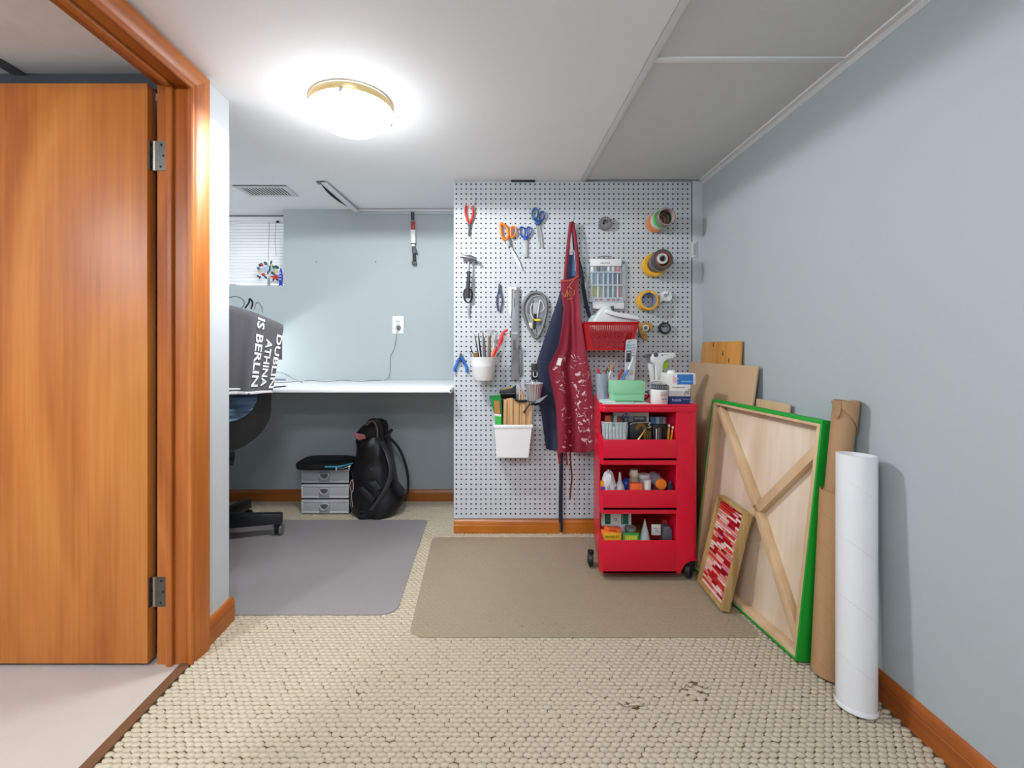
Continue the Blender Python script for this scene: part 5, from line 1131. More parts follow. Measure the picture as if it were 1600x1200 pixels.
# top with raised rim
def plan(ins=0.0, front=YTf):
    return [(lx(front)+.016+ins, front+ins), (xr1-.012-ins, front+ins), (xr1-ins, front+.014+ins), (xr1-ins, YTb-ins), (lx(YTb)+ins, YTb-ins), (lx(front+.1)-.004+ins, front+.1), (lx(front)-.002+ins, front+.022+ins)]
MB().prism([(x, y, ZT-.030) for x, y in plan(0, YTf-.002)], (0, 0, .026)).build('top', RP, t, bevel=.006, seg=3)
po, pi_ = plan(0, YTf-.002), plan(.010, YTf-.002)
m = MB(); n = len(po)
m.add([(x, y, ZT-.006) for x, y in po]+[(x, y, ZT+.003) for x, y in po]+[(x, y, ZT+.003) for x, y in pi_]+[(x, y, ZT-.006) for x, y in pi_],
      [(i+k*n, (i+1) % n+k*n, (i+1) % n+((k+1) % 4)*n, i+((k+1) % 4)*n) for k in range(4) for i in range(n)]); m.build('top_rim', RP, t, bevel=.0015)
# trays
def tray(zlip, zbot, lip_l):
    f = YTf
    base = [(lx(f)+.012, f), (xc0, f), (xc0, YTb-.006), (lx(YTb), YTb-.006), (lx(f+.03)-.001, f+.022)]
    tr_o = MB().prism([(x, y, zbot) for x, y in base], (0, 0, .008)).build('tray', RP, t)
    m = MB(); m.prism([(lx(f)+.010, f, zbot-.002), (xc0+.001, f, zbot-.002), (xc0+.001, f, zlip), (lx(f)+.014, f, zlip), (lx(f)+.010, f, zlip+.002)], (0, .005, 0)); m.build('tray_front', RP, tr_o, bevel=.0015)
    # curved left corner and side wall rising towards the rear
    m = MB(); m.add([(lx(f)+.0105, f, zbot), (lx(f)-.002, f+.022, zbot), (lx(f)-.002, f+.022, zlip+.035), (lx(f)+.0105, f, zlip+.004), (lx(f)+.0135, f+.003, zbot), (lx(f)+.003, f+.024, zbot), (lx(f)+.003, f+.024, zlip+.035), (lx(f)+.0135, f+.003, zlip+.004)], [(0,1,2,3),(7,6,5,4),(0,4,5,1),(1,5,6,2),(2,6,7,3),(3,7,4,0)]); m.build('tray_corner', RP, tr_o, angle=60)
    return tr_o
tray(zt_(687), zt_(719), 0); tray(zt_(766), zt_(796.5), 0); tray(zt_(844.5), .034, 0)
for za, zb2 in ((zt_(719), zt_(726.5)), (zt_(796.5), zt_(803))):
    MB().prism([(lx(YTf)+.012, YTf+.002, zb2), (xc0, YTf+.002, zb2), (xc0, YTb-.006, zb2), (lx(YTb), YTb-.006, zb2), (lx(YTf), YTf+.022, zb2)], (0, 0, za-zb2-.0005)).build('shelf_edge', RP, t)
# left side: post and perforated wall
def side(y0, y1, z0, z1, th=.005): 
    return MB().hexa([(lx(y0)-.002, y0, z0), (lx(y0)-.002+th, y0, z0), (lx(y1)-.002+th, y1, z0), (lx(y1)-.002, y1, z0), (lx(y0)-.002, y0, z1), (lx(y0)-.002+th, y0, z1), (lx(y1)-.002+th, y1, z1), (lx(y1)-.002, y1, z1)])
side(YTf+.05, YTf+.10, .034, ZT-.03).build('side_post', RP, t, bevel=.002)
side(YTf+.022, YTf+.05, zt_(687)-.1, ZT-.03, .004).build('side_post', RP, t)
m = MB(); perforated(m, (lx(YTf+.1)-.001, YTf+.1, .12), (lx(YTb)-.001, YTb-.006, .12), (lx(YTb)-.001, YTb-.006, ZT-.03), (lx(YTf+.1)-.001, YTf+.1, ZT-.03), 10, 22, .2, (.003, 0, 0)); m.build('side_wall', RP, t)
side(YTf+.022, YTb-.006, .034, .13, .006).build('side_wall', RP, t)
m = MB()
for zz in [.20+.021*k for k in range(15)]:
    for yy in (YTf+.062, YTf+.088): m.lathe([(.0005, .0), (.0022, 0), (.0022, -.001)], (lx(yy)-.0026, yy, zz), (-1, 0, 0), 6)
q = m.build('perforation', DARK, t); q['kind'] = 'stuff'
WH = M('wheel_rubber', '17181b', rough=.5)
def caster(x, y, r=.021, ax=(1, 0, .0)):
    c = MB().lathe([(.0005, -.011), (r*.75, -.011), (r, -.008), (r, .008), (r*.75, .011), (.0005, .011)], (x, y, r+.0036), ax, 22).build('caster', WH, t, bevel=0)
    MB().lathe([(.0005, .0), (r*.55, 0), (r*.5, .004), (.0005, .004)], Vector((x, y, r+.0036))+Vector(ax).normalized()*-.0112, Vector(ax)*-1, 16).build('hub_cap', M('hub_dark_grey', '34363a', rough=.4), c)
    MB().lathe([(.014, 0), (.014, .012), (.0005, .012)], (x, y, r*2+.001), n=12).build('swivel', WH, c)
caster(xat(1076.5, 1.888), 1.888, .031, (.80, -.60, 0)); caster(xl0-.012, 1.99, .0285, (1, -.25, 0)); caster(xat(957, 1.9), 1.93, .014, (1, 0, 0)); caster(.80, 2.22, .014); caster(.56, 2.22, .014)
# ---------------------------------------------------------------- on top of the trolley
def fp(px, py, Y): return w(px, py, Y)
Zs = ZT-.0038
# flat sheets
t = T('paper_sheets', 'loose printed sheets lying flat under the mint box', 'papers', (.58, 1.97, Zs))
MB().prism([(xl0+.015, YTf+.03, Zs), (.672, YTf+.02, Zs), (.69, 2.1, Zs), (.53, 2.12, Zs), (xl0+.05, 2.05, Zs)], (0, 0, .004)).build('sheet', M('sheet_white', 'dfe4e2', rough=.3), t)
MB().prism([(xl0+.012, YTf+.07, Zs+.004), (.60, YTf+.03, Zs+.004), (.66, 2.08, Zs+.004), (.50, 2.11, Zs+.004)], (0, 0, .003)).build('sheet', M('sheet_mint', 'a9cdbb', rough=.35), t)
MB().prism([(xl0+.02, YTf+.09, Zs+.007), (.53, YTf+.06, Zs+.007), (.60, 2.1, Zs+.007), (.51, 2.11, Zs+.007)], (0, 0, .002)).build('sheet', M('sheet_white'), t)
Zp = Zs+.0095
# mint green box with lid
Yg = 1.955; gx0, gx1 = xat(957, Yg), xat(1008, Yg); gz = zat(595.5, Yg)
t = T('card_box', 'mint green lidded cardboard box on the trolley top', 'box', ((gx0+gx1)/2, Yg+.06, Zp))
MG = M('mint_card', '8fd0a3', rough=.55, var=.03)
MB().box(gx0+.003, gx1-.003, Yg+.003, Yg+.067, Zp, Zp+.036).build('base', MG, t, bevel=.001)
MB().box(gx0, gx1, Yg, Yg+.07, Zp+.03, gz).build('lid', MG, t, bevel=.0015)
# clear cup with brushes
Yc = 2.062; cc = Vector((xat(941, Yc), Yc, Zp)); rc = 10.2*Yc/F; hc = zat(584, Yc)-Zp
t = T('brush_cup', 'clear plastic cup of brushes at the left of the trolley top', 'cup', cc)
CUP = M('cup_clear', 'b4bcd0', rough=.12, alpha=.42)
MB().lathe([(.0005, 0), (rc*.82, 0), (rc, hc), (rc-.0018, hc), (rc*.82-.0018, .003), (.0005, .003)], cc, n=24).build('wall', CUP, t)
def cstick(label, cat, bx, tx, ty, r, mat, tip=None, dy=0, name='paintbrush'):
    A = cc+Vector((bx, dy, .006)); B = w(tx, ty, Yc+dy*1.5)
    q = T(name, label, cat, A, 'brushes standing in the clear cup')
    L = tip[0] if tip else 0
    MB().tube([A, A.lerp(B, .5), A.lerp(B, 1-L)], r, 7).build('handle', mat, q)
    if tip: MB().tube([A.lerp(B, 1-L), A.lerp(B, 1-L/2), B], tip[1], 8).build('tip', tip[2], q)
BG = M('bristle_tan', '9b7d58', rough=.7)
cstick('red tipped brush leaning left in the clear cup', 'paintbrush', .012, 933.5, 576, .003, M('white_handle'), (.16, [.005, .0065, .004], M('cutter_red')), .0)
cstick('white handled brush with tan bristles in the clear cup', 'paintbrush', -.008, 953, 569, .0028, M('white_handle'), (.2, [.004, .004, .001], BG), .008)
cstick('white handled flat brush in the clear cup', 'paintbrush', -.004, 958.5, 568, .003, M('white_handle'), (.22, [.005, .005, .002], BG), -.01)
cstick('tall white handled brush in the clear cup', 'paintbrush', 0, 962, 566, .0028, M('handle_cream', 'd9cdb8', rough=.4), (.2, [.004, .0045, .002], BG), .012)
cstick('brown handled brush in the clear cup', 'paintbrush', .006, 943, 580, .003, BRN, (.2, [.004, .005, .002], BG), -.012)
cstick('dark handled brush crossing the clear cup', 'paintbrush', .016, 938, 583, .003, GB, None, -.008)
cstick('grey handled brush in the clear cup', 'paintbrush', -.012, 949, 574, .003, M('pewter'), (.2, [.004, .0045, .002], M('bristle_dark', '4c3c30', rough=.7)), .004)
# things standing behind the mint box
Yv = 2.11
t = T('blister_pack', 'tall grey blister pack leaning on the pegboard behind the mint box', 'blister pack', w(984, 615, Yv))
def vq(pts, Y0=2.13, lean=.035, off=0, th=.004):
    P = []
    for x, y in pts:
        k = (620-y)/90; Yq_ = Y0+lean*k-off; P.append(w(x, y, Yq_))
    return MB().prism(P, (0, th, 0))
vq([(974, 620), (978.5, 534), (980, 531), (993, 529.5), (995.5, 531.5), (989, 620)], th=.006).build('card', M('blister_card', 'c3c8cd', rough=.4), t)
vq([(978.8, 538), (985, 538), (985, 545), (979, 545)], off=.004).build('label', M('label_teal_mid', '7fb9bd', rough=.4), t)
vq([(979.2, 548), (986, 547.5), (985.5, 560), (978.6, 560)], off=.004).build('blister', M('blister_dark', '3d3430', rough=.25), t, bevel=.001)
vq([(980, 549.5), (985, 549.3), (984.8, 552), (979.8, 552)], off=.0045).build('label', M('label_grey', 'a6a9ab', rough=.4), t)
vq([(978.3, 560.5), (985.3, 560.5), (985, 565), (978, 565.5)], off=.004).build('blister', M('blister_black', '1e1f21', rough=.25), t, bevel=.001)
for k in range(6): vq([(987.5, 538+k*4.2), (992.5, 537.6+k*4.2), (992.5, 538.2+k*4.2), (987.5, 538.7+k*4.2)], off=.003, th=.002).build('print', M('print_pink', 'c79ba0', rough=.5), t)
vq([(984, 579), (988.5, 578.6), (988, 584), (983.5, 584.4)], off=.004).build('label', M('label_peach', 'd5b08a', rough=.4), t)
MB().lathe([(.0005, .001), (.003, .001), (.003, 0)], w(983, 534, 2.1615), (0, -1, 0), 8).build('hang_hole', DARK, t)
Yk = 2.10
def stand(name, label, cat, P, r, mat, tip=None):
    q = T(name, label, cat, Vector((P[0].x, P[0].y, Zp)))
    MB().tube(P, r, 8).build('barrel', mat, q)
    if tip: MB().tube(tip[0], tip[1], 8).build('tip', tip[2], q)
stand('marker', 'red marker leaning behind the mint box', 'marker', [Vector((xat(962, Yk), Yk, Zp)), w(967, 592, Yk), w(972.5, 577, Yk)], .0052, M('marker_red', 'c32b2e', rough=.35))
stand('craft_knife', 'white craft knife with blue grip leaning behind the mint box', 'knife', [Vector((xat(966, Yk-.01), Yk-.01, Zp)), w(975, 588, Yk), w(982, 578, Yk)], .0062, M('grip_sky_blue', '2a76c2', rough=.35), ([w(981.5, 579, Yk), w(984.5, 571, Yk), w(989.5, 558, Yk)], [.0058, .0045, .002], M('white_handle')))
# white jar with clear lid
Yj = 1.935; jc = Vector((xat(1030, Yj), Yj+.0, Zs)); rj = 13.0*Yj/F; jz = zat(608, Yj)-Zs
t = T('jar', 'white screw jar with printed label on the trolley top', 'jar', jc)
MB().lathe([(.0005, 0), (rj*.94, 0), (rj, .006), (rj, jz-.006), (rj*.96, jz), (.0005, jz)], jc, n=28).build('body', M('jar_white', 'e3e1db', rough=.35, var=.02), t)
MB().lathe([(rj*.93, jz), (rj*.97, jz+.003), (rj*.97, jz+.018), (rj*.9, jz+.021), (.0005, jz+.021)], jc, n=28).build('lid', M('jar_lid_dark', '3c4246', rough=.2), t)
m = MB()
for k in range(28):
    a = 2*math.pi*k/28; m.box(jc.x+math.cos(a)*rj*.98-.0006, jc.x+math.cos(a)*rj*.98+.0006, jc.y+math.sin(a)*rj*.98-.0006, jc.y+math.sin(a)*rj*.98+.0006, Zs+jz+.004, Zs+jz+.017)
q = m.build('lid_ridges', M('lid_clear', 'b9c2c6', rough=.2), t); q['kind'] = 'stuff'
def jarlab(a0, a1, z0, z1, mat):
    MB().sheet(lambda u, v: jc+Vector((math.sin(a0+(a1-a0)*u)*(rj+.0006), -math.cos(a0+(a1-a0)*u)*(rj+.0006), z0+(z1-z0)*v)), 8, 1, .0004).build('print', mat, t)
PRB = M('print_tan', 'b79f8e', rough=.6); PRG = M('print_mid_grey', '8f9293', rough=.6)
for k, (a0, a1, z, mt) in enumerate(((-.2, .75, .052, PRG), (-.2, .75, .043, PRB), (-.2, .7, .036, PRB), (-.2, .6, .028, PRG), (-.1, .7, .020, PRG), (-.05, .6, .013, PRG))): jarlab(a0, a1, z, z+(.005 if k in (1, 2, 4) else .002), mt)
# glove box and blue pack
Yx = 1.915; bx0, bx1 = xat(1046, Yx), .846; bz = zat(601.5, Yx)
t = T('glove_box', 'white and navy carton with a hand drawing on the trolley top', 'carton', ((bx0+bx1)/2, Yx+.05, Zs))
MB().box(bx0, bx1, Yx, Yx+.11, Zs, bz).build('carton', M('carton_white', 'e4e2dc', rough=.45, var=.01), t, bevel=.001)
zz = Zs+(bz-Zs)*.42
MB().box(bx0-.0003, bx1+.0003, Yx-.0006, Yx+.11, Zs+.0005, zz).build('navy_band', M('carton_navy', '20346a', rough=.4), t)
MB().box(bx0, bx1, Yx-.0007, Yx, zz, zz+.022).build('grey_band', M('carton_grey', 'c3c4c2', rough=.45), t)
def bars(par, x0, x1, y0, y1, Y, mat, n, seed=1):
    """row of tiny illegible print marks"""
    rg_ = random.Random(seed); m = MB(); x = x0
    while x < x1-.3:
        wd_ = rg_.uniform(.5, .9)*(x1-x0)/n; m.box(xat(x, Y), xat(min(x+wd_, x1), Y), Y-.0006, Y, zat(y1-rg_.uniform(0, .3)*(y1-y0), Y), zat(y0+rg_.uniform(0, .2)*(y1-y0), Y)); x += (x1-x0)/n
    o = m.build('print', mat, par); o['kind'] = 'stuff'
bars(t, 1050, 1071, 604.5, 606.3, Yx-.0004, M('print_mid_grey'), 14)
bars(t, 1050, 1065, 623, 628, Yx-.0007, M('print_pale_blue', '8f9cc0', rough=.5), 8, 2); bars(t, 1067, 1080, 623.5, 625, Yx-.0007, M('print_pale_blue'), 9, 3)
gl = [(1069, 618.5), (1070.5, 613.5), (1073, 611), (1073.5, 615), (1075.5, 615.5), (1076, 609), (1078, 607.5), (1079, 610), (1079, 618.5)]
MB().tube(smooth([w(x, y, Yx-.0012) for x, y in gl], 3), .0011, 5).build('hand_drawing', M('print_ink', '3a3c40', rough=.5), t)
MB().box(xat(1083, Yx), bx1-.004, Yx-.0012, Yx-.0004, Zs+.006, Zs+.013).build('print', M('print_pale_blue'), t)
Yx2 = 1.93; ux0, ux1 = xat(1043.5, Yx2), xat(1087, Yx2); uz0, uz1 = bz+.0005, zat(583.5, Yx2)
t = T('wipes_pack', 'blue and white carton lying on the glove carton', 'carton', ((ux0+ux1)/2, Yx2+.05, bz))
MB().box(ux0, ux1, Yx2, Yx2+.085, uz0, uz1).build('carton', M('carton_white'), t, bevel=.001)
MB().box(xat(1058, Yx2), ux1-.011, Yx2-.0006, Yx2, uz0+.001, uz1-.004).build('blue_panel', M('carton_blue', '2f75bd', rough=.4), t)
MB().box(xat(1064, Yx2), ux1-.018, Yx2-.001, Yx2-.0006, uz0+.010, uz0+.016).build('print', M('print_light_blue', '6fa9dd', rough=.5), t)
MB().prism([w(1051, 599, Yx2-.0004), w(1060, 599, Yx2-.0004), w(1057, 595, Yx2-.0004), w(1061, 591, Yx2-.0004), w(1055, 589, Yx2-.0004), w(1051, 586, Yx2-.0004)], (0, -.0006, 0)).build('print', M('print_rose', 'd9b9c0', rough=.5), t)
MB().lathe([(.0005, 0), (.017, 0), (.016, .010), (.010, .013), (.0005, .013)], (xat(1047.5, Yx2+.02)+.004, Yx2+.02, uz1), n=16).build('cap', M('white_plastic'), t)
# glue gun standing on its foot
Ygg = 2.10
t = T('glue_gun', 'white glue gun with lime green trigger standing on the trolley', 'glue gun', w(1025, 620, Ygg))
def gq(pts, off, th): return MB().prism([w(x, y, Ygg-off) for x, y in pts], (0, -th, 0))
GW = M('gun_white', 'dcdcd9', rough=.35, var=.02); GD = M('gun_grey', '4d5256', rough=.45)
gq([(1013, 561), (1015, 554.5), (1022, 552), (1040, 551), (1052, 551.4), (1053.5, 556), (1048, 560.5), (1039, 562), (1034, 566), (1032.5, 572), (1032.5, 590), (1034.5, 624), (1020, 624), (1021, 590), (1020.5, 570), (1015, 566)], 0, .032).build('body', GW, t, bevel=.006, seg=3)
gq([(1011, 568), (1018.5, 569), (1020, 592), (1020.5, 622), (1016.5, 622), (1015, 592)], -.004, .024).build('rear_foot', GW, t, bevel=.003)
gq([(1033.5, 568), (1040, 563), (1042, 568), (1040.5, 576), (1033, 575.6)], -.006, .02).build('trigger', M('trigger_lime', 'a4d31c', rough=.35), t, bevel=.002)
gq([(1034, 564.5), (1041, 560.8), (1046, 560), (1041, 564.5)], -.006, .02).build('trigger_guard', M('guard_lime', 'c7cf7a', rough=.4), t, bevel=.001)
gq([(1005, 559), (1007, 554), (1014.5, 552.2), (1015, 556.2), (1006, 560)], -.002, .028).build('rear_cap', GD, t, bevel=.003)
gq([(999, 566), (1013, 559.6), (1013.5, 562.5), (1005, 566.5)], -.006, .02).build('glue_stick_guide', M('gun_steel', '888d93', rough=.4), t, bevel=.002)
MB().lathe([(.0005, .002), (.010, .002), (.011, 0)], w(1025, 554.5, Ygg-.0325), (0, -1, 0), 14).build('dial', GD, t)
MB().tube([w(1052.5, 554, Ygg-.016), w(1056, 554, Ygg-.016), w(1059.5, 554, Ygg-.016)], [.0045, .003, .0012], 8).build('nozzle', BLACK, t)
gq([(1033, 554), (1036.5, 554), (1036, 556), (1034, 556)], .0325, .0004).build('mark', GD, t)
gq([(1037.5, 554), (1043.5, 553.6), (1043.5, 554.6), (1037.5, 555)], .0325, .0004).build('mark', M('print_mid_grey'), t)
MB().tube(smooth([w(1022, 606, Ygg-.035), w(1018, 599, Ygg-.07), w(1024, 594.5, Ygg-.1), w(1036, 597, Ygg-.1), w(1038, 600, Ygg-.1), w(1036, 601, Ygg-.1), w(1024, 596, Ygg-.09), w(1036, 594, Ygg-.07), w(1041, 590, Ygg-.05), w(1041.5, 585, Ygg-.04)]), .003, 6).build('power_cord', M('cord_white', 'dadad8', rough=.4), t)
MB().tube(smooth([w(1002, 626, 2.0), w(1006, 614, 2.02), w(1012, 613, 2.04), w(1013, 620, 2.02), w(1007, 624, 2.0)]), .0035, 6).thing('black_cable', 'coiled black cable between the mint box and the white jar', 'cable', BLACK)
# ---------------------------------------------------------------- upper tray
ZA, ZBt, ZCt = zt_(719)+.009, zt_(796.5)+.009, .034+.009
def bxp(name, label, cat, x0, x1, ytop, Y, dep, z0, hexc, rough=.4, group=None, bevel=.001, ybot=None):
    a = MB().box(xat(x0, Y), xat(x1, Y), Y, Y+dep, z0 if ybot is None else zat(ybot, Y), zat(ytop, Y)); 
    return a.thing(name, label, cat, M('c_'+hexc, hexc, rough=rough), group, bevel=bevel)
def tb(name, label, cat, loc): return T(name, label, cat, loc)
def pane(t, nm, x0, x1, y0, y1, Y, hexc, th=.0006): MB().box(xat(x0, Y), xat(x1, Y), Y-th, Y, zat(y1, Y), zat(y0, Y)).build(nm, M('c_'+hexc, hexc, rough=.45), t)
GT1 = 'white pens packed in the upper tray'
cap_names = ['leftmost', 'second', 'third', 'fourth', 'fifth', 'sixth', 'seventh']
for k in range(7):
    Y = 1.885; x = 943.5+5.4*k; yt = 661-(k % 2)*.8
    q = T('pen', f'white pen in the upper tray, {cap_names[k]} of the seven from the left', 'pen', (xat(x, Y), Y+.006, ZA), GT1)
    MB().tube([(xat(x, Y), Y+.006, ZA), (xat(x, Y), Y+.006, zat(yt+7, Y))], .0058, 10).build('barrel', M('pen_white', 'd5dbdb' if 1 else '', rough=.3), q)
    MB().tube([(xat(x, Y), Y+.006, zat(yt+7, Y)+.0004), (xat(x, Y), Y+.006, zat(yt, Y))], .0064, 10).build('cap', M('pen_cap_'+('a' if k != 3 else 'b'), 'b9d3d6' if k != 3 else '55605c', rough=.3), q)
    MB().box(xat(x, Y)-.0012, xat(x, Y)+.0012, Y-.0008, Y+.0005, zat(yt+18, Y), zat(yt+9, Y)).build('print', M('print_mid_grey'), q)
t = T('clear_sleeve', 'clear plastic sleeve around the white pens', 'sleeve', (xat(960, 1.875), 1.875, ZA))
MB().prism([w(939.5, 659, 1.874), w(980, 661, 1.874), w(981.5, 665, 1.874), w(979, 692, 1.874), w(942, 692, 1.874)], (0, .001, 0)).build('front', M('sleeve_clear', 'dfeeee', rough=.1, alpha=.18), t)
MB().tube([w(939.5, 659, 1.8735), w(960, 661, 1.8735), w(981, 660.5, 1.8735)], .0012, 5).build('edge', M('sleeve_edge', 'e6efee', rough=.2), t)
bxp('orange_box', 'small orange box at the left rear of the upper tray', 'box', 945.5, 954.5, 649.5, 1.93, .03, ZA, 'e2552a')
bxp('green_box', 'thin dark green box beside the orange box in the upper tray', 'box', 955.3, 957.8, 646.5, 1.932, .03, ZA, '1f5b4a')
t = T('picture_box', 'flat white box with grey picture panel in the upper tray', 'box', (xat(986, 1.95), 1.95, ZA))
MB().box(xat(958.5, 1.95), xat(1014, 1.95), 1.95, 1.97, ZA, zat(644.5, 1.95)).build('box', M('c_cdd6d2', 'cdd6d2', rough=.4), t, bevel=.001)
pane(t, 'picture', 964, 1010, 650.5, 690, 1.95, '575b60'); pane(t, 'picture_glow', 964.5, 973, 652.5, 660, 1.9493, 'a35a5e'); pane(t, 'picture_sky', 982, 989, 651, 660, 1.9493, '8f97a2')
bars(t, 991.5, 1005.5, 652, 655.8, 1.9493, M('print_pale', 'c9cccc', rough=.5), 7, 4)
t = T('scissors', 'tiny violet handled scissors in the upper tray', 'scissors', w(978, 662, 1.93))
for cx_, rr in ((976, 12), (980.5, -18)):
    P = [w(x, y, 1.925) for x, y in ell(cx_, 650, 2.1, 4.2, rr)]; MB().tube(P+[P[0]], .0022, 6, caps=False).build('handle', M('violet_grip', '5a6496', rough=.35), t)
MB().prism([w(976.5, 654, 1.925), w(979.5, 654, 1.925), w(978.5, 675, 1.925), w(977, 675, 1.925)], (0, .002, 0)).build('blade', TS, t)
t = T('wire_bundle', 'black pack with a loop of golden wire in the upper tray', 'wire', (xat(1001, 1.9), 1.9, ZA))
MB().box(xat(984, 1.905), xat(1018, 1.905), 1.905, 1.925, ZA, zat(660, 1.905)).build('pack', M('c_191a1d', '191a1d', rough=.35), t, bevel=.002)
for k in range(6):
    P = [w(1001.5+math.cos(a)*(8.5-k*1.1), 669.5+math.sin(a)*(8.0-k*1.0), 1.902-.0006*k) for a in [math.pi*(.88+1.25*j/14) for j in range(15)]]
    P += [w(1009+k*.9-3, 690, 1.90)]
    MB().tube(P, .0012, 5).build('wire', M('gold_wire', '9b7d44', rough=.35, metal=.6), t)
for k in range(5): MB().tube([w(1006+k*2.6, 671+k*.8, 1.899), w(1007+k*2.5, 692, 1.899)], .0021, 5).build('wire', M('gold_wire'), t)
MB().tube([w(1016, 660.5, 1.897), w(1013, 664, 1.897), w(1017, 667, 1.897), w(1012, 668.5, 1.897)], .0028, 6).build('tie', M('tie_silver', 'b9b9b4', rough=.3), t)
MB().tube([w(984.5, 663.5, 1.9), w(988, 661, 1.9), w(1016, 660, 1.9)], .0016, 6).build('edge', M('tie_silver'), t)
t = T('brush_pen', 'yellow handled brush lying across the golden wire', 'paintbrush', w(996, 690, 1.885))
MB().tube([w(1008.5, 670, 1.888), w(1003, 679, 1.886), w(999, 684.5, 1.884)], [.0008, .0028, .003], 7).build('handle', M('c_dfa52c', 'dfa52c', rough=.4), t)
MB().tube([w(999, 684.5, 1.884), w(994, 691, 1.882)], [.0032, .004], 7).build('tip', M('c_dfe0c0', 'dfe0c0', rough=.4), t)
t = T('palette_box', 'dark box with blue gradient top at the right rear of the upper tray', 'box', (xat(1035, 1.95), 1.95, ZA))
MB().box(xat(1016, 1.95), xat(1042.5, 1.95), 1.95, 1.98, ZA, zat(650.5, 1.95)).build('box', M('c_252c3a', '252c3a', rough=.3), t, bevel=.001)
for (a, b_, c_) in ((1017, 1025, '4a6f9e'), (1025, 1030, '9db7bd'), (1030, 1036, '5d7f97'), (1036, 1040, 'c0866e'), (1040, 1042.3, '2f4f6c')): pane(t, 'swatch', a, b_, 651.5, 662, 1.95, c_)
for k, (x, yt, tx) in enumerate(((1044.5, 663, 1045.5), (1050.5, 666, 1051.5))):
    q = T('pencil', f'yellow pencil in the upper tray, {"left" if k == 0 else "right"} of the two', 'pencil', w(x, 690, 1.885), 'yellow pencils in the upper tray')
    A, B = w(x-3*k-1, 700, 1.885), w(tx, yt, 1.885)
    MB().tube([A, A.lerp(B, .86)], .0043, 6).build('shaft', M('pencil_yellow', 'cf8d1c', rough=.4), q)
    MB().tube([A.lerp(B, .86), A.lerp(B, .9)], .0047, 8).build('ferrule', CHROME, q); MB().tube([A.lerp(B, .9), B], .0045, 8).build('eraser', M('eraser_white', 'e4dcd6', rough=.6), q)
for k, x in enumerate((1025.5, 1029, 1032.5, 1037, 1040.5)):
    c_ = ['d8d8d6', '8a7a66', '6a5c4a', '23262c', '3b3f46'][k]
    MB().tube([w(x, 705, 1.90), w(x+.3, 670-(k % 2)*2, 1.90)], .0028, 6).thing('ink_pen', f'slim dark ink pen near the pencils, {cap_names[k]} from the left', 'pen', M('c_'+c_, c_, rough=.4), 'slim pens in the upper tray')
MB().box(xat(1020, 1.91), xat(1043, 1.91), 1.91, 1.93, ZA, zat(664, 1.91)).thing('pen_case', 'black pen case standing behind the slim pens', 'case', M('c_15171a', '15171a', rough=.4), bevel=.002)
# ---------------------------------------------------------------- middle tray
Ym = 1.90
def bottle(name, label, cat, x, ytop, rpx, z0, prof, hexc, Y=Ym, alpha=1, rough=.25, parts=()):
    c = Vector((xat(x, Y), Y, z0)); R = rpx*Y/F; Hh = zat(ytop, Y)-z0
    t = T(name, label, cat, c)
    MB().lathe([(max(r*R, .0004), h*Hh) for r, h in prof], c, n=20).build('body', M('b_'+hexc+str(alpha), hexc, rough=rough, alpha=alpha), t, angle=50)
    for nm, pr, hx in parts: MB().lathe([(max(r*R, .0004), h*Hh) for r, h in pr], c, n=20).build(nm, M('c_'+hx, hx, rough=.35), t, angle=50)
    return t
CYL = [(0, 0), (.95, 0), (1, .04), (1, .96), (.95, 1), (0, 1)]
t = T('plastic_bag', 'crumpled clear bag at the left of the middle tray', 'bag', (xat(950, Ym), Ym, ZBt))
m = loft([((xat(949, Ym), Ym, ZBt), .029, .026), ((xat(950, Ym), Ym, zat(757, Ym)), .030, .026), ((xat(950.5, Ym), Ym, zat(748, Ym)), .028, .02), ((xat(951, Ym), Ym, zat(740, Ym)), .014, .008), ((xat(951.5, Ym), Ym, zat(735, Ym)), .010, .004)], 14, 2)
for i, p in enumerate(m.v): m.v[i] = (p[0]+.006*math.sin(p[2]*190+p[0]*90), p[1]+.006*math.sin(p[0]*260+p[2]*120), p[2]+(.006*math.sin(i*2.1) if p[2] > ZBt+.01 else 0))
m.build('film', M('bag_film', 'dfdee2', rough=.25, alpha=.75), t, angle=20)
pane(t, 'label', 938.5, 944, 751, 760, 1.865, 'e8a328'); pane(t, 'label', 938.5, 945, 760.5, 765, 1.865, '3340a8')
bottle('glue_bottle', 'squat clear bottle with pointed neck in the middle tray', 'bottle', 968.5, 738, 8.3, ZBt, [(0, 0), (.95, 0), (1, .1), (1, .4), (.75, .58), (.3, .75), (.22, .9), (.18, 1), (0, 1)], 'd8d6da', alpha=.7, parts=[('fill', [(0, .02), (.9, .02), (.92, .35), (0, .36)], 'd9dcd9')])
bottle('paint_bottle', 'blue plastic bottle standing behind the jar in the middle tray', 'bottle', 979, 747, 7.5, ZBt, [(0, 0), (.95, 0), (1, .05), (1, .75), (.7, .9), (.4, .95), (.4, 1), (0, 1)], '1d55b8', 1.985, 1, .3)
t2 = bottle('jar', 'small glass jar with cream lid in the middle tray', 'jar', 990.5, 733.5, 7.4, ZBt, [(0, 0), (.95, 0), (1, .05), (1, .66), (.86, .74), (.86, .8), (0, .8)], 'b9a58a', 1.93, .8, parts=[('lid', [(.9, .8), (.95, .81), (.95, .9), (.8, .93), (.78, 1), (0, 1)], 'c9b9a4'), ('band', [(1.01, .5), (1.02, .5), (1.02, .64), (1.01, .64)], 'a2553a')])
bxp('orange_box', 'small orange carton lying at the front of the middle tray', 'box', 985.5, 1004, 756.5, 1.875, .03, ZBt, 'e8632a')
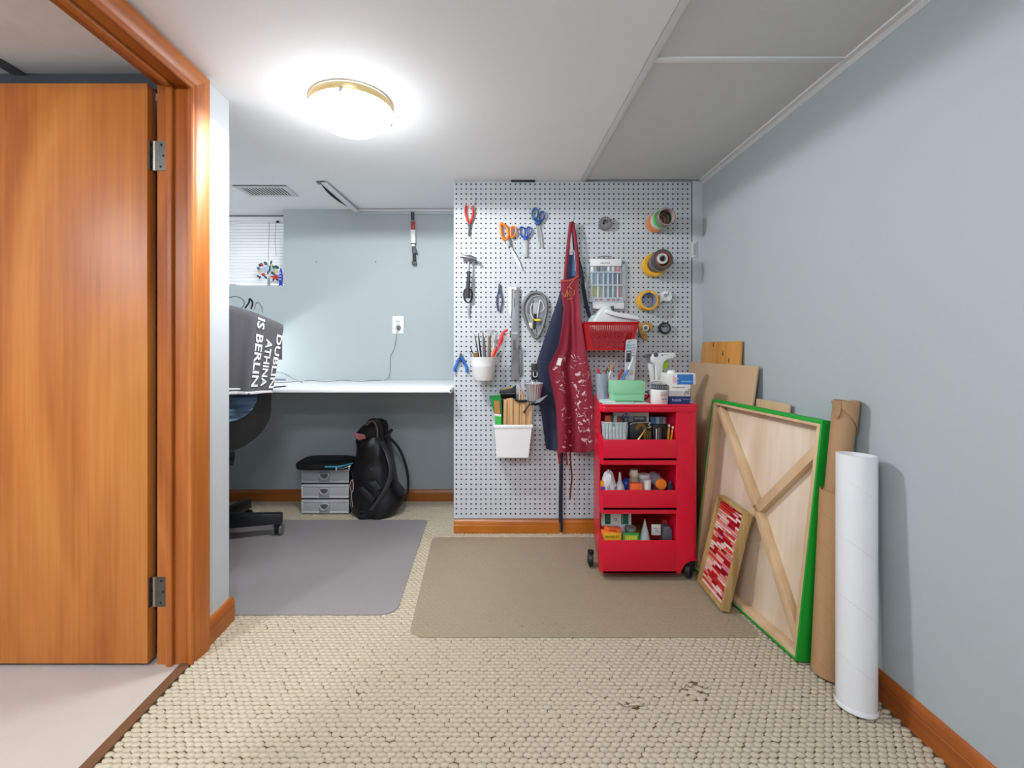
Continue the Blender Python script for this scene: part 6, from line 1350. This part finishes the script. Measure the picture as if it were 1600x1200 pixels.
bottle('tub', 'translucent plastic tub at the back of the middle tray', 'tub', 1006, 740.5, 8.6, ZBt, CYL, 'c9c2c2', 1.945, .75, parts=[('lid', [(0, .86), (1.06, .86), (1.06, 1), (0, 1.005)], 'd5d2d2')])
bottle('tub', 'small white tub at the front of the middle tray', 'tub', 1011, 749, 5.8, ZBt, CYL, 'e3e3e0', 1.895, 1, parts=[('lid', [(0, .84), (1.05, .84), (1.05, 1), (0, 1.005)], 'd9d7d4')])
t = T('paint_bottle', 'clear bottle lying with its orange cap facing out', 'bottle', (xat(1034, Ym), Ym, ZBt))
cb = w(1034, 757.5, 1.88)
MB().lathe([(.0005, 0), (.021, 0), (.0225, .003), (.0225, .012), (.021, .014), (.0005, .014)], cb, (-.1, 1, .1), 24).build('cap', M('c_ee8126', 'ee8126', rough=.35), t)
MB().lathe([(.019, .0145), (.024, .03), (.025, .085), (.02, .09), (.0005, .09)], cb, (-.1, 1, .1), 20).build('body', M('b_clear_violet', 'b7b3cc', rough=.15, alpha=.45), t)
t = T('dropper_bottle', 'small clear bottle with thin nozzles in the middle tray', 'bottle', (xat(1026, 1.995), 1.995, ZBt))
MB().lathe([(.0005, 0), (.022, 0), (.023, .004), (.022, .03), (.01, .055), (.0005, .055)], (xat(1026, 1.995), 1.995, ZBt), n=16).build('body', M('b_clear_violet'), t)
for dx in (-.007, 0, .008): MB().tube([(xat(1026, 1.995)+dx, 1.995, ZBt+.05), (xat(1026, 1.995)+dx*1.3, 1.995, zat(739, 1.995))], .0022, 6).build('nozzle', M('b_clear_pink', 'd9c3cc', rough=.2, alpha=.7), t)
bottle('vial', 'tiny black vial with pale label at the right of the middle tray', 'vial', 1047, 756, 4.6, ZBt, CYL, '22252d', 1.885, parts=[('label', [(1.01, .2), (1.04, .2), (1.04, .72), (1.01, .72)], 'c9d6cc'), ('cap', [(0, 1), (.5, 1), (.5, 1.12), (0, 1.12)], '3b3f52')])
# ---------------------------------------------------------------- lower tray
t = T('game_box', 'green and white boxed set at the back of the lower tray', 'box', (xat(963, 1.95), 1.95, ZCt))
MB().box(xat(939.5, 1.95), xat(986.5, 1.95), 1.95, 1.985, ZCt, zat(798, 1.95)).build('box', M('c_d3d8d8', 'd3d8d8', rough=.35), t, bevel=.001)
pane(t, 'green_panel', 945, 982, 799.5, 819, 1.95, '146447'); pane(t, 'white_panel', 954, 970.5, 803, 820, 1.9493, 'd9dcda'); pane(t, 'line', 972.5, 973.2, 803, 817, 1.9493, 'bcc4c0')
MB().lathe([(.0035, 0), (.006, 0), (.006, .0006), (.0035, .0006)], w(962, 811.5, 1.9486), (0, -1, 0), 16, closed=True).build('emblem', M('print_ink'), t)
t = T('matchbox_carton', 'orange and yellow carton at the left of the lower tray', 'carton', (xat(956, 1.885), 1.885, ZCt))
MB().box(xat(941.5, 1.885), xat(971.5, 1.885), 1.885, 1.93, ZCt, zat(832.5, 1.885)).build('box', M('c_e8842a', 'e8842a', rough=.4), t, bevel=.001)
pane(t, 'front_panel', 942, 969.5, 833, 848, 1.885, 'eeb92a'); 
MB().prism([w(945, 832, 1.9), w(946, 825.5, 1.9), w(950, 824, 1.9), w(951, 826, 1.9), w(971, 826.5, 1.9), w(971.3, 832, 1.9)], (0, .03, 0)).build('flap', M('c_ee6a2e', 'ee6a2e', rough=.4), t, bevel=.001)
pane(t, 'slot', 951, 963, 828, 830.5, 1.8995, 'b03a1e'); bars(t, 946, 967, 836.5, 840.5, 1.8843, M('print_olive', '7d7a22', rough=.5), 9, 5)
bxp('red_box', 'thin dark red box behind the orange carton in the lower tray', 'box', 940, 968, 823, 1.935, .012, ZCt, '9e1f3a')
t = T('green_carton', 'green carton with yellow print in the lower tray', 'carton', (xat(986, 1.885), 1.885, ZCt))
MB().box(xat(973.5, 1.885), xat(999, 1.885), 1.885, 1.900, ZCt, zat(833.5, 1.885)).build('box', M('c_3f9c4c', '3f9c4c', rough=.4), t, bevel=.001)
pane(t, 'front_panel', 976, 996, 836.5, 848, 1.885, 'b6cf32')
for k in range(4): pane(t, 'print', 979+k*4, 981+k*4, 838.5, 844, 1.8843, 'e9e46a')
bottle('jar', 'small dark jar with grey lid in the lower tray', 'jar', 985, 824, 7.6, ZCt, CYL, '2a3a3a', 1.925, parts=[('lid', [(0, .93), (1.15, .93), (1.15, 1.02), (0, 1.03)], '7f837c')])
bottle('glue_bottle', 'pointed translucent glue bottle in the lower tray', 'bottle', 1007.5, 811.5, 9.6, ZCt, [(0, 0), (.94, 0), (.98, .05), (.98, .42), (.9, .55), (.55, .75), (.25, .9), (.06, 1), (0, 1)], 'b4c6c4', 1.895, .85, parts=[('fill', [(0, .03), (.92, .03), (.93, .36), (0, .37)], '8fb3ae')])
t = bottle('ink_bottle', 'square white labelled ink bottle in the lower tray', 'bottle', 1025, 820, 6.3, ZCt, [(0, 0), (1, 0), (1.02, .04), (1.02, .55), (.9, .6), (0, .6)], '22262b', 1.925)
MB().box(xat(1018, 1.9), xat(1032.5, 1.9), 1.9, 1.904, zat(836.5, 1.9), zat(819.5, 1.9)).build('label', M('c_d5d8d8', 'd5d8d8', rough=.4), t, bevel=.0015)
MB().tube([w(1022, 826, 1.8995), w(1026, 824.5, 1.8995), w(1028, 828, 1.8995), w(1024, 830, 1.8995), w(1031, 831.5, 1.8995)], .0012, 5).build('print', M('print_ink'), t)
bxp('red_box', 'small red box behind the grey box in the lower tray', 'box', 1035.5, 1042.5, 812.5, 1.945, .02, ZCt, 'c31f30')
m = MB().prism([w(1036, 852, 1.895), w(1036, 827, 1.895), w(1038, 823, 1.895), w(1047, 823, 1.895), w(1050.5, 827.5, 1.895), w(1050.5, 852, 1.895)], (0, .04, 0))
for i, p in enumerate(m.v):
    if p[2] < ZCt: m.v[i] = (p[0], p[1], ZCt)
m.thing('grey_box', 'rounded slate grey plastic box at the right of the lower tray', 'box', M('c_5b6066', '5b6066', rough=.4), bevel=.003)
# ---------------------------------------------------------------- boards leaning on the right wall
BIR = wood('birch_ply', 'd0b79a', 'dcc7ad', 'e6d5bf', rough=.55, axis='Z', wave=5, fine=.15)
BIRS = wood('birch_strip', 'c2a078', 'd1b18a', 'dcc09c', rough=.55, axis='Z', wave=5, fine=.2)
GRN = M('green_edge', '0fa32f', rough=.45, var=.03)
def board(name, label, cat, B0, B1, T0, th, mat, bevel=.001):
    """leaning slab: bottom edge B0 (near) to B1 (far), T0 = top of the near edge; th toward the wall"""
    B0, B1, T0 = Vector(B0), Vector(B1), Vector(T0); u = (B1-B0); v = (T0-B0); n = v.cross(u).normalized()
    if n.x < 0: n = -n
    o = n*th
    lift = max(0, -min((B0+o).z, B0.z)); L = Vector((0, 0, lift))
    return (B0+L, u, v, n), [B0+L, B1+L, B1+o+L, B0+o+L, B0+v+L, B1+v+L, B1+v+o+L, B0+v+o+L]
# small orange plywood board in the corner
fr, P = board('', '', '', (1.0, 1.945, .001), (1.003, 2.30, .001), (1.070, 1.94, zat(533, 1.94)), .012, None)
t = T('wood_board', 'narrow orange plywood board standing in the far right corner', 'board', (1.03, 2.12, 0))
MB().hexa(P).build('panel', wood('ply_orange', 'a8691f', 'c8893c', 'd59c50', rough=.5, axis='Z', wave=6), t, bevel=.001)
for a, b_ in ((.62, .93), (.78, .90), (.35, .97)):
    p = fr[0]+fr[1]*(1-a)+fr[2]*b_-fr[3]*.0006; MB().prism([p, p+fr[2].normalized()*.03+Vector((0, .002, 0)), p+fr[2].normalized()*.012+Vector((0, .012, 0))], -fr[3]*.0006).build('knot', M('knot_brown', '6a431d', rough=.6), t)
# large tan hardboard
fr, P = board('', '', '', (.945, 1.80, .001), (.905, 2.315, .001), (1.062, 1.803, .884), .008, None)
t = T('hardboard_panel', 'tall glossy tan hardboard sheet leaning behind the trolley', 'panel', (.95, 2.05, 0))
MB().hexa(P).build('sheet', M('hardboard_tan', 'c1a27e', rough=.28, var=.05, scale=5, spec=.5), t, bevel=.001)
# rear cradled panel with lime edge
fr, P = board('', '', '', (.976, 1.384, .001), (.947, 1.785, .001), (1.046, 1.386, .66), .018, None)
t = T('art_panel', 'wooden art panel with lime green edge behind the larger green one', 'art panel', (.97, 1.6, 0))
MB().hexa(P).build('panel', BIRS, t)
e0 = P; q = fr
MB().hexa([P[0]-Vector((0, .002, 0)), P[3]-Vector((0, .002, 0)), P[3], P[0], P[4]-Vector((0, .002, 0)), P[7]-Vector((0, .002, 0)), P[7], P[4]]).build('painted_edge', M('lime_edge', '7fc31c', rough=.45), t)
# thin offcut visible above the green panel
fr, P = board('', '', '', (.997, 1.60, .001), (.985, 1.78, .001), (1.062, 1.61, .757), .006, None)
MB().hexa(P).thing('board_offcut', 'thin pale board edge peeping over the green edged panel', 'board', BIRS)
# big cradled panel seen from behind
B0 = Vector((.927, 1.375, .001)); u = Vector((-.095, 1, 0)).normalized(); L = .575
T0 = Vector((1.014, 1.375, .735)); v = (T0-B0); Hh = v.length; v.normalize(); v = (v-u*v.dot(u)).normalized(); n = v.cross(u).normalized()
if n.x < 0: n = -n
t = T('art_panel', 'large wooden art panel with bright green edges leaning face to the wall', 'art panel', B0+u*L/2)
Mx = Matrix((( u.x, n.x, v.x, B0.x), (u.y, n.y, v.y, B0.y), (u.z, n.z, v.z, B0.z), (0, 0, 0, 1)))    # local: x along, y toward wall, z up the slope
D = .042; W = .020
def lb(x0, x1, y0, y1, z0, z1, nm, mat, bev=.0008): m = MB(Mx); m.box(x0, x1, y0, y1, z0, z1); return m.build(nm, mat, t, bevel=bev)
lb(0, L, D-.006, D, 0.012, Hh, 'face_sheet', BIR)
for a in ((.001, L-.001, 0, W), (.001, L-.001, Hh-W, Hh-.001)): lb(a[0], a[1], 0.0, D-.006, a[2] if a[2] > 0 else .012, a[3] if a[3] > .03 else .012+W, 'rail', BIRS)
for x0 in (.001, L-W-.001): lb(x0, x0+W, 0.0, D-.006, .012+W, Hh-W, 'stile', BIRS)
ET = .002
lb(-ET, L+ET, -ET, D+.001, .010, .012, 'painted_edge', GRN); lb(-ET, L+ET, -ET, D+.001, Hh, Hh+ET, 'painted_edge', GRN); lb(-ET, 0, -ET, D+.001, .012, Hh, 'painted_edge', GRN); lb(L, L+ET, -ET, D+.001, .012, Hh, 'painted_edge', GRN)
for (x0, x1, z0, z1) in ((-ET, .006, .012, Hh), (L-.006, L+ET, .012, Hh), (.006, L-.006, .012, .016), (.006, L-.006, Hh-.010, Hh)): lb(x0, x1, -ET, .0, z0, z1, 'painted_lip', GRN)
# diagonal braces meeting near the middle
def brace(a, b_, wd=.030, dp=.026):
    a, b_ = Vector((a[0], 0, a[1])), Vector((b_[0], 0, b_[1])); d_ = (b_-a).normalized(); s_ = Vector((-d_.z, 0, d_.x))*wd/2
    m = MB(Mx); y0, y1 = D-.006-dp, D-.006
    m.hexa([a-s_+Vector((0,y0,0)), b_-s_+Vector((0,y0,0)), b_-s_+Vector((0,y1,0)), a-s_+Vector((0,y1,0)), a+s_+Vector((0,y0,0)), b_+s_+Vector((0,y0,0)), b_+s_+Vector((0,y1,0)), a+s_+Vector((0,y1,0))]); m.build('brace', BIRS, t, bevel=.0008)
cx_, cz_ = L*.44, Hh*.53
brace((W, Hh*.885), (cx_, cz_-.01)); brace((L-W-.012, Hh-W-.01), (cx_+.012, cz_)); brace((W, .06), (cx_, cz_-.02)); brace((L-W-.01, .06), (cx_+.012, cz_-.02))
# kraft paper roll, kraft tube, white tube
KR = M('kraft_paper', 'b08a64', rough=.55, var=.06, scale=6); KT = M('kraft_tube', 'b78f66', rough=.5, var=.05, scale=8)
def leaning(base, top, r0, r1, nm, mat, t, n=28, hollow=True):
    A, B = Vector(base), Vector(top); ax = (B-A).normalized(); Lg = (B-A).length
    m = MB(); m.lathe([(r0*.92, 0.0), (r0, 0), (r1, Lg), (r1*.94, Lg), (r1*.92, Lg-.08), (.0005, Lg-.08)] if hollow else [(.0005, 0), (r0, 0), (r1, Lg), (.0005, Lg)], A, ax, n); return m.build(nm, mat, t, angle=40), ax, Lg
t = T('kraft_tube', 'brown kraft cardboard tube leaning beside the white tube', 'tube', (.995, 1.333, 0))
o_, ax, Lg = leaning((.995, 1.333, .006), (1.022, 1.333, .538), .0455, .0455, 'tube', KT, t)
for k in range(6):
    P = [Vector((.995, 1.333, .006))+ax*(.05+k*.085+.03*math.sin(a))+Vector((math.cos(a)*.0457, math.sin(a)*.0457, 0)) for a in [math.pi*(1.0+j/12) for j in range(13)]]
    MB().tube(P, .0004, 4).build('seam', M('kraft_seam', '97744f', rough=.6), t)
t = T('paper_roll', 'tall roll of brown kraft paper with a loose flap at the top', 'paper roll', (1.0, 1.345, 0))
A, B = Vector((1.009, 1.335, .462)), Vector((1.035, 1.322, .803)); ax = (B-A).normalized(); Lg = (B-A).length
o_, _, _ = leaning(A, B, .028, .0305, 'roll', KR, t)
qx = ax.cross(Vector((0, 1, 0))).normalized(); qy = qx.cross(ax)
qx, qy = Vector((1, 0, 0)), Vector((0, 1, 0))
def flap(u_, v_):
    a = math.radians(205+185*u_); r = .0325+.004*max(0, .25-u_)*4
    z0_ = .13-.10*(1-u_)**1.2 if 1 else 0
    hgt_ = (0.012+.115*u_)
    return A+ax*(Lg+.002-hgt_*(1-v_))+qx*math.cos(a)*r+qy*math.sin(a)*r
MB().sheet(flap, 16, 4, .0015).build('flap', KR, t, angle=60)
MB().sheet(lambda u_, v_: A+ax*(Lg+.002-.055*v_*(1-u_*.3))+qx*(-.03-.022*(1-u_)*(1-v_))+qy*(-.012-.01*u_), 6, 4, .0014).build('loose_corner', KR, t, angle=60)
P = [A+ax*(.073+.004*math.sin(a))+Vector((math.cos(a)*.031, math.sin(a)*.031, 0)) for a in [2*math.pi*j/20 for j in range(21)]]
MB().tube(P, .0015, 6, caps=False).build('paper_band', M('band_pale', 'cbb59b', rough=.6), t)
t = T('mailing_tube', 'thick white cardboard mailing tube standing against the right wall', 'tube', (.958, 1.205, 0))
WT = M('white_card_tube', 'e9e9ea', rough=.42, var=.015, scale=6)
A, B = Vector((.975, 1.210, .016)), Vector((.998, 1.238, .668)); 
o_, ax, Lg = leaning(A, B, .0445, .0455, 'tube', WT, t, 36)
MB().lathe([(.0005, -.012), (.044, -.012), (.047, -.010), (.047, -.002), (.0455, .002)], A, ax, 36).build('end_cap', WT, t)
for k in range(4):
    P = [A+ax*(.09+k*.155-.03*math.cos(a))+(Matrix.Rotation(.12, 3, 'Y') @ Vector((math.cos(a)*.0452, math.sin(a)*.0452, 0))) for a in [math.pi*(.95+1.1*j/16) for j in range(17)]]
    MB().tube(P, .0004, 4).build('seam', M('tube_seam', 'c2c3c4', rough=.5), t)
# ---------------------------------------------------------------- framed red strip picture
B0 = Vector((.829, 1.634, .0045)); u = Vector((.01, .216, 0)).normalized(); L = .213; T0 = Vector((.913, 1.634, .366)); v = (T0-B0); Hf = v.length; v.normalize(); v = (v-u*v.dot(u)).normalized(); n = v.cross(u).normalized()
if n.x < 0: n = -n
t = T('framed_picture', 'small gold wood frame of red and pink strips leaning on the green panel', 'picture', B0+u*L/2)
Mx = Matrix(((u.x, n.x, v.x, B0.x), (u.y, n.y, v.y, B0.y), (u.z, n.z, v.z, B0.z), (0, 0, 0, 1)))
OAK = wood('frame_oak', '9c7a48', 'b3935c', 'c4a76f', rough=.45, axis='Z', wave=20)
def fb(x0, x1, y0, y1, z0, z1, nm, mat, bev=.0006, par=None): m = MB(Mx); m.box(x0, x1, y0, y1, z0, z1); return m.build(nm, mat, par or t, bevel=bev)
D = .030; W = .0105; Hf0 = .009
for a in ((0, L, Hf0, Hf0+W), (0, L, Hf-W, Hf)): fb(a[0], a[1], 0, D, a[2], a[3], 'frame_rail', OAK)
for x0 in (0, L-W): fb(x0, x0+W, 0, D, Hf0+W, Hf-W, 'frame_stile', OAK)
fb(W, L-W, D-.006, D-.002, Hf0+W, Hf-W, 'backing', M('mount_pink', 'd9aaa2', rough=.6))
rg = random.Random(5); reds = ['8e1119', 'b0151f', 'c8242a', 'd9473f', 'e58a78', 'efc0b0', 'f2ddd2', 'd98d9c', 'a31228', 'e4a58e', 'c93c34', 'f0d2cc']
ns = 34; sh = (Hf-2*W-Hf0)/ns
for k in range(ns):
    z0 = Hf0+W+k*sh; x = W
    fz = (0 if k == 0 else 0)
    while x < L-W-.001:
        ln = min(rg.uniform(.03, .085), L-W-x)
        if L-W-(x+ln) < .015: ln = L-W-x
        c_ = rg.choice(reds)
        mm = MB(Mx); mm.box(x+.0003, x+ln-.0003, .014, D-.006, z0+sh*.10, z0+sh*.90); mm.build('strip', M('strip_'+c_, c_, rough=.25), t)
        x += ln
